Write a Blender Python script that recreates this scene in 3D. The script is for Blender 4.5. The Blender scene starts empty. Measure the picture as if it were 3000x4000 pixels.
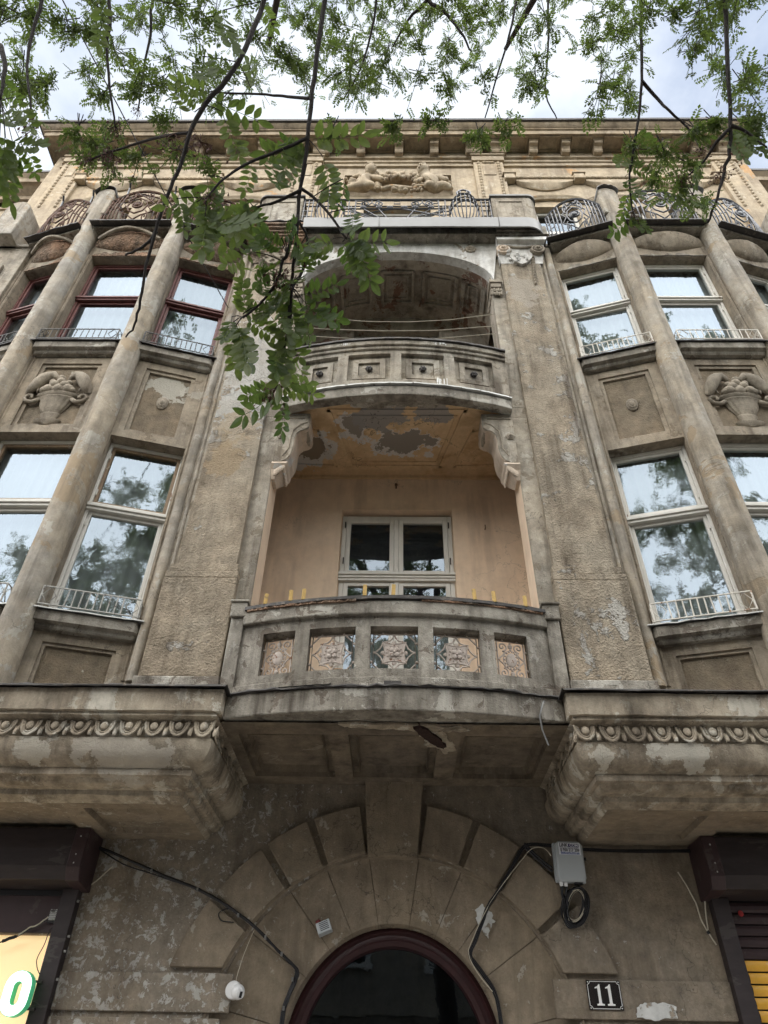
import bpy, bmesh, math, random
import numpy as np
from mathutils import Matrix, Vector

# ------------------------------------------------------------------ camera, sky, sun, exposure
S = bpy.context.scene
COL = S.collection
PI = math.pi
R_ = math.radians
cam_d = bpy.data.cameras.new('camera')
cam = bpy.data.objects.new('camera', cam_d); COL.objects.link(cam)
r_ax = Vector((0.99984207, 0.00925508, 0.01517149)); u_ax = Vector((-0.00556008, -0.64792863, 0.76168076)); f_ax = Vector((-0.01687946, 0.76164482, 0.64777484))
mw = Matrix.Identity(4)
for i in range(3):
    mw[i][0], mw[i][1], mw[i][2] = r_ax[i], u_ax[i], -f_ax[i]
mw.translation = Vector((0.0071, -7.0, 1.6))
cam.matrix_world = mw
cam_d.sensor_fit = 'VERTICAL'; cam_d.sensor_height = 36.0; cam_d.sensor_width = 27.0
cam_d.lens = 36.0 * 2725.6 / 4000.0
cam_d.clip_start = 0.05; cam_d.clip_end = 2000
S.camera = cam

SUN_EL, SUN_AZ = R_(56), R_(200)          # azimuth measured like the sky's sun_rotation
w = bpy.data.worlds.new('World'); S.world = w; w.use_nodes = True
wt = w.node_tree; wt.nodes.clear()
sky = wt.nodes.new('ShaderNodeTexSky'); sky.sky_type = 'NISHITA'; sky.sun_disc = False
sky.sun_elevation = SUN_EL; sky.sun_rotation = SUN_AZ; sky.air_density = 1.0; sky.dust_density = 1.5; sky.ozone_density = 1.5
b1 = wt.nodes.new('ShaderNodeBackground'); b1.inputs[1].default_value = 0.12
wt.links.new(sky.outputs[0], b1.inputs[0])
tc = wt.nodes.new('ShaderNodeTexCoord')
mp = wt.nodes.new('ShaderNodeMapping'); mp.inputs['Scale'].default_value = (1.0, 1.0, 1.9); mp.inputs['Location'].default_value = (0.35, 0.1, 0.4)
wt.links.new(tc.outputs['Generated'], mp.inputs[0])
nz = wt.nodes.new('ShaderNodeTexNoise'); nz.inputs['Scale'].default_value = 2.1; nz.inputs['Detail'].default_value = 7; nz.inputs['Roughness'].default_value = 0.56
wt.links.new(mp.outputs[0], nz.inputs['Vector'])
rp = wt.nodes.new('ShaderNodeValToRGB'); rp.color_ramp.elements[0].position = 0.28; rp.color_ramp.elements[1].position = 0.54
wt.links.new(nz.outputs[0], rp.inputs[0])
b2 = wt.nodes.new('ShaderNodeBackground'); b2.inputs[0].default_value = (0.86, 0.92, 1.0, 1); b2.inputs[1].default_value = 0.60
mxs = wt.nodes.new('ShaderNodeMixShader')
wt.links.new(rp.outputs[0], mxs.inputs[0]); wt.links.new(b1.outputs[0], mxs.inputs[1]); wt.links.new(b2.outputs[0], mxs.inputs[2])
wo = wt.nodes.new('ShaderNodeOutputWorld'); wt.links.new(mxs.outputs[0], wo.inputs[0])

sun_d = bpy.data.lights.new('sun', 'SUN'); sun_d.energy = 4.8; sun_d.angle = R_(110); sun_d.color = (1.0, 0.975, 0.935)
sun = bpy.data.objects.new('sun', sun_d); COL.objects.link(sun)
sdir = Vector((math.sin(SUN_AZ) * math.cos(SUN_EL), math.cos(SUN_AZ) * math.cos(SUN_EL), math.sin(SUN_EL)))
sun.rotation_euler = sdir.to_track_quat('Z', 'Y').to_euler(); sun.location = (0, -20, 30)

S.view_settings.view_transform = 'Standard'; S.view_settings.look = 'None'
S.view_settings.gamma = 1.0; S.view_settings.use_curve_mapping = False
S.view_settings.exposure = 1.02
S.render.engine = 'CYCLES'
S.cycles.max_bounces = 6; S.cycles.diffuse_bounces = 3; S.cycles.glossy_bounces = 3; S.cycles.transparent_max_bounces = 12
S.cycles.caustics_reflective = False; S.cycles.caustics_refractive = False
S.cycles.use_denoising = True
S.cycles.use_adaptive_sampling = True; S.cycles.adaptive_threshold = 0.03

# ------------------------------------------------------------------ materials
def new_mat(name):
    m = bpy.data.materials.new(name); m.use_nodes = True
    nt = m.node_tree
    return m, nt, nt.nodes['Principled BSDF']
def nd(nt, t, **kw):
    n = nt.nodes.new(t)
    for k, v in kw.items():
        if k.startswith('_'): setattr(n, k[1:], v)
        else: n.inputs[k].default_value = v
    return n
def mixc(nt, fac, a, b, blend='MIX'):
    n = nt.nodes.new('ShaderNodeMix'); n.data_type = 'RGBA'; n.blend_type = blend
    for i, v in ((0, fac), (6, a), (7, b)):
        if hasattr(v, 'is_output'): nt.links.new(v, n.inputs[i])
        elif i == 0: n.inputs[0].default_value = v
        else: n.inputs[i].default_value = (*v, 1)
    return n.outputs[2]
def mth(nt, op, a, b=None, clamp=False):
    n = nt.nodes.new('ShaderNodeMath'); n.operation = op; n.use_clamp = clamp
    for i, v in ((0, a), (1, b)):
        if v is None: continue
        if hasattr(v, 'is_output'): nt.links.new(v, n.inputs[i])
        else: n.inputs[i].default_value = v
    return n.outputs[0]
def ramp(nt, fac, lo, hi):
    n = nt.nodes.new('ShaderNodeMapRange'); n.inputs[1].default_value = lo; n.inputs[2].default_value = hi
    nt.links.new(fac, n.inputs[0]); return n.outputs[0]
def noise(nt, vec, scale, detail=5, rough=0.6, dist=0.0, out=0):
    n = nd(nt, 'ShaderNodeTexNoise', Scale=scale, Detail=min(detail, 6), Roughness=rough, Distortion=dist)
    nt.links.new(vec, n.inputs['Vector']); return n.outputs[out]
def position(nt, scale=(1, 1, 1), off=(0, 0, 0)):
    g = nt.nodes.new('ShaderNodeNewGeometry')
    m = nt.nodes.new('ShaderNodeMapping'); m.inputs['Scale'].default_value = scale; m.inputs['Location'].default_value = off
    nt.links.new(g.outputs['Position'], m.inputs[0]); return m.outputs[0]
def blob(nt, pos, c, r, scale, n):
    """soft-edged patch of real damage: 1 inside an uneven outline round c"""
    v = nt.nodes.new('ShaderNodeVectorMath'); v.operation = 'SUBTRACT'; v.inputs[1].default_value = c
    nt.links.new(pos, v.inputs[0])
    s = nt.nodes.new('ShaderNodeVectorMath'); s.operation = 'MULTIPLY'; s.inputs[1].default_value = scale
    nt.links.new(v.outputs[0], s.inputs[0])
    l = nt.nodes.new('ShaderNodeVectorMath'); l.operation = 'LENGTH'; nt.links.new(s.outputs[0], l.inputs[0])
    d = mth(nt, 'ADD', l.outputs['Value'], mth(nt, 'MULTIPLY', n, r * 3.2))
    return ramp(nt, d, r * 2.62, r * 2.58)

MATS = {}
def plaster(name, c1, c2, stain=(0.10, 0.08, 0.06), stain_amt=0.55, patch=None, thr=0.62, pscale=1.6, bump=0.35, grain=70, gdist=0.012,
            off=(0, 0, 0), patch2=None, thr2=0.64, pscale2=5.0, rough=0.92, crack=0.5, blobs=(), gain=0.22, xbias=0.0, mott=0.5, streak=0.5, pa=0.85, blob_a=0.7):
    m, nt, bs = new_mat(name)
    pos = position(nt, off=off)
    raw = position(nt)
    big = noise(nt, pos, 1.1, 5, 0.66)
    col = mixc(nt, ramp(nt, big, 0.38, 0.62), c1, c2)
    grn = noise(nt, pos, grain, 2, 0.7)
    mid = noise(nt, pos, 7.0, 5, 0.72)
    val = mth(nt, 'ADD', mth(nt, 'MULTIPLY', grn, gain * 1.5), mth(nt, 'MULTIPLY', ramp(nt, mid, 0.25, 0.75), gain * 2.2))
    val = mth(nt, 'ADD', val, 1.0 - gain * 1.85)
    vv = nt.nodes.new('ShaderNodeCombineColor')
    for i in range(3): nt.links.new(val, vv.inputs[i])
    col = mixc(nt, 1.0, col, vv.outputs[0], 'MULTIPLY')
    hgt = mth(nt, 'ADD', grn, mth(nt, 'MULTIPLY', mid, 1.2))
    bias = None
    if xbias:
        sx = nt.nodes.new('ShaderNodeSeparateXYZ'); nt.links.new(raw, sx.inputs[0])
        bias = mth(nt, 'MULTIPLY', sx.outputs[0], -xbias)
    if patch:
        pn = noise(nt, pos, pscale, 6, 0.70, 0.3)
        if bias is not None: pn = mth(nt, 'ADD', pn, bias)
        pm = ramp(nt, pn, thr, thr + 0.015)
        col = mixc(nt, mth(nt, 'MULTIPLY', pm, pa), col, patch)
        hgt = mth(nt, 'ADD', hgt, mth(nt, 'MULTIPLY', pm, 0.9))
    if patch2:
        pn2 = noise(nt, position(nt, off=(off[0] + 7.3, off[1], off[2] + 3.1)), pscale2, 5, 0.72, 0.5)
        if bias is not None: pn2 = mth(nt, 'ADD', pn2, bias)
        pm2 = ramp(nt, pn2, thr2, thr2 + 0.02)
        if bias is not None: pm2 = mth(nt, 'MULTIPLY', pm2, ramp(nt, big, 0.36, 0.55))
        col = mixc(nt, mth(nt, 'MULTIPLY', pm2, 0.8), col, patch2)
        hgt = mth(nt, 'SUBTRACT', hgt, mth(nt, 'MULTIPLY', pm2, 0.7))
    # soot washed down the face in runs, and blotches of damp
    st = noise(nt, position(nt, (3.2, 3.2, 0.32), off), 1.6, 5, 0.64)
    st2 = noise(nt, pos, 1.7, 3, 0.6)
    sm = mth(nt, 'MULTIPLY', ramp(nt, st, 0.46, 0.66), ramp(nt, st2, 0.34, 0.60))
    col = mixc(nt, mth(nt, 'MULTIPLY', sm, stain_amt), col, stain)
    dr = noise(nt, position(nt, (12, 12, 0.5), off), 1.0, 3, 0.55)
    col = mixc(nt, mth(nt, 'MULTIPLY', mth(nt, 'MULTIPLY', ramp(nt, dr, 0.52, 0.70), ramp(nt, big, 0.35, 0.6)), stain_amt * streak), col, stain)
    blot = noise(nt, position(nt, (1, 1, 0.7), (off[0] + 3.7, off[1] + 1.1, off[2])), 2.4, 6, 0.72)
    col = mixc(nt, mth(nt, 'MULTIPLY', ramp(nt, blot, 0.49, 0.66), stain_amt * mott), col, stain)
    for (c, r, sc, bc) in blobs:
        bn = noise(nt, raw, 4.6, 6, 0.66)
        bm = blob(nt, raw, c, r, sc, bn)
        col = mixc(nt, mth(nt, 'MULTIPLY', bm, blob_a), col, bc)
    if crack:
        dv = nt.nodes.new('ShaderNodeVectorMath'); dv.operation = 'ADD'
        nn = noise(nt, pos, 2.2, 4, 0.65, out=1); nt.links.new(pos, dv.inputs[0]); nt.links.new(nn, dv.inputs[1])
        vo = nd(nt, 'ShaderNodeTexVoronoi', _feature='DISTANCE_TO_EDGE', Scale=0.85); nt.links.new(dv.outputs[0], vo.inputs['Vector'])
        ck = ramp(nt, vo.outputs['Distance'], 0.006, 0.0015)
        cm = mth(nt, 'MULTIPLY', ck, ramp(nt, noise(nt, pos, 0.8, 2, 0.5), 0.47, 0.58))
        col = mixc(nt, mth(nt, 'MULTIPLY', cm, crack), col, (0.03, 0.024, 0.02))
    bp = nd(nt, 'ShaderNodeBump', Strength=bump, Distance=gdist); nt.links.new(hgt, bp.inputs['Height'])
    nt.links.new(col, bs.inputs['Base Color']); nt.links.new(bp.outputs[0], bs.inputs['Normal'])
    bs.inputs['Roughness'].default_value = rough; bs.inputs['Specular IOR Level'].default_value = 0.25
    MATS[name] = m
    return m
def simple(name, c, rough=0.6, metal=0.0, vary=0.18, scale=14, bump=0.1, spec=0.4, patch=None, thr=0.62, pscale=9, off=(0, 0, 0), stretch=(1, 1, 1), coat=0):
    m, nt, bs = new_mat(name)
    pos = position(nt, stretch, off)
    n = noise(nt, pos, scale, 6, 0.65)
    col = mixc(nt, ramp(nt, n, 0.3, 0.7), tuple(x * (1 - vary) for x in c), tuple(min(1, x * (1 + vary)) for x in c))
    h = n
    if patch:
        pm = ramp(nt, noise(nt, pos, pscale, 8, 0.66, 0.3), thr, thr + 0.03)
        col = mixc(nt, pm, col, patch); h = mth(nt, 'SUBTRACT', n, mth(nt, 'MULTIPLY', pm, 0.6))
    nt.links.new(col, bs.inputs['Base Color'])
    bp = nd(nt, 'ShaderNodeBump', Strength=bump, Distance=0.01); nt.links.new(h, bp.inputs['Height']); nt.links.new(bp.outputs[0], bs.inputs['Normal'])
    bs.inputs['Roughness'].default_value = rough; bs.inputs['Metallic'].default_value = metal; bs.inputs['Specular IOR Level'].default_value = spec
    MATS[name] = m
    return m
def emit(name, c, k):
    m, nt, bs = new_mat(name)
    bs.inputs['Base Color'].default_value = (*c, 1); bs.inputs['Emission Color'].default_value = (*c, 1); bs.inputs['Emission Strength'].default_value = k
    MATS[name] = m; return m

plaster('plaster', (0.40, 0.345, 0.27), (0.345, 0.315, 0.265), stain=(0.085, 0.066, 0.048), patch=(0.48, 0.44, 0.37), thr=0.595, pscale=2.2, patch2=(0.23, 0.19, 0.14), thr2=0.58, bump=0.4, stain_amt=0.85, gain=0.34, streak=0.7)
plaster('roughcast', (0.37, 0.305, 0.225), (0.33, 0.285, 0.22), patch=(0.46, 0.44, 0.40), thr=0.58, pscale=1.7, streak=0.75, bump=0.95, grain=46, gdist=0.026, stain=(0.10, 0.076, 0.052), stain_amt=0.8, off=(3, 1, 2), crack=0.35, gain=0.28,
        blobs=(((-1.92, -1.33, 9.1), 0.42, (1.0, 0.3, 0.5), (0.47, 0.45, 0.41)), ((-1.88, -1.33, 8.05), 0.36, (1.0, 0.3, 0.75), (0.46, 0.45, 0.42)), ((-1.90, -1.33, 7.75), 0.22, (0.9, 0.3, 0.7), (0.35, 0.275, 0.18)), ((-1.95, -1.33, 7.2), 0.2, (1.0, 0.3, 0.8), (0.315, 0.235, 0.145)), ((1.85, -1.33, 10.7), 0.22, (1.0, 0.3, 0.6), (0.36, 0.32, 0.265)),
               ((-2.87, -1.30, 8.5), 0.20, (1.0, 0.5, 1.1), (0.52, 0.49, 0.42)), ((-2.6, -1.22, 8.55), 0.14, (1.0, 0.5, 1.1), (0.52, 0.49, 0.42))))
plaster('bay_plaster', (0.355, 0.295, 0.22), (0.305, 0.265, 0.21), stain=(0.075, 0.056, 0.04), stain_amt=0.75, patch=(0.46, 0.42, 0.35), thr=0.62, pscale=2.2, patch2=(0.22, 0.175, 0.125), thr2=0.60, bump=0.4, gain=0.28, off=(0, 3, 1), streak=0.7)
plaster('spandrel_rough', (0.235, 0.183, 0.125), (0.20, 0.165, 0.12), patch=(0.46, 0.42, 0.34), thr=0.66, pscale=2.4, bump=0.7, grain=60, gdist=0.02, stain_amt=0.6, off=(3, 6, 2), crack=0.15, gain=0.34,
        blobs=(((-2.87, -1.30, 8.55), 0.24, (1.0, 0.5, 1.1), (0.52, 0.49, 0.42)), ((-2.6, -1.22, 8.55), 0.16, (1.0, 0.5, 1.1), (0.52, 0.49, 0.42))))
plaster('carved', (0.35, 0.30, 0.235), (0.25, 0.22, 0.175), bump=0.5, grain=60, stain_amt=0.7, off=(1, 5, 2), crack=0, gain=0.3)
plaster('column_plaster', (0.40, 0.34, 0.26), (0.365, 0.34, 0.30), stain=(0.13, 0.11, 0.085), patch=(0.48, 0.45, 0.39), thr=0.575, pscale=2.6, bump=0.45, stain_amt=0.85, streak=0.8, off=(5, 2, 8), patch2=(0.36, 0.275, 0.18), thr2=0.585, pscale2=1.3, gain=0.28)
plaster('concrete', (0.37, 0.34, 0.29), (0.26, 0.235, 0.195), stain=(0.07, 0.057, 0.045), stain_amt=0.9, patch=(0.52, 0.49, 0.43), thr=0.575, pscale=2.6, bump=0.55, off=(9, 2, 1), patch2=(0.15, 0.12, 0.095), thr2=0.585, pscale2=4.0, gain=0.32, mott=0.75)
plaster('base_plaster', (0.41, 0.355, 0.275), (0.32, 0.265, 0.20), stain=(0.06, 0.047, 0.034), stain_amt=0.8, patch=(0.57, 0.53, 0.45), thr=0.575, pscale=2.6, bump=0.5, off=(2, 8, 5), patch2=(0.48, 0.44, 0.36), thr2=0.60, pscale2=6.0, gain=0.3, mott=0.7,
        blobs=(((-2.15, -1.45, 3.73), 0.20, (0.55, 0.5, 1.3), (0.44, 0.40, 0.34)), ((1.66, -1.42, 3.74), 0.10, (1.0, 0.5, 1.3), (0.60, 0.56, 0.48)), ((2.35, -1.45, 3.77), 0.14, (0.5, 0.5, 1.6), (0.56, 0.53, 0.46)), ((-2.9, -1.45, 3.75), 0.12, (0.8, 0.5, 1.3), (0.50, 0.46, 0.39))))
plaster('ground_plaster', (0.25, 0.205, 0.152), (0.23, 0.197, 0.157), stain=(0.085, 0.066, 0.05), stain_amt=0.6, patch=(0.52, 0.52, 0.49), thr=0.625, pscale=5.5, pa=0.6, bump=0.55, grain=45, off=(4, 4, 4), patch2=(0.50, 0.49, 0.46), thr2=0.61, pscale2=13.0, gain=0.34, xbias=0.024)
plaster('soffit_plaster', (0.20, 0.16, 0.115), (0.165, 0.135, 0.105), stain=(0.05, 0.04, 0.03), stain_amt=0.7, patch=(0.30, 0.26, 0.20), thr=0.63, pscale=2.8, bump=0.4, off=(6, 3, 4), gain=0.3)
plaster('arch_plaster', (0.265, 0.215, 0.155), (0.245, 0.20, 0.15), stain=(0.095, 0.075, 0.055), stain_amt=0.5, patch=(0.42, 0.39, 0.33), thr=0.63, pscale=4.5, bump=0.4, off=(7, 3, 1), patch2=(0.40, 0.37, 0.32), thr2=0.63, pscale2=14, gain=0.26, xbias=0.008)
plaster('whitewash', (0.78, 0.77, 0.74), (0.66, 0.645, 0.61), stain=(0.19, 0.155, 0.115), stain_amt=0.65, patch=(0.30, 0.25, 0.18), thr=0.585, pscale=1.9, bump=0.5, off=(3, 3, 9), gain=0.2)
plaster('loggia_paint', (0.81, 0.64, 0.48), (0.78, 0.60, 0.44), stain=(0.36, 0.26, 0.19), stain_amt=0.42, bump=0.08, off=(1, 2, 9), crack=0.3, gain=0.06, streak=0.12)
plaster('bracket_plaster', (0.62, 0.50, 0.39), (0.55, 0.46, 0.37), stain=(0.28, 0.21, 0.15), stain_amt=0.5, patch=(0.60, 0.60, 0.58), thr=0.59, pscale=3.0, bump=0.3, off=(1, 2, 9), crack=0.3, gain=0.15)
plaster('ceiling_paint', (0.70, 0.52, 0.32), (0.66, 0.48, 0.29), stain=(0.38, 0.22, 0.10), stain_amt=0.55, bump=0.25, off=(1, 9, 2), crack=0.6, gain=0.14, blob_a=0.95,
        blobs=(((0.10, -0.74, 8.1), 0.24, (0.55, 1.1, 0.2), (0.66, 0.64, 0.62)), ((0.11, -0.76, 8.1), 0.20, (0.55, 1.1, 0.2), (0.27, 0.24, 0.205)),
               ((-0.56, -1.00, 8.1), 0.17, (1.0, 0.7, 0.2), (0.62, 0.60, 0.58)), ((-0.55, -1.03, 8.1), 0.125, (1.0, 0.7, 0.2), (0.27, 0.24, 0.205)),
               ((-0.22, -1.20, 8.1), 0.22, (0.7, 1.0, 0.2), (0.30, 0.285, 0.27)), ((0.45, -1.24, 8.1), 0.16, (0.7, 1.0, 0.2), (0.32, 0.30, 0.28)),
               ((-1.15, -0.62, 8.1), 0.27, (0.8, 0.8, 0.2), (0.60, 0.59, 0.57)), ((-1.12, -0.66, 8.1), 0.17, (0.8, 0.8, 0.2), (0.24, 0.19, 0.14))))
plaster('vault_plaster', (0.48, 0.42, 0.345), (0.38, 0.335, 0.275), stain=(0.085, 0.07, 0.06), stain_amt=0.7, patch=(0.22, 0.11, 0.075), thr=0.565, pscale=1.9, bump=0.4, off=(2, 2, 3), patch2=(0.46, 0.42, 0.36), thr2=0.58, pscale2=3.2)
plaster('frieze_plaster', (0.45, 0.365, 0.255), (0.39, 0.325, 0.24), stain=(0.15, 0.11, 0.075), stain_amt=0.6, patch=(0.54, 0.32, 0.15), thr=0.62, pscale=1.3, bump=0.35, off=(8, 1, 1), crack=0.2, patch2=(0.55, 0.48, 0.37), thr2=0.60, gain=0.26)
plaster('cornice_plaster', (0.38, 0.30, 0.205), (0.325, 0.265, 0.19), stain=(0.11, 0.083, 0.058), stain_amt=0.65, patch=(0.48, 0.40, 0.30), thr=0.60, pscale=2.1, bump=0.35, off=(5, 5, 1), crack=0.2, gain=0.28)
plaster('broken_brick', (0.28, 0.22, 0.165), (0.34, 0.20, 0.125), stain=(0.06, 0.05, 0.04), stain_amt=0.8, bump=1.0, grain=26, gdist=0.05, off=(4, 1, 7), gain=0.5)
simple('tin_dark', (0.055, 0.05, 0.047), 0.55, 0.3, 0.3, 6, 0.15, patch=(0.11, 0.095, 0.08), thr=0.58)
simple('tin_grey', (0.17, 0.17, 0.165), 0.42, 0.25, 0.06, 3, 0.06)
simple('tin_pale', (0.48, 0.48, 0.46), 0.45, 0.4, 0.15, 8, 0.15, patch=(0.12, 0.11, 0.10), thr=0.6)
simple('iron_black', (0.035, 0.037, 0.045), 0.4, 0.2, 0.2, 30, 0.1, spec=0.6)
simple('iron_rust', (0.095, 0.045, 0.026), 0.75, 0.1, 0.35, 22, 0.3, patch=(0.045, 0.03, 0.024), thr=0.55)
simple('grille_paint', (0.50, 0.43, 0.38), 0.7, 0, 0.2, 30, 0.3, patch=(0.23, 0.115, 0.065), thr=0.60, pscale=22)
simple('rail_white', (0.66, 0.62, 0.55), 0.6, 0, 0.12, 30, 0.2, patch=(0.33, 0.16, 0.08), thr=0.60, pscale=18)
simple('rail_dark', (0.10, 0.098, 0.092), 0.6, 0.1, 0.2, 30, 0.2, patch=(0.26, 0.25, 0.23), thr=0.6, pscale=20)
simple('rail_grey', (0.40, 0.39, 0.36), 0.6, 0.1, 0.2, 30, 0.2, patch=(0.16, 0.13, 0.11), thr=0.58, pscale=20)
simple('paint_white', (0.68, 0.655, 0.60), 0.55, 0, 0.08, 10, 0.25, patch=(0.30, 0.20, 0.145), thr=0.665, pscale=9, stretch=(1, 1, 0.35))
simple('paint_red', (0.135, 0.048, 0.042), 0.5, 0, 0.2, 12, 0.2, patch=(0.27, 0.17, 0.13), thr=0.69, pscale=14)
simple('door_maroon', (0.030, 0.009, 0.010), 0.45, 0, 0.2, 12, 0.15)
simple('paint_brown', (0.26, 0.18, 0.11), 0.6, 0, 0.25, 12, 0.25, patch=(0.42, 0.36, 0.28), thr=0.6, pscale=10)
simple('curtain_cloth', (0.36, 0.37, 0.37), 0.9, 0, 0.1, 4, 0.1)
simple('room_dark', (0.05, 0.054, 0.06), 0.9)
simple('peg_wood', (0.62, 0.42, 0.15), 0.6, 0, 0.15, 40, 0.2, patch=(0.38, 0.26, 0.12), thr=0.6, pscale=30)
simple('bent_wood', (0.40, 0.25, 0.13), 0.5, 0, 0.2, 20, 0.1)
simple('shutter_brown', (0.032, 0.024, 0.025), 0.55, 0.1, 0.25, 9, 0.2, patch=(0.055, 0.046, 0.044), thr=0.57, pscale=5, stretch=(.5, 1, 1.6))
simple('shutter_maroon', (0.045, 0.026, 0.028), 0.5, 0.1, 0.2, 9, 0.15, patch=(0.07, 0.052, 0.05), thr=0.6, pscale=6)
simple('film_yellow', (0.78, 0.42, 0.05), 0.4, 0, 0.08, 7, 0.25, patch=(0.66, 0.45, 0.20), thr=0.64, pscale=6)
simple('film_red', (0.36, 0.025, 0.025), 0.45, 0, 0.1)
simple('plastic_grey', (0.42, 0.45, 0.47), 0.28, 0, 0.03, 5, 0.01, spec=0.5)
simple('plastic_white', (0.78, 0.78, 0.78), 0.3, 0, 0.03, 5, 0.01, spec=0.5)
simple('plastic_black', (0.012, 0.012, 0.015), 0.35)
simple('lamp_red', (0.16, 0.03, 0.03), 0.4)
simple('cable_black', (0.011, 0.011, 0.014), 0.45, 0, 0.3, 30)
simple('cable_cream', (0.55, 0.50, 0.40), 0.5, 0, 0.1, 30)
simple('enamel_black', (0.012, 0.010, 0.011), 0.18, 0, 0.1, 5, 0.01, spec=0.6)
simple('enamel_white', (0.80, 0.80, 0.78), 0.25, 0, 0.03, 5, 0.01)
simple('label_white', (0.74, 0.76, 0.80), 0.4, 0, 0.02)
simple('ink_dark', (0.02, 0.018, 0.03), 0.5, 0, 0.02)
simple('ink_blue', (0.03, 0.07, 0.30), 0.5, 0, 0.02)
simple('ink_violet', (0.045, 0.03, 0.13), 0.5, 0, 0.02)
simple('fresh_filler', (0.60, 0.60, 0.58), 0.85, 0, 0.2, 9, 0.9, patch=(0.33, 0.28, 0.22), thr=0.57, pscale=16)
simple('rope', (0.62, 0.58, 0.48), 0.8)
simple('shaded_rust_gash', (0.030, 0.014, 0.010), 0.9, 0, 0.4, 25, 0.8)
simple('bark', (0.050, 0.040, 0.034), 0.9, 0, 0.35, 14, 1.0, patch=(0.085, 0.07, 0.055), thr=0.55, pscale=12, stretch=(1, 1, 0.3))
simple('twig', (0.022, 0.016, 0.014), 0.8, 0, 0.3, 60, 0.6)
simple('seed', (0.085, 0.036, 0.025), 0.8, 0, 0.4, 40)
simple('asphalt', (0.07, 0.07, 0.07), 0.9, 0, 0.2, 30, 0.4)
simple('paving', (0.30, 0.285, 0.26), 0.9, 0, 0.2, 12, 0.4)
simple('kerb_stone', (0.28, 0.27, 0.26), 0.85, 0, 0.15, 20, 0.4)
simple('roof_tin', (0.10, 0.075, 0.06), 0.6, 0.2, 0.3, 3, 0.2)
plaster('far_plaster', (0.40, 0.35, 0.27), (0.34, 0.30, 0.24), bump=0.2, crack=0)
emit('lit_panel', (1.0, 0.74, 0.40), 0.32)
emit('lit_letter', (1.0, 1.0, 1.0), 0.9)
emit('green_edge', (0.10, 0.62, 0.30), 0.12)
emit('led', (0.3, 1.0, 0.1), 1.5)

def glass_mat(name, tint, wave, strength, boost):
    m, nt, bs = new_mat(name)
    nt.nodes.remove(bs)
    out = nt.nodes['Material Output']
    pos = position(nt)
    n = noise(nt, pos, wave, 3, 0.5, 0.6)
    n2 = noise(nt, pos, wave * 0.33, 1, 0.5)
    bp = nd(nt, 'ShaderNodeBump', Strength=strength, Distance=0.02)
    nt.links.new(mth(nt, 'ADD', mth(nt, 'MULTIPLY', n, 0.55), n2), bp.inputs['Height'])
    gl = nd(nt, 'ShaderNodeBsdfGlossy', Roughness=0.0); gl.inputs['Color'].default_value = (0.74, 0.87, 1.0, 1); nt.links.new(bp.outputs[0], gl.inputs['Normal'])
    tr = nd(nt, 'ShaderNodeBsdfTransparent'); tr.inputs['Color'].default_value = (*tint, 1)
    lw = nd(nt, 'ShaderNodeLayerWeight', Blend=0.5); nt.links.new(bp.outputs[0], lw.inputs['Normal'])
    fr = mth(nt, 'ADD', mth(nt, 'MULTIPLY', mth(nt, 'POWER', lw.outputs['Facing'], 2.2), 0.38), boost, True)
    ms = nt.nodes.new('ShaderNodeMixShader')
    nt.links.new(fr, ms.inputs[0]); nt.links.new(tr.outputs[0], ms.inputs[1]); nt.links.new(gl.outputs[0], ms.inputs[2])
    nt.links.new(ms.outputs[0], out.inputs[0])
    MATS[name] = m
glass_mat('glass_wavy', (0.62, 0.66, 0.66), 7.0, 0.03, 0.09)
glass_mat('glass_rippled', (0.62, 0.66, 0.66), 9.0, 0.05, 0.12)
glass_mat('glass_flat', (0.6, 0.64, 0.66), 6.0, 0.02, 0.07)
glass_mat('glass_dark', (0.25, 0.27, 0.28), 5.0, 0.03, 0.05)

def leaf_mat(name, c, c2):
    m, nt, bs = new_mat(name)
    nt.nodes.remove(bs); out = nt.nodes['Material Output']
    n = noise(nt, position(nt), 6.0, 4, 0.6)
    oi = nt.nodes.new('ShaderNodeObjectInfo')
    f = mth(nt, 'ADD', mth(nt, 'MULTIPLY', ramp(nt, n, 0.3, 0.7), 0.5), mth(nt, 'MULTIPLY', oi.outputs['Random'], 0.7))
    col = mixc(nt, f, c, c2)
    df = nt.nodes.new('ShaderNodeBsdfDiffuse'); nt.links.new(col, df.inputs[0])
    tr = nt.nodes.new('ShaderNodeBsdfTranslucent'); nt.links.new(mixc(nt, 1.0, col, (1.25, 1.45, 0.5), 'MULTIPLY'), tr.inputs[0])
    m1 = nt.nodes.new('ShaderNodeMixShader'); m1.inputs[0].default_value = 0.5
    nt.links.new(df.outputs[0], m1.inputs[1]); nt.links.new(tr.outputs[0], m1.inputs[2])
    gl = nd(nt, 'ShaderNodeBsdfGlossy', Roughness=0.38)
    m2 = nt.nodes.new('ShaderNodeMixShader'); m2.inputs[0].default_value = 0.03
    nt.links.new(m1.outputs[0], m2.inputs[1]); nt.links.new(gl.outputs[0], m2.inputs[2])
    nt.links.new(m2.outputs[0], out.inputs[0]); MATS[name] = m
leaf_mat('leaf_green', (0.060, 0.100, 0.040), (0.155, 0.185, 0.095))
leaf_mat('crown_green', (0.085, 0.118, 0.055), (0.15, 0.175, 0.09))

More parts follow.
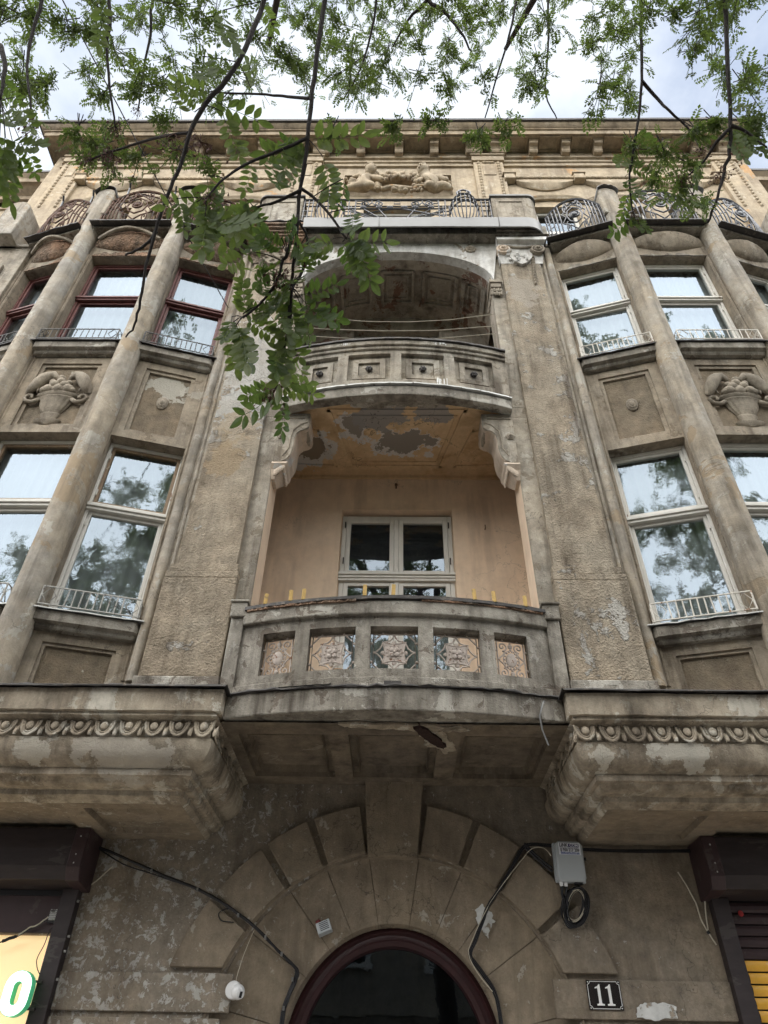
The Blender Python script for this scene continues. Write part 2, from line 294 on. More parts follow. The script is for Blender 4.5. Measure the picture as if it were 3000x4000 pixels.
# ------------------------------------------------------------------ mesh helpers
class MB:
    def __init__(s): s.v = []; s.f = []
    def add(s, vs, fs, M=None):
        o = len(s.v)
        s.v += [tuple(M @ Vector(p)) for p in vs] if M is not None else [tuple(p) for p in vs]
        s.f += [tuple(i + o for i in f) for f in fs]
        return s
    def box(s, x0, x1, y0, y1, z0, z1, M=None):
        return s.add([(x0, y0, z0), (x1, y0, z0), (x1, y1, z0), (x0, y1, z0), (x0, y0, z1), (x1, y0, z1), (x1, y1, z1), (x0, y1, z1)],
                     [(0, 3, 2, 1), (4, 5, 6, 7), (0, 1, 5, 4), (1, 2, 6, 5), (2, 3, 7, 6), (3, 0, 4, 7)], M)
    def loft(s, rows, M=None, closed=False, caps=True, jit=0.0):
        n = len(rows[0]); vs = []; fs = []
        for r in rows:
            for p in r:
                vs.append((p[0] + random.uniform(-jit, jit), p[1] + random.uniform(-jit, jit), p[2] + random.uniform(-jit, jit)) if jit else p)
        for i in range(len(rows) - 1):
            for j in range(n if closed else n - 1):
                k = (j + 1) % n
                fs.append((i * n + j, i * n + k, (i + 1) * n + k, (i + 1) * n + j))
        if closed and caps:
            fs.append(tuple(range(n - 1, -1, -1))); fs.append(tuple((len(rows) - 1) * n + j for j in range(n)))
        return s.add(vs, fs, M)
    def prism(s, poly, f0, f1):
        """poly: 2D points; f0, f1 map (a, b) to 3D for the two ends"""
        return s.loft([[f0(*p) for p in poly], [f1(*p) for p in poly]], closed=True)
    def tube(s, pts, r, n=6, r1=None, closed=False, M=None):
        P = [Vector(p) for p in pts]; k = len(P)
        if k < 2: return s
        rows = []; up = None
        for i, p in enumerate(P):
            if closed: t = P[(i + 1) % k] - P[i - 1]
            else: t = P[min(i + 1, k - 1)] - P[max(i - 1, 0)]
            if t.length < 1e-9: t = Vector((0, 0, 1))
            t.normalize()
            if up is None or abs(up.dot(t)) > 0.98:
                up = Vector((0, 0, 1)) if abs(t.z) < 0.9 else Vector((1, 0, 0))
            a = t.cross(up).normalized(); bb = a.cross(t).normalized(); up = bb
            rr = r if r1 is None else r + (r1 - r) * i / (k - 1)
            rows.append([tuple(p + (a * math.cos(2 * PI * j / n) + bb * math.sin(2 * PI * j / n)) * rr) for j in range(n)])
        if closed: rows.append(rows[0])
        return s.loft(rows, M, closed=True, caps=not closed)
    def sphere(s, c, r, nu=10, nv=7, M=None):
        if not hasattr(r, '__len__'): r = (r, r, r)
        rows = []
        for i in range(nv + 1):
            t = PI * i / nv; q = max(math.sin(t), 0.02)
            rows.append([(c[0] + r[0] * q * math.cos(2 * PI * j / nu), c[1] + r[1] * q * math.sin(2 * PI * j / nu), c[2] - r[2] * math.cos(t)) for j in range(nu)])
        return s.loft(rows, M, closed=True)
    def lathe(s, prof, n=20, c=(0, 0, 0), M=None, a0=0, a1=2 * PI, mod=None):
        full = abs(a1 - a0 - 2 * PI) < 1e-6; m = n if full else n + 1
        rows = []
        for (r, z) in prof:
            rows.append([(c[0] + r * (mod(a0 + (a1 - a0) * j / n, z) if mod else 1) * math.cos(a0 + (a1 - a0) * j / n),
                          c[1] + r * (mod(a0 + (a1 - a0) * j / n, z) if mod else 1) * math.sin(a0 + (a1 - a0) * j / n), c[2] + z) for j in range(m)])
        return s.loft(rows, M, closed=full)
    def build(s, name, mat, parent=None, side=1, smooth=False, bevel=0.0, fix=True):
        me = bpy.data.meshes.new(name)
        vs = [(-x, y, z) for x, y, z in s.v] if side < 0 else s.v
        me.from_pydata(vs, [], s.f); me.materials.append(MATS[mat] if isinstance(mat, str) else mat)
        if fix:
            bm = bmesh.new(); bm.from_mesh(me); bmesh.ops.recalc_face_normals(bm, faces=bm.faces); bm.to_mesh(me); bm.free()
        if smooth:
            for p in me.polygons: p.use_smooth = True
            if smooth != 'all':
                me.set_sharp_from_angle(angle=R_(42))
        o = bpy.data.objects.new(name, me); COL.objects.link(o)
        if parent: o.parent = parent
        if bevel:
            b = o.modifiers.new('bevel', 'BEVEL'); b.width = bevel; b.segments = 2; b.limit_method = 'ANGLE'; b.angle_limit = R_(38)
        return o
def tag(o, label=None, cat=None, group=None, kind=None):
    if label: o['label'] = label
    if cat: o['category'] = cat
    if group: o['group'] = group
    if kind: o['kind'] = kind
    return o
def empty(name, loc=(0, 0, 0), parent=None):
    o = bpy.data.objects.new(name, None); COL.objects.link(o); o.location = loc; o.empty_display_size = 0.1
    if parent: o.parent = parent
    return o
def copy_of(o, M, parent=None):
    c = o.copy(); COL.objects.link(c); c.parent = parent if parent else o.parent; c.matrix_basis = M
    return c
def seg(P, Q):
    """frame of a stretch of wall: local (u along, d outward, z) -> world"""
    P = Vector((*P, 0)); Q = Vector((*Q, 0)); u = (Q - P).normalized(); n = Vector((u.y, -u.x, 0)); c = (P + Q) / 2
    M = Matrix.Identity(4)
    for i in range(3): M[i][0], M[i][1], M[i][2], M[i][3] = u[i], n[i], (0, 0, 1)[i], c[i]
    return M, (Q - P).length
def arcpts(cx, cy, r, a0, a1, n): return [(cx + r * math.cos(a0 + (a1 - a0) * i / n), cy + r * math.sin(a0 + (a1 - a0) * i / n)) for i in range(n + 1)]
def spiral(cx, cy, r, a0, turns, n=18, rmin=0.12):
    return [(cx + r * (1 - (1 - rmin) * i / n) * math.cos(a0 + turns * 2 * PI * i / n), cy + r * (1 - (1 - rmin) * i / n) * math.sin(a0 + turns * 2 * PI * i / n)) for i in range(n + 1)]

def ragged(outline, jit, sub=5):
    """an outline broken up into an uneven edge"""
    out = []
    for i, p in enumerate(outline):
        q = outline[(i + 1) % len(outline)]
        for k in range(sub):
            t = k / sub; out.append((p[0] + (q[0] - p[0]) * t + random.gauss(0, jit), p[1] + (q[1] - p[1]) * t + random.gauss(0, jit)))
    return out
def ragged_strip(mb, M, u0, u1, z, up, down, d0, d1, n=30):
    """broken plaster edge along a lintel"""
    a_ = []; b_ = []; k1 = k2 = .5
    for u in xs_(u0, u1, n):
        k1 = min(1, max(0, k1 + random.gauss(0, .28))); k2 = min(1, max(0, k2 + random.gauss(0, .28)))
        e = min(1, 6 * min(u - u0, u1 - u) / (u1 - u0) + .05)
        a_.append((u, z + up * k1 * e)); b_.append((u, z - down * k2 * e))
    pts = a_ + b_[::-1]
    mb.loft([[tuple(M @ Vector((u, d1, zz))) for u, zz in pts], [tuple(M @ Vector((u, d0, zz))) for u, zz in pts]], closed=True)
def xs_(a, b, n): return [a + (b - a) * i / n for i in range(n + 1)]

# ------------------------------------------------------------------ the street (setting, mostly out of view)
random.seed(3)
def slab(name, x0, x1, y0, y1, z0, z1, mat): return tag(MB().box(x0, x1, y0, y1, z0, z1).build(name, mat), kind='structure')
slab('road', -300, 300, -300, -4.2, -0.5, -0.13, 'asphalt')
slab('pavement', -300, 300, -3.95, 0.6, -0.5, 0.0, 'paving')
slab('kerb', -300, 300, -4.2, -3.95, -0.5, 0.004, 'kerb_stone')

B = empty('apartment_building')
tag(B, 'weathered beige plaster apartment building with two bays, stacked loggias and carved ornament', 'building')
CX = 4.14                                   # middle of each bay
def bow(x, ends, mid, half): return mid + (ends - mid) * (x / half) ** 2
def xs(a, b, n): return [a + (b - a) * i / n for i in range(n + 1)]
def bow_block(mb, x0, x1, z0, z1, f_out, f_in, n=None, jit=0.0):
    n = n or max(2, int((x1 - x0) / 0.12))
    rows = []
    for x in xs(x0, x1, n):
        j = random.uniform(-jit, jit)
        rows.append([(x, f_out(x) + j, z0), (x, f_out(x) + j, z1 + j), (x, f_in(x), z1 + j), (x, f_in(x), z0)])
    mb.loft(rows, closed=True)

# ---------------------------------------------------------------- ground floor wall with its arched doorway
AZ, AX = 1.83, 0.01                          # springing of the arch
def arch_pts(r, n=28, leg=0.0):
    p = [(AX + r, leg)] if leg is not None else []
    p += [(AX + r * math.cos(PI * i / n), AZ + r * math.sin(PI * i / n)) for i in range(n + 1)]
    if leg is not None: p += [(AX - r, leg)]
    return p
def rect_pts(x1, zt, pts):
    out = []
    for (x, z) in pts:
        if z <= AZ + 1e-6: out.append((x1 if x > AX else -x1, z)); continue
        dx, dz = x - AX, z - AZ
        t = min((x1 / abs(dx)) if abs(dx) > 1e-6 else 1e9, (zt - AZ) / dz if dz > 1e-6 else 1e9)
        out.append((AX + dx * t if abs(AX + dx * t) < x1 else math.copysign(x1, dx), AZ + dz * t))
    return out
mb = MB(); a = arch_pts(1.54, 44); rr = rect_pts(2.84, 4.12, a)
mb.loft([[(x, 0, z) for x, z in rr], [(x, 0, z) for x, z in a], [(x, 0.25, z) for x, z in a]])
for sx in (-1, 1):
    mb.loft([[(sx * 2.84, 0, 0), (sx * 2.84, 0, 4.12)], [(sx * 2.84, 0.35, 0), (sx * 2.84, 0.35, 4.12)]])
    mb.loft([[(AX + sx * 1.35, 0, 3.6), (sx * 2.84, 0, 4.12)], [(AX + sx * 1.35, 0.003, 3.6), (sx * 2.84, 0.003, 4.12)]])
mb.add([(-2.84, 0.004, 4.13), (2.84, 0.004, 4.13), (2.84, 0.004, 2.9), (-2.84, 0.004, 2.9), (-1.6, 0.004, 2.9), (-1.2, 0.004, 3.4), (0, 0.004, 3.62), (1.2, 0.004, 3.4), (1.6, 0.004, 2.9)],
       [(0, 3, 4, 5, 6), (0, 6, 1), (1, 6, 7, 8, 2)])
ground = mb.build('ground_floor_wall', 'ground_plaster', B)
# rusticated courses beside the arch
for sx in (-1, 1):
    for (z0, z1, x0, d) in ((2.155, 2.425, 1.335, 0.032), (1.70, 2.115, 1.40, 0.04), (1.2, 1.67, 1.45, 0.04), (0.0, 1.17, 1.45, 0.05)):
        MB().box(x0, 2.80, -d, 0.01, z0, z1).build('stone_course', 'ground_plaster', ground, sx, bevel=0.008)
# raised arch stones
def ring_block(mb, r0, r1, t0, t1, y0, y1, n=5):
    o = [(AX + r1 * math.cos(t), AZ + r1 * math.sin(t)) for t in xs(t0, t1, n)]
    i_ = [(AX + r0 * math.cos(t), AZ + r0 * math.sin(t)) for t in xs(t1, t0, n)]
    mb.prism(o + i_, lambda x, z: (x, y0, z), lambda x, z: (x, y1, z))
JO = [98.6, 113.5, 127.2, 143.9]
for sx in (-1, 1):
    for k in range(3):
        m_ = MB(); ring_block(m_, 1.575, 2.0 + random.uniform(-.012, .012), R_(JO[k] + 1.0), R_(JO[k + 1] - 0.9), -0.055, 0.02)
        m_.build('arch_stone', 'arch_plaster', ground, -sx, bevel=0.01)
    o = [(AX + 2.0 * math.cos(t), AZ + 2.0 * math.sin(t)) for t in xs(R_(145), R_(161.5), 5)]
    i_ = [(AX + 1.575 * math.cos(t), AZ + 1.575 * math.sin(t)) for t in xs(R_(156.2), R_(145), 5)]
    m_ = MB(); m_.prism(o + i_, lambda x, z: (x, -0.055, z), lambda x, z: (x, 0.02, z)); m_.build('arch_stone', 'ground_plaster' if sx < 0 else 'arch_plaster', ground, sx, bevel=0.01)
MB().prism([(-0.285, 4.08), (0.295, 4.08), (0.222, 3.335), (-0.232, 3.335)], lambda x, z: (x, -0.10, z), lambda x, z: (x, 0.02, z)).build('keystone', 'arch_plaster', ground, bevel=0.01)
# smooth inner ring, block by block (the opening is a little taller than wide)
kx = lambda r: .925 + .075 * max(0, min(1, (r - 1.0) / .5))
prof = [(1.575, -0.02), (1.55, 0.02), (1.525, 0.055), (1.50, 0.065), (1.04, 0.10), (1.005, 0.115), (0.985, 0.16), (0.98, 0.32)]
cuts = [0, 14, 36.1, 52.8, 66.5, 81.4, 98.6, 113.5, 127.2, 143.9, 166, 180]
for k in range(len(cuts) - 1):
    g = 0.16
    t0, t1 = R_(cuts[k] + g), R_(cuts[k + 1] - g)
    m_ = MB(); m_.loft([[(AX + r * kx(r) * math.cos(t), y, AZ + r * math.sin(t)) for r, y in prof] for t in xs(t0, t1, 7)])
    m_.build('archivolt_block', 'arch_plaster', ground, smooth=True)
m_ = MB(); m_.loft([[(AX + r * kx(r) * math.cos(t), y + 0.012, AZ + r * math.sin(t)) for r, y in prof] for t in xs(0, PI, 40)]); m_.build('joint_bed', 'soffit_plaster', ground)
for sx in (-1, 1):
    MB().loft([[(AX * sx + r * kx(r), y, AZ) for r, y in prof], [(AX * sx + r * kx(r), y, 0) for r, y in prof]]).build('door_jamb', 'arch_plaster', ground, sx, smooth=True)
# door: dark red arched frame with a fanlight
door = empty('door', (0, 0, 0), B)
def ring_sweep(prof, name, mat, par, n=40):
    rows = [[(AX + r * kx(r), y, 0) for r, y in prof]] + [[(AX + r * kx(r) * math.cos(t), y, AZ + r * math.sin(t)) for r, y in prof] for t in xs(0, PI, n)] + [[(AX - r * kx(r), y, 0) for r, y in prof]]
    return MB().loft(rows, closed=True).build(name, mat, par, smooth=True)
ring_sweep([(0.985, 0.30), (0.985, 0.20), (0.95, 0.18), (0.93, 0.21), (0.90, 0.205), (0.885, 0.195), (0.845, 0.205), (0.83, 0.235), (0.83, 0.30)], 'door_frame', 'door_maroon', door)
p = [(AX + 0.835 * .925 * math.cos(t), 0.255, AZ + 0.835 * math.sin(t)) for t in xs(0, PI, 30)]
MB().add(p, [tuple(range(len(p)))]).build('fanlight_pane', 'glass_dark', door)
MB().box(-0.78, 0.80, 0.22, 0.30, 1.76, 1.85).build('door_transom', 'door_maroon', door)
for sx in (-1, 1):
    m_ = MB().box(0.02, 0.79, 0.23, 0.29, 0.0, 1.755)
    for z0, z1 in ((0.2, 0.8), (0.95, 1.6)): m_.box(0.14, 0.66, 0.215, 0.232, z0, z1)
    m_.build('door_leaf', 'door_maroon', door, sx, bevel=0.01)
MB().box(-1.2, 1.2, 0.9, 0.95, 0, 3).build('hallway_backing', 'room_dark', door)

# ---------------------------------------------------------------- the two bay bases
bp = [(0, 0, 4.235), (0, 0, 4.045), (0.03, 0.03, 4.04), (0.03, 0.03, 4.02), (0.02, 0.02, 4.01), (0.07, 0.10, 3.985), (0.075, 0.12, 3.86), (0.045, 0.08, 3.845), (0.045, 0.08, 3.825)]
for i in range(1, 9):
    t = i / 8; bp.append((0.05 + 0.17 * (1 - math.cos(t * PI / 2)), 0.085 + 0.175 * (1 - math.cos(t * PI / 2)), 3.825 - 0.175 * math.sin(t * PI / 2) ** 0.9))
bp += [(0.20, 0.235, 3.648), (0.20, 0.235, 3.60), (0.23, 0.29, 3.592), (0.235, 0.31, 3.565), (0.25, 0.36, 3.55), (0.30, 0.45, 3.545), (0.305, 0.46, 3.51), (0.345, 0.575, 3.48)]
egg_proto = None
def egg_mesh():
    m_ = MB()
    m_.sphere((0, -0.035, 0.006), (0.033, 0.036, 0.042), 9, 6)
    sh = [(-0.078, 0.072), (-0.072, 0.03), (-0.062, -0.02), (-0.045, -0.055), (-0.02, -0.078), (0, -0.084), (0.02, -0.078), (0.045, -0.055), (0.062, -0.02), (0.072, 0.03), (0.078, 0.072)]
    m_.tube([(x, -0.018, z) for x, z in sh], 0.014, 5)
    m_.tube([(x * 0.72, -0.024, z * 0.74 + 0.004) for x, z in sh], 0.007, 4)
    m_.add([(0.080, 0.0, 0.03), (0.1, -0.03, -0.02), (0.120, 0.0, 0.03), (0.086, 0, -0.085), (0.1, -0.03, -0.078), (0.114, 0, -0.085)], [(0, 1, 4, 3), (1, 2, 5, 4)])
    m_.sphere((0.1, -0.018, -0.055), (0.018, 0.02, 0.035), 6, 4)
    return m_
def bay_base(s):
    random.seed(11 if s > 0 else 12)
    mb = MB(); x1 = 2 * CX - 1.42
    rows = []
    for ox, oy, z in bp:
        xi, xo, yf = 1.42 + ox, x1 - ox, -1.6 + oy
        row = [(xi, 0.0, z)] + [(xi, yf * t, z) for t in (0.25, 0.5, 0.75)] + [(xi + random.uniform(0, .012), yf + random.uniform(0, .012), z)]
        row += [(x, yf + random.uniform(-.005, .005), z + random.uniform(-.004, .004)) for x in xs(xi, xo, 40)[1:-1]] + [(xo, yf, z), (xo, 0, z)]
        rows.append(row)
    mb.loft(rows)
    base = mb.build('bay_base', 'base_plaster', B, s, smooth=True)
    # underside, framed in recessed panels
    z = 3.48; xi, xo, yf = 1.765, x1 - 0.345, -1.025
    cells = [(2.02, 2.63), (2.85, 3.75), (3.97, 4.87)]
    m2 = MB(); ex = [xi] + [c for cc in cells for c in cc] + [xo]
    y0, y1 = -0.90, -0.20
    for k in range(len(ex) - 1):
        if k % 2 == 0: m2.add([(ex[k], yf, z), (ex[k + 1], yf, z), (ex[k + 1], 0, z), (ex[k], 0, z)], [(0, 1, 2, 3)])
        else:
            m2.add([(ex[k], yf, z), (ex[k + 1], yf, z), (ex[k + 1], y0, z), (ex[k], y0, z)], [(0, 1, 2, 3)])
            m2.add([(ex[k], y1, z), (ex[k + 1], y1, z), (ex[k + 1], 0, z), (ex[k], 0, z)], [(0, 1, 2, 3)])
            a_, b_ = ex[k], ex[k + 1]; h = 0.045; i_ = 0.012
            q = [(a_, y0), (b_, y0), (b_, y1), (a_, y1)]; q2 = [(a_ + i_, y0 + i_), (b_ - i_, y0 + i_), (b_ - i_, y1 - i_), (a_ + i_, y1 - i_)]
            m2.add([(x, y, z) for x, y in q] + [(x, y, z + h) for x, y in q2], [(0, 1, 5, 4), (1, 2, 6, 5), (2, 3, 7, 6), (3, 0, 4, 7), (4, 5, 6, 7)])
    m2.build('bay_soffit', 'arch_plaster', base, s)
    # top of the ledge and its tin
    MB().add([(1.42, -1.6, 4.232), (x1, -1.6, 4.232), (x1, 0, 4.232), (1.42, 0, 4.232)], [(0, 1, 2, 3)]).build('ledge_slab', 'concrete', base, s)
    m3 = MB(); e = []
    for x in xs(1.40, x1 + 0.02, 46): e.append((x, -1.645 + random.uniform(-.012, .012), 4.238 + random.uniform(-.012, .006)))
    m3.loft([[(p[0], p[1], p[2]) for p in e], [(p[0], p[1] + 0.004, p[2] + 0.014) for p in e], [(p[0], -1.35, 4.265) for p in e], [(p[0], -1.35, 4.25) for p in e]], closed=True)
    m3.loft([[(1.385, -1.645, 4.236), (1.375, -1.5, 4.20), (1.39, -1.40, 4.235)], [(1.385, -1.645, 4.252), (1.375, -1.5, 4.215), (1.39, -1.40, 4.25)], [(1.52, -1.60, 4.258), (1.52, -1.5, 4.26), (1.52, -1.40, 4.26)]])
    m3.build('ledge_flashing', 'tin_dark', base, s)
    # egg-and-dart, one unit after another
    global egg_proto
    tilt = Matrix.Rotation(R_(-12), 4, 'X')
    spots = [(Matrix.Translation((s * (1.55 + 0.2045 * k), -1.522, 3.925)) @ tilt) for k in range(17)]
    for k in range(7):
        spots.append(Matrix.Translation((s * 1.487, -1.40 + 0.2 * k, 3.925)) @ Matrix.Rotation(-s * PI / 2, 4, 'Z') @ tilt)
    for M in spots:
        M = M @ Matrix.Diagonal((1, random.uniform(.45, .65), random.uniform(.84, .95), 1))
        if egg_proto is None:
            egg_proto = egg_mesh().build('egg_moulding', 'base_plaster', base, smooth='all'); egg_proto.matrix_basis = M
        else: copy_of(egg_proto, M, base)
    return base
bases = {s: bay_base(s) for s in (1, -1)}

# ---------------------------------------------------------------- balcony over the door: soffit, slab, pierced parapet
pf = lambda x: bow(x, -1.36, -1.585, 1.41)
sf = lambda x: bow(x, -1.475, -1.68, 1.42)
mb = MB(); bow_block(mb, -1.425, 1.425, 4.03, 4.235, sf, lambda x: -1.30, 30, 0.004)
slab2 = mb.build('balcony_slab', 'concrete', B, bevel=0.012)
mb = MB()                                                  # soffit: flat with three sunk panels
z = 4.01
def sheet(x0, x1, y0, y1): mb.add([(x0, y0, z), (x1, y0, z), (x1, y1, z), (x0, y1, z)], [(0, 1, 2, 3)])
pan = [(-1.335, -0.56), (-0.39, 0.385), (0.57, 1.335)]; ex = [-1.6] + [c for q in pan for c in q] + [1.6]
yb, yf_ = -0.21, -1.22
for k in range(len(ex) - 1):
    if k % 2 == 0: sheet(ex[k], ex[k + 1], -1.46, 0.02)
    else: sheet(ex[k], ex[k + 1], -1.46, yf_); sheet(ex[k], ex[k + 1], yb, 0.02)
for (x0, x1) in pan:
    for w0, h0, w1, h1 in ((0, 0, 0.006, 0.05), (0.006, 0.05, 0.05, 0.05), (0.05, 0.05, 0.065, 0.02), (0.065, 0.02, 0.08, 0.085)):
        q = [(x0 + w0, yf_ + w0), (x1 - w0, yf_ + w0), (x1 - w0, yb - w0), (x0 + w0, yb - w0)]
        q2 = [(x0 + w1, yf_ + w1), (x1 - w1, yf_ + w1), (x1 - w1, yb - w1), (x0 + w1, yb - w1)]
        mb.add([(x, y, z + h0) for x, y in q] + [(x, y, z + h1) for x, y in q2], [(0, 1, 5, 4), (1, 2, 6, 5), (2, 3, 7, 6), (3, 0, 4, 7)])
    mb.add([(x0 + .08, yf_ + .08, z + .085), (x1 - .08, yf_ + .08, z + .085), (x1 - .08, yb - .08, z + .085), (x0 + .08, yb - .08, z + .085)], [(0, 1, 2, 3)])
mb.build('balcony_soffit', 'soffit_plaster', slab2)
random.seed(5)                                             # the burst in the soffit: torn plaster round a rusty gash
def lumps(mb, c, n, spread, r, flat=0.5):
    for _ in range(n):
        mb.sphere((c[0] + random.gauss(0, spread[0]), c[1] + random.gauss(0, spread[1]), c[2] + random.gauss(0, spread[2])), (r * random.uniform(.5, 1.3), r * random.uniform(.5, 1.3), r * flat * random.uniform(.5, 1.3)), 6, 4)
for out in ([(-.45, -1.44), (.0, -1.46), (.55, -1.44), (.62, -1.36), (.35, -1.32), (.05, -1.36), (-.30, -1.38)], [(.17, -1.36), (.40, -1.32), (.52, -1.10), (.55, -.92), (.44, -.84), (.40, -.98), (.30, -1.0), (.27, -1.16)]):
    MB().prism(ragged(out, .012), lambda x, y: (x, y, 4.0), lambda x, y: (x, y, 4.02)).build('torn_plaster', 'base_plaster', slab2)
g = ragged([(0.16, -1.44), (0.23, -1.46), (0.30, -1.36), (0.39, -1.22), (0.44, -1.08), (0.425, -1.02), (0.37, -1.05), (0.31, -1.14), (0.26, -1.23), (0.20, -1.33)], .006, 3)
MB().prism(g, lambda x, y: (x + .01, y, 3.975), lambda x, y: (x, y, 4.02)).build('rusty_gash', 'shaded_rust_gash', slab2)  # flat piece: rust colour darkened with the shade of a recess
mb = MB(); e = []
for x in xs(-1.44, 1.44, 40): e.append((x, sf(x) - 0.03 + random.uniform(-.012, .012), 4.238 + random.uniform(-.014, .008)))
mb.loft([e, [(p[0], p[1] + .003, p[2] + .012) for p in e], [(p[0], pf(p[0]) + .02, 4.262) for p in e], [(p[0], pf(p[0]) + .02, 4.245) for p in e]], closed=True)
mb.build('slab_flashing', 'tin_dark', slab2)
mb = MB(); e = [(x, sf(x) - 0.036 + random.uniform(-.006, .006), 4.25 + random.uniform(-.006, .006)) for x in xs(-0.98, -0.52, 8)]
mb.loft([e, [(p[0], p[1] + .05, p[2] + .012) for p in e]]); e = [(x, sf(x) - 0.036, 4.25 + random.uniform(-.006, .006)) for x in xs(0.2, 1.0, 8)]
mb.loft([e, [(p[0], p[1] + .03, p[2] + .014) for p in e]]); mb.build('bent_tin_edge', 'tin_pale', slab2)

par2 = empty('balcony_parapet', (0, 0, 0), B)
holes = [(-1.195, -0.895), (-0.762, -0.345), (-0.213, 0.213), (0.345, 0.765), (0.897, 1.20)]
HZ0, HZ1 = 4.45, 4.868
fi = lambda x: pf(x) + 0.15
mb = MB(); bow_block(mb, -1.41, 1.41, 4.235, HZ0, pf, fi, 30); bow_block(mb, -1.41, 1.41, HZ1, 5.00, pf, fi, 30)
ee = [-1.41] + [c for h in holes for c in h] + [1.41]
for k in range(0, len(ee), 2): bow_block(mb, ee[k], ee[k + 1], HZ0, HZ1, pf, fi, 3)
mb.build('parapet_wall', 'concrete', par2)
mb = MB(); bow_block(mb, -1.41, 1.41, 4.26, 4.36, lambda x: pf(x) - 0.035, lambda x: pf(x) + 0.02, 30, .003); mb.build('parapet_plinth', 'concrete', par2, bevel=0.01)
mb = MB(); bow_block(mb, -1.41, 1.41, 4.972, 5.112, lambda x: pf(x) - 0.05, fi, 30, .002); mb.build('coping', 'concrete', par2, bevel=0.012)
mb = MB(); bow_block(mb, -1.405, 1.405, 5.116, 5.15, lambda x: pf(x) - 0.075, lambda x: fi(x) + 0.03, 36, .007); mb.build('coping_tin', 'tin_dark', par2)
mb = MB(); random.seed(9); bow_block(mb, -1.38, -.35, 5.095, 5.122, lambda x: pf(x) - 0.07, lambda x: pf(x), 40, .009); mb.build('mortar_bed', 'broken_brick', par2)
mb = MB(); bow_block(mb, .25, 1.38, 5.10, 5.12, lambda x: pf(x) - 0.066, lambda x: pf(x), 40, .007); mb.build('mortar_bed', 'broken_brick', par2)
MB().box(-0.085, 0.06, pf(0) - 0.06, pf(0) + .02, 4.272, 4.305).build('scupper', 'tin_dark', par2)
def grille(h, kind):
    x0, x1 = h; c = (x0 + x1) / 2; W = (x1 - x0) / 2 - 0.012; H = (HZ1 - HZ0) / 2 - 0.02; zc = (HZ0 + HZ1) / 2 - 0.012
    mp_ = lambda x, z, d=0.0: (c + x, pf(c + x) + 0.085 - d, zc + z)
    mb = MB()
    T = lambda pts, r=0.0075, cl=False: mb.tube([mp_(*q) for q in pts], r, 5, closed=cl)
    w_, h_ = W - 0.015, H - 0.005
    T([(-w_, -h_), (w_, -h_), (w_, h_), (-w_, h_)], 0.009, True)
    for sx in (-1, 1):
        for sz in (-0.5, 0.5):
            mb.sphere(mp_(sx * W * 1.0, sz * h_), 0.014, 6, 5); mb.sphere(mp_(sx * w_ * 0.55, sz * 2 * (h_ + 0.008)), 0.011, 6, 5)
    if kind == 'star':
        for sx in (-1, 1):
            for sz in (-1, 1):
                T([(sx * w_, sz * h_ * 0.62), (sx * w_ * 0.62, sz * h_)])
                T([(0, sz * h_), (sx * w_ * .06, sz * h_ * .80), (sx * w_ * .22, sz * h_ * .62), (sx * w_ * .50, sz * h_ * .56)])
                T([(sx * w_, 0), (sx * w_ * .84, sz * h_ * .06), (sx * w_ * .66, sz * h_ * .24), (sx * w_ * .52, sz * h_ * .56)])
        k = 0.105; n = 6; rim = []
        for (ax, az, bx, bz) in ((-1, -1, 1, -1), (1, -1, 1, 1), (1, 1, -1, 1), (-1, 1, -1, -1)):
            for i in range(n):
                t = i / n; q = 1 - 0.22 * math.sin(PI * t); rim.append(((ax + (bx - ax) * t) * k * (q if ax == bx else 1), (az + (bz - az) * t) * k * (q if az == bz else 1)))
        mb.loft([[mp_(x, z, 0.004) for x, z in rim], [mp_(x, z, -0.006) for x, z in rim]], closed=True)
        T(rim, 0.009, True)
        for i in range(4):
            t = PI / 4 + i * PI / 2; mb.sphere(mp_(.032 * math.cos(t), .032 * math.sin(t), .012), (.024, .012, .024), 7, 5)
        mb.sphere(mp_(0, 0, .02), .012, 6, 5)
        for i in range(12):
            t = 2 * PI * i / 12; rr_ = 0.068; mb.sphere(mp_(rr_ * math.cos(t), rr_ * math.sin(t), .008), .0085, 5, 4)
        for t in (0, PI / 2, PI, 1.5 * PI): mb.sphere(mp_(.10 * math.cos(t), .10 * math.sin(t), -.006), (.022, .008, .022), 8, 5)
    else:
        mb.sphere(mp_(0, 0), (.052, .014, .072), 14, 8)
        for i in range(14):
            t = 2 * PI * i / 14; mb.sphere(mp_(.062 * math.cos(t), .084 * math.sin(t), .006), .010, 6, 4)
        T([(.072 * math.cos(2 * PI * i / 20), .095 * math.sin(2 * PI * i / 20)) for i in range(20)], .006, True)
        for sx in (-1, 1):
            for sz in (-1, 1):
                T([(sx * x, sz * z) for x, z in spiral(w_ * .60, h_ * .70, .046, -PI * .5, -1.35)], .0075)
                T([(sx * w_ * .60, sz * (h_ * .70 - .046)), (sx * w_ * .44, sz * h_ * .42), (sx * w_ * .62, sz * h_ * .22), (sx * w_ * .98, 0)], .0075)
        for sz in (-1, 1):
            mb.sphere(mp_(0, sz * h_ * .74), (.022, .014, .026), 8, 6); mb.sphere(mp_(0, sz * h_ * .56), .012, 6, 5); mb.sphere(mp_(0, sz * h_ * .90), .010, 6, 5)
            T([(0, sz * h_ * .5), (0, sz * h_)], .006)
    mb.build('grille', 'grille_paint', par2, smooth=True)
for k, h in enumerate(holes): grille(h, 'oval' if k in (0, 4) else 'star')

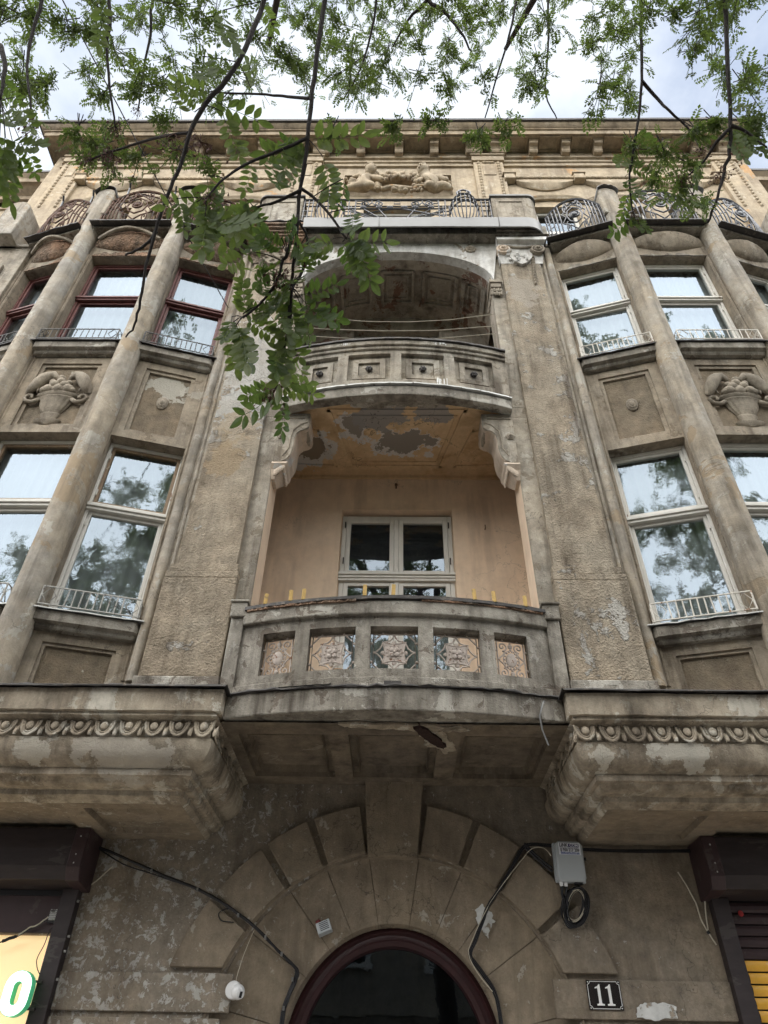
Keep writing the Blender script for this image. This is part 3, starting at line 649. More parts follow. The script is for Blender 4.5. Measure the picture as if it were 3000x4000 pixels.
# ---------------------------------------------------------------- piers, pilasters and capitals flanking the loggias
def rosette(mb, c, r, n=8, d=0.03):
    """flower on a wall facing -Y"""
    for k, rr_ in enumerate((r, r * .66, r * .36)):
        rows = []
        m = 24
        for dd, q in ((0.0, 1.0), (d * .6, .96), (d, .78)):
            rows.append([(c[0] + rr_ * q * (1 + .10 * math.cos(n * t)) * math.cos(t), c[1] - k * d * .55 - dd, c[2] + rr_ * q * (1 + .10 * math.cos(n * t)) * math.sin(t)) for t in [2 * PI * i / m for i in range(m)]])
        mb.loft(rows, closed=True)
    mb.sphere((c[0], c[1] - d * 2, c[2]), r * .22, 7, 5)
def volute(mb, c, r, dirn=1, depth=0.07):
    rows = [[(c[0] + r * .94 * math.cos(t), c[1] - y, c[2] + r * .94 * math.sin(t)) for t in [2 * PI * i / 20 for i in range(20)]] for y in (-.05, depth * .55)]
    mb.loft(rows, closed=True)
    sp = spiral(0, 0, r, PI / 2, 2.2 * dirn, 36, .12)
    mb.tube([(c[0] + x, c[1] - depth * .6 - .03 * i / 36, c[2] + z) for i, (x, z) in enumerate(sp)], r * .17, 6, r * .12)
    mb.sphere((c[0], c[1] - depth - .01, c[2]), r * .24, 7, 5)
def pier(s):
    random.seed(21 + s)
    P = empty('pilaster', (0, 0, 0), B)
    x_in, x_out = 1.40, 2.42
    for z0, z1 in ((4.235, 8.0), (8.17, 12.02)):
        mb = MB().box(x_in, x_out, -1.27, -0.92, z0, z1)
        mb.build('pier', 'plaster', P, s, bevel=0.012)
    MB().box(1.405, x_out, -1.268, -0.92, 8.0, 8.17).build('pier_course', 'plaster', P, s)
    # rough shaft and its pedestal
    mb = MB(); rows = []
    for z in xs(5.72, 11.42, 40):
        rows.append([(1.588 + random.uniform(-.004, .004), -1.26, z), (1.592 + random.uniform(-.004, .004), -1.325, z), (2.19 + random.uniform(-.005, .005), -1.325, z), (2.196 + random.uniform(-.005, .005), -1.26, z)])
    mb.loft(rows, closed=True); mb.build('shaft', 'roughcast', P, s)
    mb = MB().box(1.562, 2.25, -1.345, -1.262, 5.62, 5.72).box(1.548, 2.275, -1.365, -1.262, 5.535, 5.617); mb.build('pedestal_moulding', 'roughcast', P, s, bevel=0.012)
    MB().box(1.548, 2.275, -1.375, -1.262, 4.46, 5.532).build('pedestal', 'roughcast', P, s, bevel=0.014)
    MB().box(1.535, 2.30, -1.405, -1.262, 4.236, 4.457).build('plinth', 'concrete', P, s, bevel=0.014)
    # roll moulding towards the bay window
    mb = MB()
    mb.tube([(2.355, -1.268, z) for z in xs(4.45, 11.9, 30)], 0.055, 10); mb.tube([(2.26, -1.266, z) for z in xs(5.74, 11.6, 20)], 0.022, 8)
    mb.build('roll_moulding', 'column_plaster', P, s, smooth=True)
    # small capped post where the parapet meets the pier
    mb = MB().box(1.39, 1.54, -1.42, -1.272, 5.06, 5.21).box(1.375, 1.552, -1.44, -1.272, 5.212, 5.235).box(1.405, 1.53, -1.39, -1.272, 4.24, 5.058); mb.build('parapet_post', 'concrete', P, s, bevel=0.008)
    # capital with volutes and a string of bellflowers
    mb = MB()
    mb.loft([[(1.58, -1.33, 11.42), (2.22, -1.33, 11.42)], [(1.56, -1.36, 11.6), (2.26, -1.36, 11.6)], [(1.56, -1.40, 11.85), (2.28, -1.40, 11.85)], [(1.55, -1.47, 11.88), (2.32, -1.47, 11.88)], [(1.55, -1.47, 11.98), (2.34, -1.47, 11.98)]], jit=.012)
    mb.loft([[(1.58, -1.26, 11.42), (1.58, -1.33, 11.42)], [(1.55, -1.26, 11.98), (1.55, -1.47, 11.98)]])
    mb.loft([[(2.22, -1.26, 11.42), (2.22, -1.33, 11.42)], [(2.34, -1.26, 11.98), (2.34, -1.47, 11.98)]])
    mb.build('capital_block', 'broken_brick' if s < 0 else 'whitewash', P, s)
    mb = MB(); volute(mb, (1.655, -1.36, 11.70), 0.115, 1); mb.build('volute', 'bracket_plaster', P, s, smooth=True)
    mb = MB(); volute(mb, (2.165, -1.36, 11.70), 0.115, -1); mb.build('volute', 'carved', P, s, smooth=True)
    mb = MB(); mb.tube([(1.70, -1.40, 11.80), (1.80, -1.40, 11.765), (1.91, -1.40, 11.755), (2.02, -1.40, 11.765), (2.12, -1.40, 11.80)], .022, 6)
    mb.build('volute_band', 'carved', P, s, smooth=True)
    mb = MB(); sh = [(1.72, 11.66), (2.09, 11.66), (2.07, 11.52), (2.02, 11.44), (1.96, 11.36), (1.90, 11.33), (1.84, 11.37), (1.78, 11.45), (1.74, 11.53)]
    mb.prism(sh, lambda x, z: (x, -1.375, z), lambda x, z: (x, -1.32, z)); lumps(mb, (1.905, -1.372, 11.53), 22, (.09, .008, .07), .035, .7)
    mb.build('drapery', 'carved' if s < 0 else 'whitewash', P, s)
    mb = MB(); z = 11.58
    for k in range(11):
        r = .036 * (1 - .03 * k); mb.lathe([(.012, 0), (r, -.022), (r * .9, -.045), (r * .35, -.06)], 8, (2.085 - .004 * k, -1.345, z)); z -= .07
    mb.build('bellflower_string', 'carved', P, s, smooth=True)
    # capital of the upper loggia's jamb
    mb = MB().box(1.375, 1.56, -1.335, -0.95, 10.90, 10.965).box(1.39, 1.54, -1.315, -0.95, 10.80, 10.897)
    for k in range(10): mb.sphere((1.40 + .016 * (k % 5) * 2, -1.30 - .012 * (k % 2), 10.72 - .09 * (k // 5)), (.022, .02, .05), 6, 5)
    for k in range(7): mb.sphere((1.39, -1.26 + .05 * k, 10.72 - .03 * (k % 2)), (.02, .024, .06), 6, 5)
    mb.build('jamb_capital', 'carved', P, s)
    # S-scroll bracket under the upper balcony
    pr = [(1.40, 8.0), (1.03, 8.0), (1.03, 7.90), (1.02, 7.83), (1.03, 7.76), (1.075, 7.72), (1.13, 7.70), (1.17, 7.65), (1.185, 7.56), (1.185, 7.46), (1.19, 7.37), (1.21, 7.29), (1.25, 7.22), (1.31, 7.185), (1.40, 7.18)]
    K = MB(); K.prism(pr, lambda x, z: (x, -1.30, z), lambda x, z: (x, -0.96, z)); K = K.build('bracket', 'bracket_plaster', B, s, bevel=0.012)
    F = MB(); F.prism([(x + .006 if x < 1.39 else x, z) for x, z in pr], lambda x, z: (x, -1.318, z), lambda x, z: (x, -1.302, z)); F.build('bracket_face', 'plaster', K, s, bevel=0.004)
    D = MB(); D.tube([(1.085, -1.32, 7.77), (1.075, -1.1, 7.755), (1.085, -0.98, 7.77)], .04, 10)
    for k in range(6): D.tube([(1.085 + .042 * math.cos(t), -1.30 + .05 * k, 7.77 + .042 * math.sin(t)) for t in [2 * PI * i / 10 for i in range(10)]], .008, 5, closed=True)
    rosette(D, (1.345, -1.32, 7.60), .052, 6, .016)
    for z_ in (7.955, 7.90): D.box(1.10, 1.38, -1.326, -1.316, z_, z_ + .012)
    D.tube([(1.06, -1.322, 7.84), (1.14, -1.322, 7.80), (1.22, -1.322, 7.70), (1.235, -1.322, 7.55), (1.24, -1.322, 7.40), (1.30, -1.322, 7.28)], .008, 5)
    D.build('bracket_scroll', 'carved', K, s, smooth=True)
    G = MB(); G.loft([[(1.23, -1.31, 7.19), (1.41, -1.31, 7.19), (1.41, -1.0, 7.19), (1.23, -1.0, 7.19)], [(1.24, -1.34, 7.14), (1.41, -1.34, 7.14), (1.41, -1.0, 7.14), (1.24, -1.0, 7.14)], [(1.28, -1.30, 7.08), (1.41, -1.30, 7.08), (1.41, -1.02, 7.08), (1.28, -1.02, 7.08)], [(1.36, -1.27, 6.95), (1.40, -1.27, 6.95), (1.40, -1.1, 6.95), (1.36, -1.1, 6.95)]], closed=True)
    for k in range(6): G.sphere((1.27 + .018 * k, -1.31, 7.11 - .02 * k), (.022, .02, .05), 6, 5)
    for k in range(5): G.sphere((1.27, -1.28 + .06 * k, 7.10), (.02, .03, .055), 6, 5)
    G.build('bracket_leaf', 'bracket_plaster', K, s)
    return P
piers = {s: pier(s) for s in (1, -1)}

# ---------------------------------------------------------------- lower loggia
LG = empty('loggia', (0, 0, 0), B)
WXL, WXR, WZT = -0.69, 0.735, 7.51
YB = -0.10
mb = MB()
mb.loft([[(-1.6, YB, 4.24), (-1.6, YB, 8.12)], [(WXL, YB, 4.24), (WXL, YB, 8.12)]]); mb.loft([[(WXR, YB, 4.24), (WXR, YB, 8.12)], [(1.6, YB, 4.24), (1.6, YB, 8.12)]])
mb.add([(WXL, YB, WZT), (WXR, YB, WZT), (WXR, YB, 8.12), (WXL, YB, 8.12)], [(0, 1, 2, 3)])
mb.loft([[(WXL, YB, 4.24), (WXL, YB, WZT), (WXR, YB, WZT), (WXR, YB, 4.24)], [(WXL + .012, YB + .14, 4.24), (WXL + .012, YB + .14, WZT - .012), (WXR - .012, YB + .14, WZT - .012), (WXR - .012, YB + .14, 4.24)]])
for sx in (-1, 1):
    mb.loft([[(sx * 1.6, YB, 4.24), (sx * 1.6, YB, 8.12)], [(sx * 1.6, -.93, 4.24), (sx * 1.6, -.93, 8.12)], [(sx * 1.398, -.93, 4.24), (sx * 1.398, -.93, 8.12)], [(sx * 1.398, -1.262, 4.24), (sx * 1.398, -1.262, 8.12)]])
mb.build('loggia_wall', 'loggia_paint', LG)
MB().add([(-1.6, -1.3, 4.236), (1.6, -1.3, 4.236), (1.6, YB + .14, 4.236), (-1.6, YB + .14, 4.236)], [(0, 1, 2, 3)]).build('loggia_floor', 'concrete', LG)
# ceiling with raised panel mouldings
mb = MB(); z = 8.10
mb.add([(-1.62, YB + .02, z), (1.62, YB + .02, z), (1.62, -.94, z), (-1.62, -.94, z), (1.396, -.94, z), (-1.396, -.94, z), (1.396, -1.40, z), (-1.396, -1.40, z)], [(0, 1, 2, 3), (5, 4, 6, 7)])
def strip(mb, p, q, w=.03, h=.018, zz=8.10):
    p = Vector((*p, 0)); q = Vector((*q, 0)); t = (q - p).normalized(); n = Vector((-t.y, t.x, 0)) * w / 2; p = p - t * w / 2; q = q + t * w / 2
    vs = [p + n, q + n, q - n, p - n]; mb.add([(v.x, v.y, zz + .002) for v in vs] + [(v.x * 1, v.y, zz - h) for v in vs], [(0, 1, 5, 4), (1, 2, 6, 5), (2, 3, 7, 6), (3, 0, 4, 7), (4, 5, 6, 7)])
def frame(mb, pts, **k):
    for i in range(len(pts)): strip(mb, pts[i], pts[(i + 1) % len(pts)], **k)
frame(mb, [(-0.82, -1.29), (0.85, -1.29), (0.60, -0.31), (-0.60, -0.31)], w=.045, h=.022); frame(mb, [(-0.72, -1.20), (0.75, -1.20), (0.545, -0.39), (-0.545, -0.39)], w=.02, h=.014)
for sx in (-1, 1): frame(mb, [(sx * 0.79, -0.31), (sx * 1.44, -0.34), (sx * 1.44, -0.95), (sx * 0.98, -0.95)], w=.035, h=.02)
mb.loft([[(x, -1.39, 8.10) for x in xs(-1.395, 1.395, 20)], [(x, bow(x, -1.41, -1.66, 1.41) + .12, 8.10) for x in xs(-1.395, 1.395, 20)]])
mb.box(-1.6, 1.6, YB - .03, YB - .002, 8.045, 8.098)
mb.build('loggia_ceiling', 'ceiling_paint', LG)
# the double window at the back
def bar(mb, x0, x1, y0, y1, z0, z1): mb.box(x0, x1, y0, y1, z0, z1)
yy = YB + .10
f_ = MB(); bar(f_, WXL + .01, WXL + .065, yy - .02, yy + .05, 5.2, 7.46); bar(f_, WXR - .065, WXR - .01, yy - .02, yy + .05, 5.2, 7.46); bar(f_, WXL + .066, WXR - .066, yy - .02, yy + .05, 7.40, 7.46); bar(f_, -.012, .046, yy - .035, yy + .05, 5.2, 7.40)
bar(f_, WXL - .02, WXR + .02, yy - .08, yy + .03, 6.50, 6.535); bar(f_, WXL + .0, WXR + .0, yy - .06, yy + .03, 6.42, 6.498); bar(f_, WXL - .01, WXR + .01, yy - .075, yy + .03, 6.455, 6.47)
bar(f_, WXL, WXR, yy - .05, yy + .05, 5.12, 5.20)
f_.build('window_frame', 'paint_white', LG, bevel=.006)
sash = []
for (x0, x1) in ((WXL + .068, -.014), (.048, WXR - .068)):
    for (z0, z1) in ((6.537, 7.398), (5.205, 6.418)):
        q = MB(); bar(q, x0, x0 + .055, yy - .025, yy + .02, z0, z1); bar(q, x1 - .055, x1, yy - .025, yy + .02, z0, z1); bar(q, x0 + .056, x1 - .056, yy - .025, yy + .02, z0, z0 + .055); bar(q, x0 + .056, x1 - .056, yy - .025, yy + .02, z1 - .055, z1)
        q.build('sash', 'paint_white', LG, bevel=.005)
        tl = random.uniform(-.006, .006)
        MB().add([(x0 + .05, yy + tl, z0 + .05), (x1 - .05, yy - tl, z0 + .05), (x1 - .05, yy - tl + .004, z1 - .05), (x0 + .05, yy + tl + .004, z1 - .05)], [(0, 1, 2, 3)]).build('pane', 'glass_wavy', LG)
h = MB()
for x in (WXL + .05, WXR - .05):
    for z in (6.68, 7.25): h.tube([(x, yy - .045, z), (x, yy - .045, z + .09)], .009, 6)
h.build('hinges', 'tin_dark', LG)
mb = MB(); rows = []
for x in xs(WXL, WXR, 50): rows.append([(x, yy + .12 + .02 * math.sin(x * 55), 5.2), (x, yy + .12 + .02 * math.sin(x * 55), 6.0)])
mb.loft(rows); mb.build('curtain', 'curtain_cloth', LG, smooth='all')
MB().box(WXL - .3, WXR + .3, .75, .8, 4.5, 7.9).box(WXL, WXR, yy + .06, yy + .10, 7.27, 7.46).build('room_backing', 'room_dark', LG)
MB().lathe([(.012, 0), (.012, .05), (.02, .055), (.02, .075)], 8, (0.01, YB - .03, 7.86)).build('ceiling_hook', 'iron_rust', LG)
MB().tube([(1.14, YB - .005, 7.18), (1.14, YB - .05, 7.18), (1.14, YB - .05, 7.22)], .007, 5).build('wall_hook', 'iron_rust', LG)

# ---------------------------------------------------------------- upper balcony: slab and panelled parapet
p3 = lambda x: bow(x, -1.37, -1.565, 1.41)
s3 = lambda x: bow(x, -1.41, -1.64, 1.41)
mb = MB(); bow_block(mb, -1.40, 1.40, 7.985, 8.145, s3, lambda x: s3(x) + .13, 30, .004); U = mb.build('balcony_slab', 'concrete', B, bevel=.012)
mb = MB(); random.seed(6); bow_block(mb, -1.41, 1.41, 8.15, 8.168, lambda x: s3(x) - .035, lambda x: p3(x) + .05, 40, .006); mb.build('slab_flashing', 'tin_pale', U)
MB().prism(ragged([(-.72, -1.44), (.0, -1.52), (.72, -1.44), (.55, -1.36), (.30, -1.33), (.05, -1.37), (-.25, -1.30), (-.50, -1.36)], .014), lambda x, y: (x, y, 8.085), lambda x, y: (x, y, 8.102)).build('bare_concrete', 'concrete', U)
UP = empty('balcony_parapet', (0, 0, 0), B)
cells = [(-1.19, -0.735), (-0.605, -0.07), (0.065, 0.605), (0.735, 1.225)]; Z0, Z1 = 8.36, 8.865
p3i = lambda x: p3(x) + .14
mb = MB(); bow_block(mb, -1.41, 1.41, 8.17, Z0, p3, p3i, 30); bow_block(mb, -1.41, 1.41, Z1, 8.93, p3, p3i, 30)
ee = [-1.41] + [c for h in cells for c in h] + [1.41]
for k in range(0, len(ee), 2): bow_block(mb, ee[k], ee[k + 1], Z0, Z1, p3, p3i, 4)
mb.build('parapet_wall', 'plaster', UP)
mb = MB(); bow_block(mb, -1.41, 1.41, 8.935, 8.985, lambda x: p3(x) - .028, p3i, 30); bow_block(mb, -1.41, 1.41, 8.99, 9.07, lambda x: p3(x) - .055, p3i, 30, .003); mb.build('coping', 'plaster', UP, bevel=.008)
mb = MB(); bow_block(mb, -1.415, 1.415, 9.074, 9.10, lambda x: p3(x) - .08, lambda x: p3i(x) + .02, 40, .006); mb.build('coping_tin', 'tin_dark', UP)
mb = MB(); bow_block(mb, -1.41, 1.41, 8.18, 8.23, lambda x: p3(x) - .012, lambda x: p3(x) + .02, 30); mb.build('parapet_plinth', 'plaster', UP)
for (x0, x1) in cells:
    mb = MB()
    for (i0, d) in ((0.0, .055), (.062, .035), (.135, .062)):
        a0, a1, b0, b1 = x0 + i0, x1 - i0, Z0 + i0, Z1 - i0
        j = .060 if i0 == 0 else .07
        if i0 < .13:
            for q in ((a0, a1, b0, b0 + j), (a0, a1, b1 - j, b1), (a0, a0 + j, b0 + j, b1 - j), (a1 - j, a1, b0 + j, b1 - j)):
                bow_block(mb, q[0], q[1], q[2], q[3], lambda x, d=d: p3(x) + d, p3i, 4)
        else: bow_block(mb, a0, a1, b0, b1, lambda x, d=d: p3(x) + d, p3i, 4)
    mb.build('panel', 'plaster', UP)
    xc = (x0 + x1) / 2; mb = MB()
    for k in range(6):
        t = 2 * PI * k / 6; mb.sphere((xc + .028 * math.cos(t), p3(xc) + .035, 8.61 + .028 * math.sin(t)), (.021, .026, .021), 7, 5)
    mb.sphere((xc, p3(xc) + .02, 8.61), .02, 7, 5); mb.build('flower_boss', 'tin_dark', UP, smooth='all')
mb = MB(); mb.prism([(-.075, 8.17)] + [(-.075 * math.cos(t), 8.17 + .05 * math.sin(t)) for t in xs(.1, PI - .1, 8)] + [(.075, 8.17)], lambda x, z: (x - .02, p3(0) - .015, z), lambda x, z: (x - .02, p3(0) + .05, z)); mb.build('drain_mouth', 'room_dark', UP)
random.seed(8); mb = MB()                                  # paint runs on the parapet
for (xa, xb, zt, n) in ((0.50, 0.64, 8.42, 9), (0.50, 0.62, 8.17, 5), (-0.72, -0.60, 8.17, 7), (-0.70, -0.56, 9.06, 7), (0.48, 0.64, 9.06, 8)):
    for _ in range(n):
        x = random.uniform(xa, xb); L_ = random.uniform(.05, .2)
        yo = (lambda x: p3(x) - .004) if zt < 8.5 and zt > 8.3 else ((lambda x: s3(x) - .004) if zt < 8.3 else (lambda x: p3(x) - .058))
        if zt > 9: L_ *= .3
        if zt < 8.3: continue
        w_ = random.uniform(.003, .007); mb.box(x - w_, x + w_, yo(x), yo(x) + .004, zt - L_, zt - random.uniform(0, .04))
mb.build('paint_runs', 'enamel_white', UP)

# ---------------------------------------------------------------- upper loggia: arched front, coffered vault
UL = empty('loggia', (0, 0, 0), B)
EA, EB, EZ = 1.43, 0.83, 10.96
def ell(t, k=1.0): return (EA * k * math.cos(t) + .015, EZ + EB * k * math.sin(t))
ts = xs(0, PI, 40)
YF = -1.315
mb = MB()
mb.loft([[(max(-1.59, min(1.59, ell(t)[0] * 1.115)), YF, 12.06) for t in ts], [(ell(t)[0], YF, ell(t)[1]) for t in ts], [(ell(t)[0] * .985, -1.18, ell(t)[1] - .012) for t in ts]])
fw = mb.build('arch_wall', 'whitewash', UL)
MB().loft([[(ell(t)[0] * .985, -1.18, ell(t)[1] - .012) for t in ts], [(ell(t)[0] * .985, -1.02, ell(t)[1] - .012) for t in ts], [(ell(t)[0] * 1.03, -1.02, ell(t)[1] + .03) for t in ts], [(ell(t)[0] * 1.03, -.06, ell(t)[1] + .03) for t in ts]]).build('vault', 'vault_plaster', UL, smooth=True)
def vp(x, y, d):                                           # point on the vault, d below it
    t = math.acos(max(-1, min(1, (x - .015) / (EA * 1.03)))); return (x, y, EZ + .03 + EB * math.sin(t) - d)
for (x0, x1) in ((-1.33, -1.02), (-0.88, -0.42), (-0.23, 0.265), (0.44, 0.95), (1.06, 1.36)):
    mb = MB()
    for (w_, d, i_) in ((.06, .05, 0.0), (.03, .03, .10)):
        a0, a1, y0, y1 = x0 + i_ * .8, x1 - i_ * .8, -.97 + i_ * .8, -.40 - i_ * .8
        for (p, q) in (((a0, y0), (a1, y0)), ((a0, y1), (a1, y1))):
            mb.loft([[vp(x, p[1] + e * w_, dd) for e, dd in ((-.5, 0), (-.4, d), (.4, d), (.5, 0))] for x in xs(a0, a1, 6)])
        for xx in (a0, a1):
            mb.loft([[vp(xx + e * w_, y, dd) for e, dd in ((-.5, 0), (-.4, d), (.4, d), (.5, 0))] for y in (y0, y1)])
    mb.build('coffer', 'vault_plaster', UL)
mb = MB()
DX0, DX1, DZ = -.70, .705, 11.46
mb.add([(-1.6, -.1, 8.17), (DX0, -.1, 8.17), (DX0, -.1, DZ), (DX1, -.1, DZ), (DX1, -.1, 8.17), (1.6, -.1, 8.17), (1.6, -.1, 11.95), (-1.6, -.1, 11.95)], [(0, 1, 2, 7), (2, 3, 6, 7), (3, 4, 5, 6)])
mb.loft([[(DX0, -.1, 8.17), (DX0, -.1, DZ), (DX1, -.1, DZ), (DX1, -.1, 8.17)], [(DX0, .08, 8.17), (DX0, .08, DZ), (DX1, .08, DZ), (DX1, .08, 8.17)]])
for sx in (-1, 1): mb.loft([[(sx * 1.6, -.1, 8.17), (sx * 1.6, -.1, 11.4)], [(sx * 1.6, -.93, 8.17), (sx * 1.6, -.93, 11.4)], [(sx * 1.398, -.93, 8.17), (sx * 1.398, -.93, 11.4)], [(sx * 1.398, -1.262, 8.17), (sx * 1.398, -1.262, 10.9)]])
mb.build('loggia_wall', 'vault_plaster', UL)
MB().box(DX0, DX1, .03, .06, 11.36, 11.458).box(DX0, DX1, .02, .06, 11.10, 11.17).box(-.03, .03, .02, .06, 8.2, 11.36).box(DX0, DX0 + .06, .02, .06, 8.2, 11.36).box(DX1 - .06, DX1, .02, .06, 8.2, 11.36).build('balcony_door_frame', 'rail_grey', UL)
MB().add([(DX0, .05, 8.2), (DX1, .05, 8.2), (DX1, .05, 11.4), (DX0, .05, 11.4)], [(0, 1, 2, 3)]).build('balcony_door_pane', 'glass_dark', UL)
MB().box(DX0 - .2, DX1 + .2, .5, .55, 8, 11.7).build('room_backing', 'room_dark', UL)
for x in (-1.128, 1.153):
    mb = MB(); rosette(mb, (x, YF - .004, 11.835), .085, 8, .03); mb.build('arch_rosette', 'carved', UL, smooth=True)

# ---------------------------------------------------------------- bay windows, spandrels and engaged columns
A0, A1 = (2.36, -1.165), (3.445, -1.465)
SEGS = {'inner': (A0, A1, 0.85), 'middle': (A1, (2 * CX - A1[0], A1[1]), 1.0), 'outer': ((2 * CX - A1[0], A1[1]), (2 * CX - A0[0], A0[1]), 0.85)}
def hbox(mb, M, u0, u1, d0, d1, z0, z1): mb.box(u0, u1, d0, d1, z0, z1, M)
def window(s, M, w, z0, z1, ztr, paint, paint_top, glass, bars, tilt):
    W_ = empty('window', (0, 0, 0), B)
    g = -0.18; h = w / 2; fj, sj = .034, .036
    mb = MB()
    for u0, u1 in ((-h, -h + fj), (h - fj, h)): hbox(mb, M, u0, u1, g - .05, g + .045, z0, z1)
    hbox(mb, M, -h + fj + .001, h - fj - .001, g - .05, g + .045, z1 - .04, z1); hbox(mb, M, -h + fj + .001, h - fj - .001, g - .05, g + .05, z0, z0 + .05)
    mb.build('window_frame', paint, W_, s, bevel=.006)
    mb = MB(); hbox(mb, M, -h + .002, h - .002, g - .04, g + .075, ztr - .055, ztr - .022); hbox(mb, M, -h + .002, h - .002, g - .04, g + .095, ztr - .018, ztr + .018); hbox(mb, M, -h + .002, h - .002, g - .04, g + .065, ztr + .022, ztr + .05)
    mb.build('transom', paint, W_, s, bevel=.005)
    for k, (a, b_) in enumerate(((z0 + .052, ztr - .058), (ztr + .053, z1 - .042))):
        pt = paint_top if k else paint
        mb = MB(); e0 = fj + .003; e1 = e0 + sj
        for u0, u1 in ((-h + e0, -h + e1), (h - e1, h - e0)): hbox(mb, M, u0, u1, g - .03, g + .025, a, b_)
        hbox(mb, M, -h + e1 + .001, h - e1 - .001, g - .03, g + .025, a, a + .042); hbox(mb, M, -h + e1 + .001, h - e1 - .001, g - .03, g + .025, b_ - .038, b_)
        mb.build('sash', pt, W_, s, bevel=.005)
        t1, t2 = random.uniform(-tilt, tilt), random.uniform(-tilt, tilt); u = h - e1 + .006
        MB().add([(-u, g - t1 - t2, a + .036), (u, g + t1 - t2, a + .036), (u, g + t1 + t2, b_ - .032), (-u, g - t1 + t2, b_ - .032)], [(0, 1, 2, 3)], M).build('pane', glass[k], W_, s)
        if bars:
            for zz in (a + .12, b_ - .20):
                mb = MB(); hbox(mb, M, h - .05, h - .037, g + .026, g + .045, zz, zz + .08); mb.build('hinge', paint, W_, s)
    rows = []; ph = random.uniform(0, 6)
    for u in xs(-h, h, 44): rows.append([tuple(M @ Vector((u, g - .12 + .018 * math.sin(u * 48 + ph), zz))) for zz in (z0, z1)])
    MB().loft(rows).build('curtain', 'curtain_cloth', W_, s, smooth='all')
    return W_
def planter(s, M, w, z, mat, par):
    mb = MB(); h = w / 2 + .02; d0, d1 = 0.0, 0.155; H = .205
    for zz in (z + .015, z + H): mb.tube([(-h, d0, zz), (-h, d1, zz), (h, d1, zz), (h, d0, zz)], .0085, 5, M=M)
    for u, dd in ((-h, d1), (h, d1), (-h, d0), (h, d0)): mb.tube([(u, dd, z + .005), (u, dd, z + H)], .009, 5, M=M)
    n = 10
    for k in range(n):
        u = -h + .16 + (2 * h - .32) * k / (n - 1); mb.tube([(u, d1, z + .015), (u + random.uniform(-.008, .008), d1 + .002, z + H)], .0065, 4, M=M)
    for sx in (-1, 1):
        c = sx * (h - .07); mb.tube([(c - .06, d1, z + .11), (c, d1, z + .2), (c + .06, d1, z + .11), (c, d1, z + .02)], .006, 4, closed=True, M=M)
        for e in ((sx * h, .08),): mb.tube([(e[0], .02, z + .11), (e[0], .08, z + .2), (e[0], .14, z + .11), (e[0], .08, z + .02)], .006, 4, closed=True, M=M)
    mb.build('planter_rail', mat, par, s, smooth=True)
def sill(s, M, w, z, par, pale):
    h = w / 2 + .07; mb = MB()
    rows = []
    for (u, k) in ((-h, 0), (-h + .05, 1), (h - .05, 1), (h, 0)):
        e = .11 if k else .05
        rows.append([(u, -.1, z - .17), (u, e - .05, z - .17), (u, e - .035, z - .155), (u, e - .03, z - .13), (u, e + .02, z - .115), (u, e + .025, z - .02), (u, e + .01, z - .006), (u, -.1, z - .006)])
    mb.loft(rows, M, closed=True, jit=.002); mb.build('sill', 'concrete', par, s)
    mb = MB(); e = [(u, .165 + random.uniform(-.004, .004), z + random.uniform(-.008, .004)) for u in xs(-h - .02, h + .02, 12)]
    mb.loft([[(p[0], p[1], p[2] - .012) for p in e], e, [(p[0], -.14, z + .012) for p in e]], M); mb.build('sill_tin', 'tin_pale' if pale else 'tin_dark', par, s)
def panel_frame(s, M, w, z0, z1, par, mat='spandrel_rough', b1=.085, b2=.045):
    h = w / 2; mb = MB()
    def ring(i, t, d):
        hbox(mb, M, -h + i, h - i, -.10, d, z0 + i, z0 + i + t); hbox(mb, M, -h + i, h - i, -.10, d, z1 - i - t, z1 - i); hbox(mb, M, -h + i, -h + i + t, -.10, d, z0 + i + t, z1 - i - t); hbox(mb, M, h - i - t, h - i, -.10, d, z0 + i + t, z1 - i - t)
    ring(0, b1, 0.0); ring(b1, b2, -.022)
    mb.build('panel_frame', 'bay_plaster', par, s)
    mb = MB(); i = b1 + b2; hbox(mb, M, -h + i, h - i, -.10, -.05, z0 + i, z1 - i); mb.build('panel_field', mat, par, s)
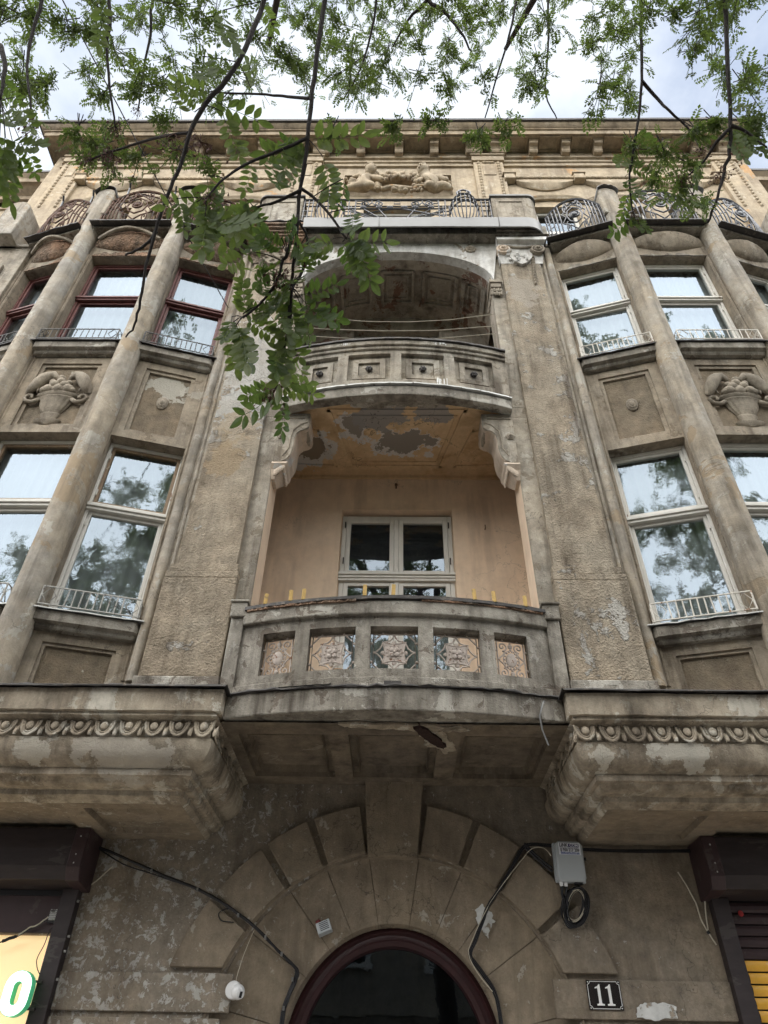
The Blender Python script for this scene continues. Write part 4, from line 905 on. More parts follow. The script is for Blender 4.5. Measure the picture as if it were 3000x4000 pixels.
def fruit_basket(M, par, s):
    zc = 8.10; k = 1.0
    T4 = M @ Matrix.Translation((0, -.05, 0))
    mb = MB()
    flute = lambda t, z: 1 + (.07 * abs(math.sin(t * 8)) if -.22 < z < .02 else 0)
    mb.lathe([(.02, -.46), (.09, -.45), (.155, -.40), (.17, -.37), (.10, -.35), (.095, -.31), (.12, -.275), (.125, -.255), (.105, -.24), (.13, -.20), (.17, -.12), (.20, -.03), (.235, .0), (.225, .02), (.27, .045), (.275, .07), (.24, .085)], 36, (0, 0, zc), T4 @ Matrix.Diagonal((1, .42, 1, 1)), PI * 0.02, PI * .98, flute)
    mb.build('basket', 'carved', par, s, smooth=True)
    for sx in (-1, 1):                                     # scrolled handles
        MB().tube([(sx * .20, .04, zc - .02), (sx * .27, .05, zc - .075), (sx * .35, .05, zc - .06), (sx * .385, .05, zc + .0), (sx * .35, .055, zc + .05), (sx * .30, .06, zc + .035), (sx * .285, .06, zc - .0), (sx * .31, .06, zc - .02)], .030, 6, .018, M=T4).build('handle', 'carved', par, s, smooth='all')
    mb = MB(); random.seed(4)                              # heaped fruit
    for (x, z, r) in ((-.12, .13, .075), (.0, .12, .08), (.12, .125, .075), (-.06, .20, .07), (.07, .21, .07), (.0, .27, .065), (.02, .34, .05), (-.17, .11, .05), (.17, .11, .055), (.11, .27, .045), (-.10, .25, .045), (.0, .16, .06)):
        mb.sphere((x, .075, zc + z), (r, r * .9, r * .92), 10, 7, M=T4)
    mb.build('fruit', 'carved', par, s, smooth='all')
    for sx in (-1, 1):                                     # a bird pecking from each side
        mb = MB()
        path = [(.36, .07), (.325, .16), (.285, .26), (.24, .34), (.19, .385), (.14, .40), (.10, .36), (.075, .31)]
        rad = [.025, .055, .078, .082, .070, .062, .04, .012]
        rows = []
        for i, (x, z) in enumerate(path):
            a_ = path[max(i - 1, 0)]; b_ = path[min(i + 1, len(path) - 1)]; t = Vector((b_[0] - a_[0], b_[1] - a_[1])).normalized(); n = Vector((-t.y, t.x))
            rows.append([(sx * (x + n.x * rad[i] * math.cos(q)), .075 + rad[i] * .85 * math.sin(q), zc + z + n.y * rad[i] * math.cos(q)) for q in [2 * PI * j / 10 for j in range(10)]])
        mb.loft(rows, T4, closed=True)
        mb.loft([[(sx * .36, .09, zc + .05), (sx * .41, .06, zc + .09)], [(sx * .34, .12, zc + .16), (sx * .40, .08, zc + .19)], [(sx * .29, .13, zc + .27), (sx * .35, .09, zc + .30)], [(sx * .26, .10, zc + .34), (sx * .28, .08, zc + .36)]], T4)
        mb.tube([(sx * .27, .06, zc + .20), (sx * .255, .07, zc + .09)], .012, 5, M=T4)
        mb.loft([[(sx * .385, .05, zc + .02), (sx * .335, .06, zc + .02)], [(sx * .375, .07, zc + .12), (sx * .31, .09, zc + .13)]], T4)
        mb.build('bird', 'carved', par, s, smooth='all')
def boss(M, par, s):
    mb = MB(); T4 = M @ Matrix.Translation((0, -.05, 8.22)); pts = [(.055, .06), (.02, .095), (-.02, .095), (-.055, .06), (-.06, .0), (-.05, -.05), (-.02, -.085), (.02, -.085), (.05, -.05), (.06, 0)]
    for k, (q, d) in enumerate(((1.15, .018), (.86, .032))):
        mb.loft([[(x * q, 0, z * q) for x, z in pts], [(x * q, d, z * q) for x, z in pts], [(x * q * .85, d + .008, z * q * .85) for x, z in pts]], T4, closed=True)
    mb.sphere((0, .04, .0), (.03, .02, .045), 8, 6, M=T4)
    mb.build('oval_boss', 'carved', par, s)
def iron_rail(s, M, w, mat, par):
    """bellied wrought-iron balcony front with an arched top"""
    h = w / 2; zb = 12.06
    def mp_(u, v):
        c = math.cos(PI * u / w * .92)
        H = .66 + .34 * max(c, 0) ** .8
        d = .12 + .09 * c + .06 * math.sin(PI * min(v, 1) ** .8) * (.3 + .7 * c)
        return tuple(M @ Vector((u, d, zb + v * H)))
    mb = MB()
    T = lambda pts, r=.010, cl=False: mb.tube([mp_(*p) for p in pts], r * 1.45, 5, closed=cl)
    us = xs(-h, h, 24)
    for v, r in ((0.0, .012), (1.0, .016), (.80, .009)): T([(u, v) for u in us], r)
    T([(u, .93) for u in us], .006) if False else None
    for u in (-h * .98, -h * .88, -h * .74, -h * .62, -h * .50, h * .50, h * .62, h * .74, h * .88, h * .98): T([(u, v) for v in xs(0, 1, 8)], .009)
    for sx in (-1, 1):
        for v in (.15, .38, .62): T([(sx * h * .74, v), (sx * h * .94, v)], .007)
        T([(sx * h * .52, .45), (sx * h * .74, .45)], .007)
        q = h * .50
        T([(sx * q * (.5 + x), .72 + z * .9) for x, z in spiral(0, 0, .20, -PI / 2, 1.4)], .008)
        T([(sx * q * (.55 + x), .12 + z * .9) for x, z in spiral(0, 0, .17, PI / 2, -1.4)], .008)
        T([(sx * q * (.40 + x), .885 + z * .5) for x, z in spiral(0, 0, .20, PI, 1.3)], .007)
        T([(0, .78), (sx * q * .35, .70), (sx * q * .85, .55), (sx * q * .62, .40), (sx * q * .9, .28), (sx * q * .35, .14), (0, .04)], .008)
        T([(0, .66), (sx * q * .42, .58), (sx * q * .55, .42), (sx * q * .40, .26), (0, .18)], .009)
    T([(.075 * math.cos(2 * PI * i / 10), .42 + .085 * math.sin(2 * PI * i / 10)) for i in range(10)], .012, True)
    mb.sphere(mp_(0, .42), (.055, .03, .06), 8, 6)
    T([(.05 * math.cos(2 * PI * i / 8), .82 + .05 * math.sin(2 * PI * i / 8)) for i in range(8)], .007, True)
    mb.build('iron_railing', mat, par, s, smooth=True)
    if mat == 'iron_rust':
        for u in (-h * .8, h * .55):
            mb = MB(); mb.tube([mp_(u, 1.0), tuple(Vector(mp_(u, 1.0)) + Vector((0, -.02, .22))), tuple(Vector(mp_(u, 1.0)) + Vector((-.02, -.10, .27)))], .016, 6)
            mb.build('railing_hook', 'iron_black', par, s)
def bay(s):
    random.seed(31 + s)
    for name, (P, Q, w) in SEGS.items():
        if name == 'outer' and s > 0: pass
        M, L = seg(P, Q); h = w / 2
        wall = empty('bay_wall', (0, 0, 0), B)
        mb = MB()
        for u0, u1 in ((-L / 2, -h), (h, L / 2)): hbox(mb, M, u0, u1, -.34, 0, 4.235, 12.0)
        hbox(mb, M, -h, h, -.34, -.004, 11.38, 12.0)
        mb.build('wall_strips', 'bay_plaster', wall, s)
        mb = MB()                                          # stepped reveals
        for sx in (-1, 1):
            for (o, r, d) in ((.012, .014, -.05), (.022, .016, .0), (.058, .022, .016), (.098, .016, .012)):
                mb.tube([tuple(M @ Vector((sx * (h + o), d, z))) for z in xs(4.5, 11.4, 12)], r, 8)
        mb.build('reveal_moulding', 'bay_plaster', wall, s, smooth=True)
        # lower apron, spandrel, sills
        panel_frame(s, M, w, 4.24, 4.89, wall, b1=.10, b2=.03)
        panel_frame(s, M, w, 7.50, 8.89, wall, b1=.115, b2=.05)
        mb = MB(); hbox(mb, M, -h, h, -.32, -.101, 4.24, 5.0); hbox(mb, M, -h, h, -.32, -.101, 7.50, 9.0); mb.build('spandrel_backing', 'bay_plaster', wall, s)
        if name == 'middle': fruit_basket(M, wall, s)
        else: boss(M, wall, s)
        red = s < 0
        w2 = window(s, M, w, 5.05, 7.495, 6.52, 'paint_white', 'paint_brown' if s < 0 else 'paint_white', ('glass_rippled', 'glass_rippled'), True, .004)
        sill(s, M, w, 5.055, w2, True); planter(s, M, w, 5.07, 'rail_white' if s > 0 else 'rail_grey', w2)
        w3 = window(s, M, w, 9.07, 11.375, 10.44, 'paint_red' if red else 'paint_white', 'paint_red' if red else 'paint_white', ('glass_flat', 'glass_flat') if red else ('glass_wavy', 'glass_wavy'), not red, .006)
        sill(s, M, w, 9.075, w3, False); planter(s, M, w, 9.09, 'rail_dark' if red else 'rail_white', w3)
        # swelling underside of the little balcony above
        hw = L / 2 - .10
        rows = []
        for v in xs(0, 1, 10):                             # lens-shaped swelling
            th = PI * v; zz = 11.74 - .21 * math.cos(th); k = math.sin(th) ** .55 if 0 < v < 1 else 0
            rows.append([tuple(M @ Vector((u, -.01 + .24 * (.25 + .75 * v) * math.sin(th) ** .8 * max(0, 1 - (u / (hw * .96)) ** 2) ** .7 if 0 < v < 1 else -.01, zz + (zz - 11.74) * -.75 * (abs(u) / hw) ** 1.6 + random.uniform(-.005, .005)))) for u in xs(-hw * .96, hw * .96, 18)])
        MB().loft(rows).build('balcony_swell', 'broken_brick' if red else 'bay_plaster', wall, s, smooth=True)
        mb = MB(); hbox(mb, M, -hw, hw, -.1, .17, 11.945, 11.992); mb.build('balcony_slab_edge', 'concrete', wall, s, bevel=.008)
        if red and name != 'inner':
            MB().tube([tuple(M @ Vector((u, .02 + .20 * math.cos(PI * u / (2 * hw)), 11.72 + .13 * math.cos(PI * u / (2 * hw))))) for u in xs(-hw * .8, hw * .8, 14)], .03, 6).build('eyebrow_moulding', 'plaster', wall, s, smooth=True)
        mb = MB(); e = [(u, .27 + random.uniform(-.008, .008), 11.985 + random.uniform(-.012, .010)) for u in xs(-hw - .04, hw + .04, 16)]
        mb.loft([e, [(p[0], p[1], p[2] + .02) for p in e], [(p[0], -.1, 12.03) for p in e], [(p[0], -.1, 12.01) for p in e]], M, closed=True); mb.build('balcony_tin', 'tin_dark', wall, s)
        iron_rail(s, M, L - .24, 'iron_rust' if red else 'iron_black', wall)
        random.seed(40 + s + len(name)); mb = MB()
        ragged_strip(mb, M, -h - .02, h + .03, 11.395, .10, .012, -.03, .012, 34); mb.build('crumbling_lintel', 'broken_brick' if red else 'concrete', wall, s)
    for px_ in (A1[0], 2 * CX - A1[0]):
        c = (px_, A1[1] - .055); mb = MB(); rows = []
        for z in xs(4.26, 13.08, 44):
            r = .150 + random.uniform(-.003, .003) + (.02 if z < 4.4 else 0)
            if s < 0 and 11.35 < z < 12.05: r += random.uniform(-.035, .0)
            rows.append([(c[0] + r * math.cos(t), c[1] + r * math.sin(t), z) for t in [2 * PI * i / 22 for i in range(22)]])
        mb.loft(rows, closed=True)
        co = mb.build('column', 'column_plaster', B, s, smooth=True)
        # rounded head running back over the parapet, with a tin hood
        R0 = .158; prof_ = [(R0, 12.4)] + [(R0 * math.cos(t), 13.08 + R0 * 1.05 * math.sin(t)) for t in xs(0, PI, 12)] + [(-R0, 12.4)]
        mb = MB(); mb.prism(prof_, lambda x, z: (c[0] + x, c[1] - .12, z), lambda x, z: (c[0] + x, c[1] + .42, z)); mb.build('column_head', 'column_plaster', co, s, smooth=True, bevel=.02)
        mb = MB(); hp = [((R0 + .012) * math.cos(t), 13.08 + (R0 * 1.05 + .012) * math.sin(t)) for t in xs(-.25, PI + .25, 14)]
        mb.loft([[(c[0] + x, c[1] - .17 + random.uniform(-.006, .006), z) for x, z in hp], [(c[0] + x * 1.02, c[1] - .165, z + .01) for x, z in hp], [(c[0] + x, c[1] + .45, z + .02) for x, z in hp]]); mb.build('tin_hood', 'tin_grey' if s > 0 else 'tin_dark', co, s, smooth=True)
    # pilaster beyond the bay
    x0, x1 = 2 * CX - 2.42, 2 * CX - 1.40
    mb = MB().box(x0, x1, -1.27, 0, 4.24, 12.0).box(x0 + .22, x1 - .19, -1.325, -1.272, 5.72, 11.42).box(x0 + .12, x1 - .12, -1.375, -1.272, 4.24, 5.7); mb.build('pilaster', 'plaster', B, s, bevel=.012)
    R0 = .19; prof_ = [(R0, 11.99)] + [(R0 * math.cos(t), 12.86 + R0 * math.sin(t)) for t in xs(0, PI, 12)] + [(-R0, 11.99)]
    MB().prism(prof_, lambda x, z: (x0 + .42 + x, -1.52, z), lambda x, z: (x0 + .42 + x, -1.0, z)).build('column_head', 'column_plaster', B, s, smooth=True, bevel=.02)
for s in (1, -1): bay(s)

# ---------------------------------------------------------------- top floor: slab with grey tin, railing, wall, frieze and cornice
TOP = empty('balcony', (0, 0, 0), B)
MB().box(-2.36, 2.36, -1.48, -.7, 12.03, 12.27).build('balcony_slab', 'concrete', TOP)
for sx in (-1, 1): MB().box(2.36, 2 * CX - 1.0, -1.30, -.7, 11.99, 12.06).build('balcony_floor', 'concrete', TOP, sx)
path = [(-1.47, -1.48), (-1.47, -1.60), (-.6, -1.60), (.6, -1.605), (1.6, -1.60), (2.05, -1.60)] + [(2.05 + .3 * math.sin(t), -1.30 - .3 * math.cos(t)) for t in xs(.25, PI / 2, 6)] + [(2.35, -1.20)]
mb = MB(); mb.loft([[(x, y * .985 + .0, 12.03) for x, y in path], [(x, y, 12.035) for x, y in path], [(x, y - .012, 12.305) for x, y in path], [(x, y + .02, 12.325) for x, y in path], [(min(x, 2.3), -1.36 if y < -1.36 else y + .03, 12.335) for x, y in path]])
mb.build('tin_fascia', 'tin_grey', TOP, smooth=True)
for x in (-.28, 1.60): MB().box(x - .003, x + .003, -1.622, -1.60, 12.04, 12.31).build('tin_seam', 'tin_dark', TOP)
mb = MB(); random.seed(13); e = [(x, -1.60 + random.uniform(-.02, .02), 12.24 + random.uniform(-.02, .01)) for x in xs(-2.4, -1.48, 10)]
mb.loft([e, [(p[0], p[1], p[2] + .02) for p in e], [(p[0], -1.3, 12.29) for p in e]]); mb.build('bent_tin', 'tin_dark', TOP)
mb = MB(); 
for k in range(5): mb.box(-2.36, -1.44, -1.60 + .03 * k + random.uniform(-.01, .01), -1.30, 12.20 - .062 * k - .055, 12.20 - .062 * k)
mb.build('broken_courses', 'broken_brick', TOP, bevel=.012)
for sx in (-1, 1):
    mb = MB(); rc = [(1.565, -1.10), (1.565, -1.50), (2.16, -1.50)] + [(2.16 + .14 * math.sin(t), -1.36 - .14 * math.cos(t)) for t in xs(.2, PI / 2, 5)] + [(2.30, -1.10)]
    mb.loft([[(x, y, 12.1) for x, y in rc], [(x, y, 13.2) for x, y in rc]], closed=True)
    pe = mb.build('pedestal', 'plaster', TOP, sx, bevel=.012)
    mb = MB(); 
    for q in ((1.62, 2.12, 12.30, 12.36), (1.62, 2.12, 13.03, 13.09), (1.62, 1.68, 12.361, 13.029), (2.06, 2.12, 12.361, 13.029)): mb.box(q[0], q[1], -1.516, -1.498, q[2], q[3])
    mb.build('pedestal_frame', 'plaster', TOP, sx, bevel=.005)
    mb = MB(); rc2 = [((x - 1.93) * 1.07 + 1.93, (y + 1.3) * 1.16 - 1.3) for x, y in rc]
    mb.loft([[(x, y, 13.205) for x, y in rc2], [(x, y - .004, 13.24) for x, y in rc2], [((x - 1.93) * .8 + 1.93, (y + 1.3) * .8 - 1.3, 13.27) for x, y in rc2]], closed=True); mb.build('pedestal_tin', 'tin_grey' if sx > 0 else 'tin_dark', TOP, sx)
# railing between the pedestals
YR = -1.47
mb = MB(); T = lambda pts, r=.011, cl=False: mb.tube([(p[0], YR - (p[2] if len(p) > 2 else 0), p[1]) for p in pts], r * 1.3, 5, closed=cl)
T([(-1.56, 13.18), (1.56, 13.18)], .018); T([(-1.56, 12.96), (1.56, 12.96)], .009); T([(-.80, 12.87), (.80, 12.87)], .010); T([(-1.56, 12.22), (1.56, 12.22)], .014)
for sx in (-1, 1):
    for x in (.80, .76, .69, .86): T([(sx * x, 12.2), (sx * x, 13.18 if x in (.69, .80) else 12.96)], .009)
    for z in (12.90, 12.78, 12.66, 12.54, 12.42): T([(sx * .69, z), (sx * .86, z)], .008)
    for x in (1.40, 1.47, 1.54): T([(sx * x, 12.2), (sx * x, 13.18)], .009)
    for z in (13.08, 12.96, 12.80, 12.62, 12.45): T([(sx * 1.38, z), (sx * 1.56, z)], .008)
    for i, c in enumerate((.29, .55)):
        T([(sx * x, z) for x, z in spiral(c, 13.055, .085, PI / 2 if i else PI / 2, (1 if i == 0 else -1) * -1.5, 20)], .009)
    T([(sx * .42, 13.17), (sx * .42, 13.09), (sx * .36, 12.99)], .009); T([(sx * .42, 13.09), (sx * .48, 12.99)], .009)
    for q in (.12, .62): T([(sx * (q - .05), 13.05), (sx * (q - .05), 13.14), (sx * (q + .05), 13.14), (sx * (q + .05), 13.05)], .008, True) if q == .62 else None
    for (x, z) in ((.30, 12.93), (.56, 12.93), (.12, 12.93)):
        mb.sphere((sx * x, YR - .01, z - .01), (.055, .02, .03), 8, 5)
        for k in range(4): mb.sphere((sx * x - .04 + .027 * k, YR - .015, z - .045), .013, 5, 4)
    for k in range(6):
        t = R_(14 + 26 * k / 5 * 2.4); T([(sx * .02, 12.25), (sx * min(.78, .02 + 1.2 * math.cos(t)), min(12.86, 12.25 + 1.2 * math.sin(t)))], .009)
    T([(sx * .78, 12.80), (sx * .05, 12.50)], .009); T([(sx * .78, 12.62), (sx * .1, 12.86)], .009)
    # bulging basket cage
    cx_ = sx * 1.10
    for k in range(11):
        t = PI * k / 10
        T([(cx_ - math.cos(t) * r, z, math.sin(t) * r) for r, z in ((.10, 12.2), (.20, 12.40), (.235, 12.62), (.23, 12.82), (.20, 12.98))], .008)
    for r, z in ((.235, 12.66), (.232, 12.80), (.215, 12.92), (.20, 12.99), (.12, 12.24)):
        T([(cx_ - math.cos(t) * r, z, math.sin(t) * r) for t in xs(0, PI, 12)], .010)
    T([(cx_ - .10, 13.0, .15), (cx_ - .11, 13.15, .14), (cx_ - .06, 13.25, .12), (cx_, 13.28, .12), (cx_ + .06, 13.25, .12), (cx_ + .11, 13.15, .14), (cx_ + .10, 13.0, .15)], .013)
    T([(cx_ - .055, 13.0, .15), (cx_ - .055, 13.22, .13)], .008); T([(cx_ + .055, 13.0, .15), (cx_ + .055, 13.22, .13)], .008); T([(cx_ - .10, 13.10, .15), (cx_ + .10, 13.10, .15)], .008)
T([(0.0 - .05, 13.04), (-.05, 13.14), (.05, 13.14), (.05, 13.04)], .008, True)
T([(.16 * math.cos(t), 12.24 + .10 * math.sin(t)) for t in xs(0, PI, 10)], .010)
mb.build('iron_railing', 'iron_black', TOP, smooth=True)

FY = -.80
FR = empty('frieze_wall', (0, 0, 0), B)
mb = MB(); ops = [(-.62, .62)]; 
for s in (1, -1):
    for c, w_ in ((2.93, .40), (CX, .46), (2 * CX - 2.93, .40)): ops.append((s * c - w_, s * c + w_))
ops.sort(); ex = [-7.0] + [c for o in ops for c in o] + [7.0]
PZ = 14.30
for k in range(len(ex) - 1):
    a_, b_ = ex[k], ex[k + 1]
    if k % 2 == 0: mb.add([(a_, FY, 12.0), (b_, FY, 12.0), (b_, FY, PZ), (a_, FY, PZ)], [(0, 1, 2, 3)])
    else: mb.loft([[(a_, FY, 12.0), (a_, FY, PZ), (b_, FY, PZ), (b_, FY, 12.0)], [(a_, FY + .2, 12.0), (a_, FY + .2, PZ), (b_, FY + .2, PZ), (b_, FY + .2, 12.0)]])
RX0, RX1, RZ0, RZ1 = -1.04, 1.06, 14.77, 15.625
mb.add([(-7, FY, PZ), (7, FY, PZ), (7, FY, RZ0), (-7, FY, RZ0)], [(0, 1, 2, 3)]); mb.add([(-7, FY, RZ1), (7, FY, RZ1), (7, FY, 16.5), (-7, FY, 16.5)], [(0, 1, 2, 3)])
mb.add([(-7, FY, RZ0), (RX0, FY, RZ0), (RX0, FY, RZ1), (-7, FY, RZ1)], [(0, 1, 2, 3)]); mb.add([(RX1, FY, RZ0), (7, FY, RZ0), (7, FY, RZ1), (RX1, FY, RZ1)], [(0, 1, 2, 3)])
mb.loft([[(RX0, FY, RZ0), (RX1, FY, RZ0), (RX1, FY, RZ1), (RX0, FY, RZ1)], [(RX0, FY + .28, RZ0), (RX1, FY + .28, RZ0), (RX1, FY + .28, RZ1), (RX0, FY + .28, RZ1)]], closed=True, caps=False)
mb.add([(RX0, FY + .28, RZ0), (RX1, FY + .28, RZ0), (RX1, FY + .28, RZ1), (RX0, FY + .28, RZ1)], [(0, 1, 2, 3)])
for sx in (-1, 1): mb.add([(sx * 7, FY, 4), (sx * 7, FY, 16.5), (sx * 7, 0.5, 16.5), (sx * 7, .5, 4)], [(0, 1, 2, 3)])
mb.build('wall_face', 'frieze_plaster', FR)
for (a_, b_) in ops:
    m_ = MB().box(a_ + .01, a_ + .07, FY + .12, FY + .18, 12.1, PZ - .01).box(b_ - .07, b_ - .01, FY + .12, FY + .18, 12.1, PZ - .01).box(a_ + .071, b_ - .071, FY + .12, FY + .18, PZ - .08, PZ - .01).box(a_ + .071, b_ - .071, FY + .10, FY + .18, 13.5, 13.58).box((a_ + b_) / 2 - .03, (a_ + b_) / 2 + .03, FY + .12, FY + .18, 12.1, 13.5)
    m_.build('window_frame', 'paint_white' if a_ > -.7 else 'paint_brown', FR)
    MB().add([(a_, FY + .16, 12.1), (b_, FY + .16, 12.1), (b_, FY + .16, PZ), (a_, FY + .16, PZ)], [(0, 1, 2, 3)]).build('pane', 'glass_dark', FR)
    MB().box(a_ - .05, b_ + .05, FY + .45, FY + .5, 12, PZ + .1).build('room_backing', 'room_dark', FR)
    c = (a_ + b_) / 2; w_ = (b_ - a_) / 2 + .14
    if abs(c) > .1:
        pts = [(c + w_ * q, PZ + .10 + .16 * (1 - q * q) ** .5 * (1 if abs(q) < .9 else .6)) for q in xs(-1, 1, 12)]
        m_ = MB(); m_.tube([(x, FY - .03, z) for x, z in pts], .045, 6); m_.tube([(x, FY - .05, z + .06) for x, z in pts], .03, 6); m_.build('hood_mould', 'frieze_plaster', FR, smooth=True)
# carved children with a fruit garland
RL = empty('garland_relief', (0, 0, 0), B)
random.seed(17); mb = MB(); gy = FY - .045
def fruit(x, z, r, y=gy): mb.sphere((x, y - random.uniform(0, .05), z), (r, r, r * random.uniform(.85, 1.05)), 8, 6)
for i in range(46):                                        # hanging swag in the middle and bunches at the ends
    t = random.uniform(0, 1); x = -.48 + .96 * t; z = 15.36 - .10 * math.cos(PI * (t - .5)) * -1 * .6 + random.uniform(-.12, .12)
    fruit(x, z, random.uniform(.04, .062))
for (c0, c1, n, sx_, sz_) in ((-.83, 15.08, 34, .12, .18), (-.42, 14.95, 26, .11, .10), (.42, 15.02, 30, .10, .16), (.92, 15.12, 28, .09, .19), (-.70, 15.36, 10, .06, .06), (.0, 14.83, 16, .28, .03)):
    for i in range(n): fruit(c0 + random.gauss(0, sx_ * .6), min(15.5, max(14.82, c1 + random.gauss(0, sz_ * .6))), random.uniform(.032, .055))
mb.tube([(-.10, gy - .06, 15.24), (.0, gy - .08, 15.34), (.12, gy - .06, 15.50)], .035, 7); mb.tube([(.12, gy - .06, 15.24), (.02, gy - .08, 15.36), (-.06, gy - .06, 15.50)], .035, 7)
mb.tube([(-.30, gy - .03, 14.86), (-.1, gy - .05, 14.92), (.1, gy - .05, 14.87), (.28, gy - .03, 14.88)], .05, 7)
tag(mb.build('garland', 'frieze_plaster', RL, smooth='all'), kind='stuff')
def child(name, J, E, faces):
    """one continuous reclining child grown over a little skeleton (joint: x, y, z, radius)"""
    me = bpy.data.meshes.new(name); keys = list(J)
    me.from_pydata([J[k][:3] for k in keys], [(keys.index(a_), keys.index(b_)) for a_, b_ in E], [])
    o = bpy.data.objects.new(name, me); COL.objects.link(o); o.parent = RL
    o.modifiers.new('skin', 'SKIN')
    for i, k in enumerate(keys):
        sv = me.skin_vertices[0].data[i]; sv.radius = (J[k][3] * 1.3, J[k][3] * 1.3); sv.use_root = (k == 'pelvis')
    sb = o.modifiers.new('sub', 'SUBSURF'); sb.levels = 2; sb.render_levels = 2
    dg = bpy.context.evaluated_depsgraph_get(); dg.update()
    m2 = bpy.data.meshes.new_from_object(o.evaluated_get(dg)); o.modifiers.clear(); o.data = m2; m2.materials.clear(); m2.materials.append(MATS['frieze_plaster'])
    for p in m2.polygons: p.use_smooth = True
    hx, hy, hz, hr = J['head']
    mb = MB(); fx, fy = faces; mb.sphere((hx, hy, hz), (.115, .115, .135), 12, 9)                                # face and curls belong to the head
    mb.sphere((hx + fx * .115, hy + fy * .12, hz - .01), (.02, .024, .024), 6, 5)
    for e in (-1, 1):
        mb.sphere((hx + fx * .098 - fy * e * .045, hy + fy * .10 + fx * e * .045, hz + .02), (.018, .016, .012), 6, 4)
        mb.sphere((hx + fx * .07 - fy * e * .05, hy + fy * .08, hz - .045), (.03, .026, .028), 6, 5)
    mb.sphere((hx + fx * .085, hy + fy * .095, hz - .055), (.02, .014, .008), 6, 4)
    f2 = mb.build('face', 'frieze_plaster', RL, smooth='all')
    mb = MB(); random.seed(2)
    for i in range(26):
        a_ = random.uniform(0, 2 * PI); b_ = random.uniform(.15, 1.3)
        d = Vector((math.cos(a_) * math.cos(b_), math.sin(a_) * math.cos(b_), math.sin(b_)))
        if d.x * fx + d.y * fy > .55 and d.z < .6: continue
        mb.sphere((hx + d.x * .10, hy + d.y * .10, hz + .03 + d.z * .12), .04, 6, 5)
    mb.build('curls', 'frieze_plaster', RL, smooth='all')
ED = [('head', 'neck'), ('neck', 'chest'), ('chest', 'belly'), ('belly', 'pelvis'), ('chest', 'sh_a'), ('sh_a', 'el_a'), ('el_a', 'ha_a'), ('chest', 'sh_b'), ('sh_b', 'el_b'), ('el_b', 'ha_b'), ('pelvis', 'hip_a'), ('hip_a', 'kn_a'), ('kn_a', 'ft_a'), ('pelvis', 'hip_b'), ('hip_b', 'kn_b'), ('kn_b', 'ft_b')]
y = FY - .06
child('stone_child', dict(head=(.50, y - .10, 15.50, .115), neck=(.53, y - .04, 15.37, .055), chest=(.58, y, 15.25, .115), belly=(.64, y - .02, 15.10, .125), pelvis=(.70, y, 14.95, .12), sh_a=(.68, y - .03, 15.30, .055), el_a=(.83, y - .07, 15.20, .048), ha_a=(.98, y - .08, 15.06, .04), sh_b=(.49, y - .02, 15.22, .055), el_b=(.42, y - .07, 15.10, .045), ha_b=(.38, y - .09, 15.00, .04),
      hip_a=(.78, y - .03, 14.90, .08), kn_a=(.90, y - .08, 14.90, .068), ft_a=(1.03, y - .04, 14.80, .042), hip_b=(.64, y - .05, 14.88, .08), kn_b=(.58, y - .12, 14.86, .065), ft_b=(.50, y - .10, 14.81, .04)), ED, (-.45, -.9))
child('stone_child', dict(head=(-.52, y - .09, 15.52, .115), neck=(-.56, y - .04, 15.38, .055), chest=(-.60, y, 15.25, .115), belly=(-.63, y, 15.09, .115), pelvis=(-.66, y - .02, 14.94, .13), sh_a=(-.49, y - .03, 15.29, .055), el_a=(-.38, y - .08, 15.19, .048), ha_a=(-.26, y - .10, 15.07, .04), sh_b=(-.70, y - .02, 15.27, .055), el_b=(-.74, y - .05, 15.12, .045), ha_b=(-.72, y - .09, 15.0, .04),
      hip_a=(-.72, y - .05, 14.88, .085), kn_a=(-.84, y - .07, 14.83, .06), ft_a=(-1.0, y - .05, 14.82, .038), hip_b=(-.58, y - .06, 14.88, .085), kn_b=(-.50, y - .12, 14.84, .06), ft_b=(-.42, y - .1, 14.81, .038)), ED, (.9, -.42))
# frieze pilasters with beaded edges
def frieze_pilaster(x0, x1, s):
    mb = MB().box(x0, x1, FY - .07, FY + .01, 12.0, 16.23).box(x0 - .03, x1 + .03, FY - .11, FY + .01, 16.05, 16.23).box(x0 - .05, x1 + .05, FY - .14, FY + .01, 16.235, 16.29)
    q = mb.build('frieze_pilaster', 'frieze_plaster', B, s, bevel=.01)
    m_ = MB(); z = 15.98
    while z > 14.2:
        for x in (x0 + .10, x1 - .10): m_.sphere((x, FY - .075, z), (.035, .03, .052), 8, 6)
        z -= .118
    for k in range(3): m_.sphere((x0 + .22 + k * (x1 - x0 - .44) / 2, FY - .075, 16.0), (.06, .03, .032), 8, 6)
    m_.build('bead_string', 'frieze_plaster', q, s, smooth='all')
    MB().box(x0 + .17, x1 - .17, FY - .088, FY - .06, 15.45, 15.90).build('sunk_panel', 'frieze_plaster', q, s, bevel=.012)
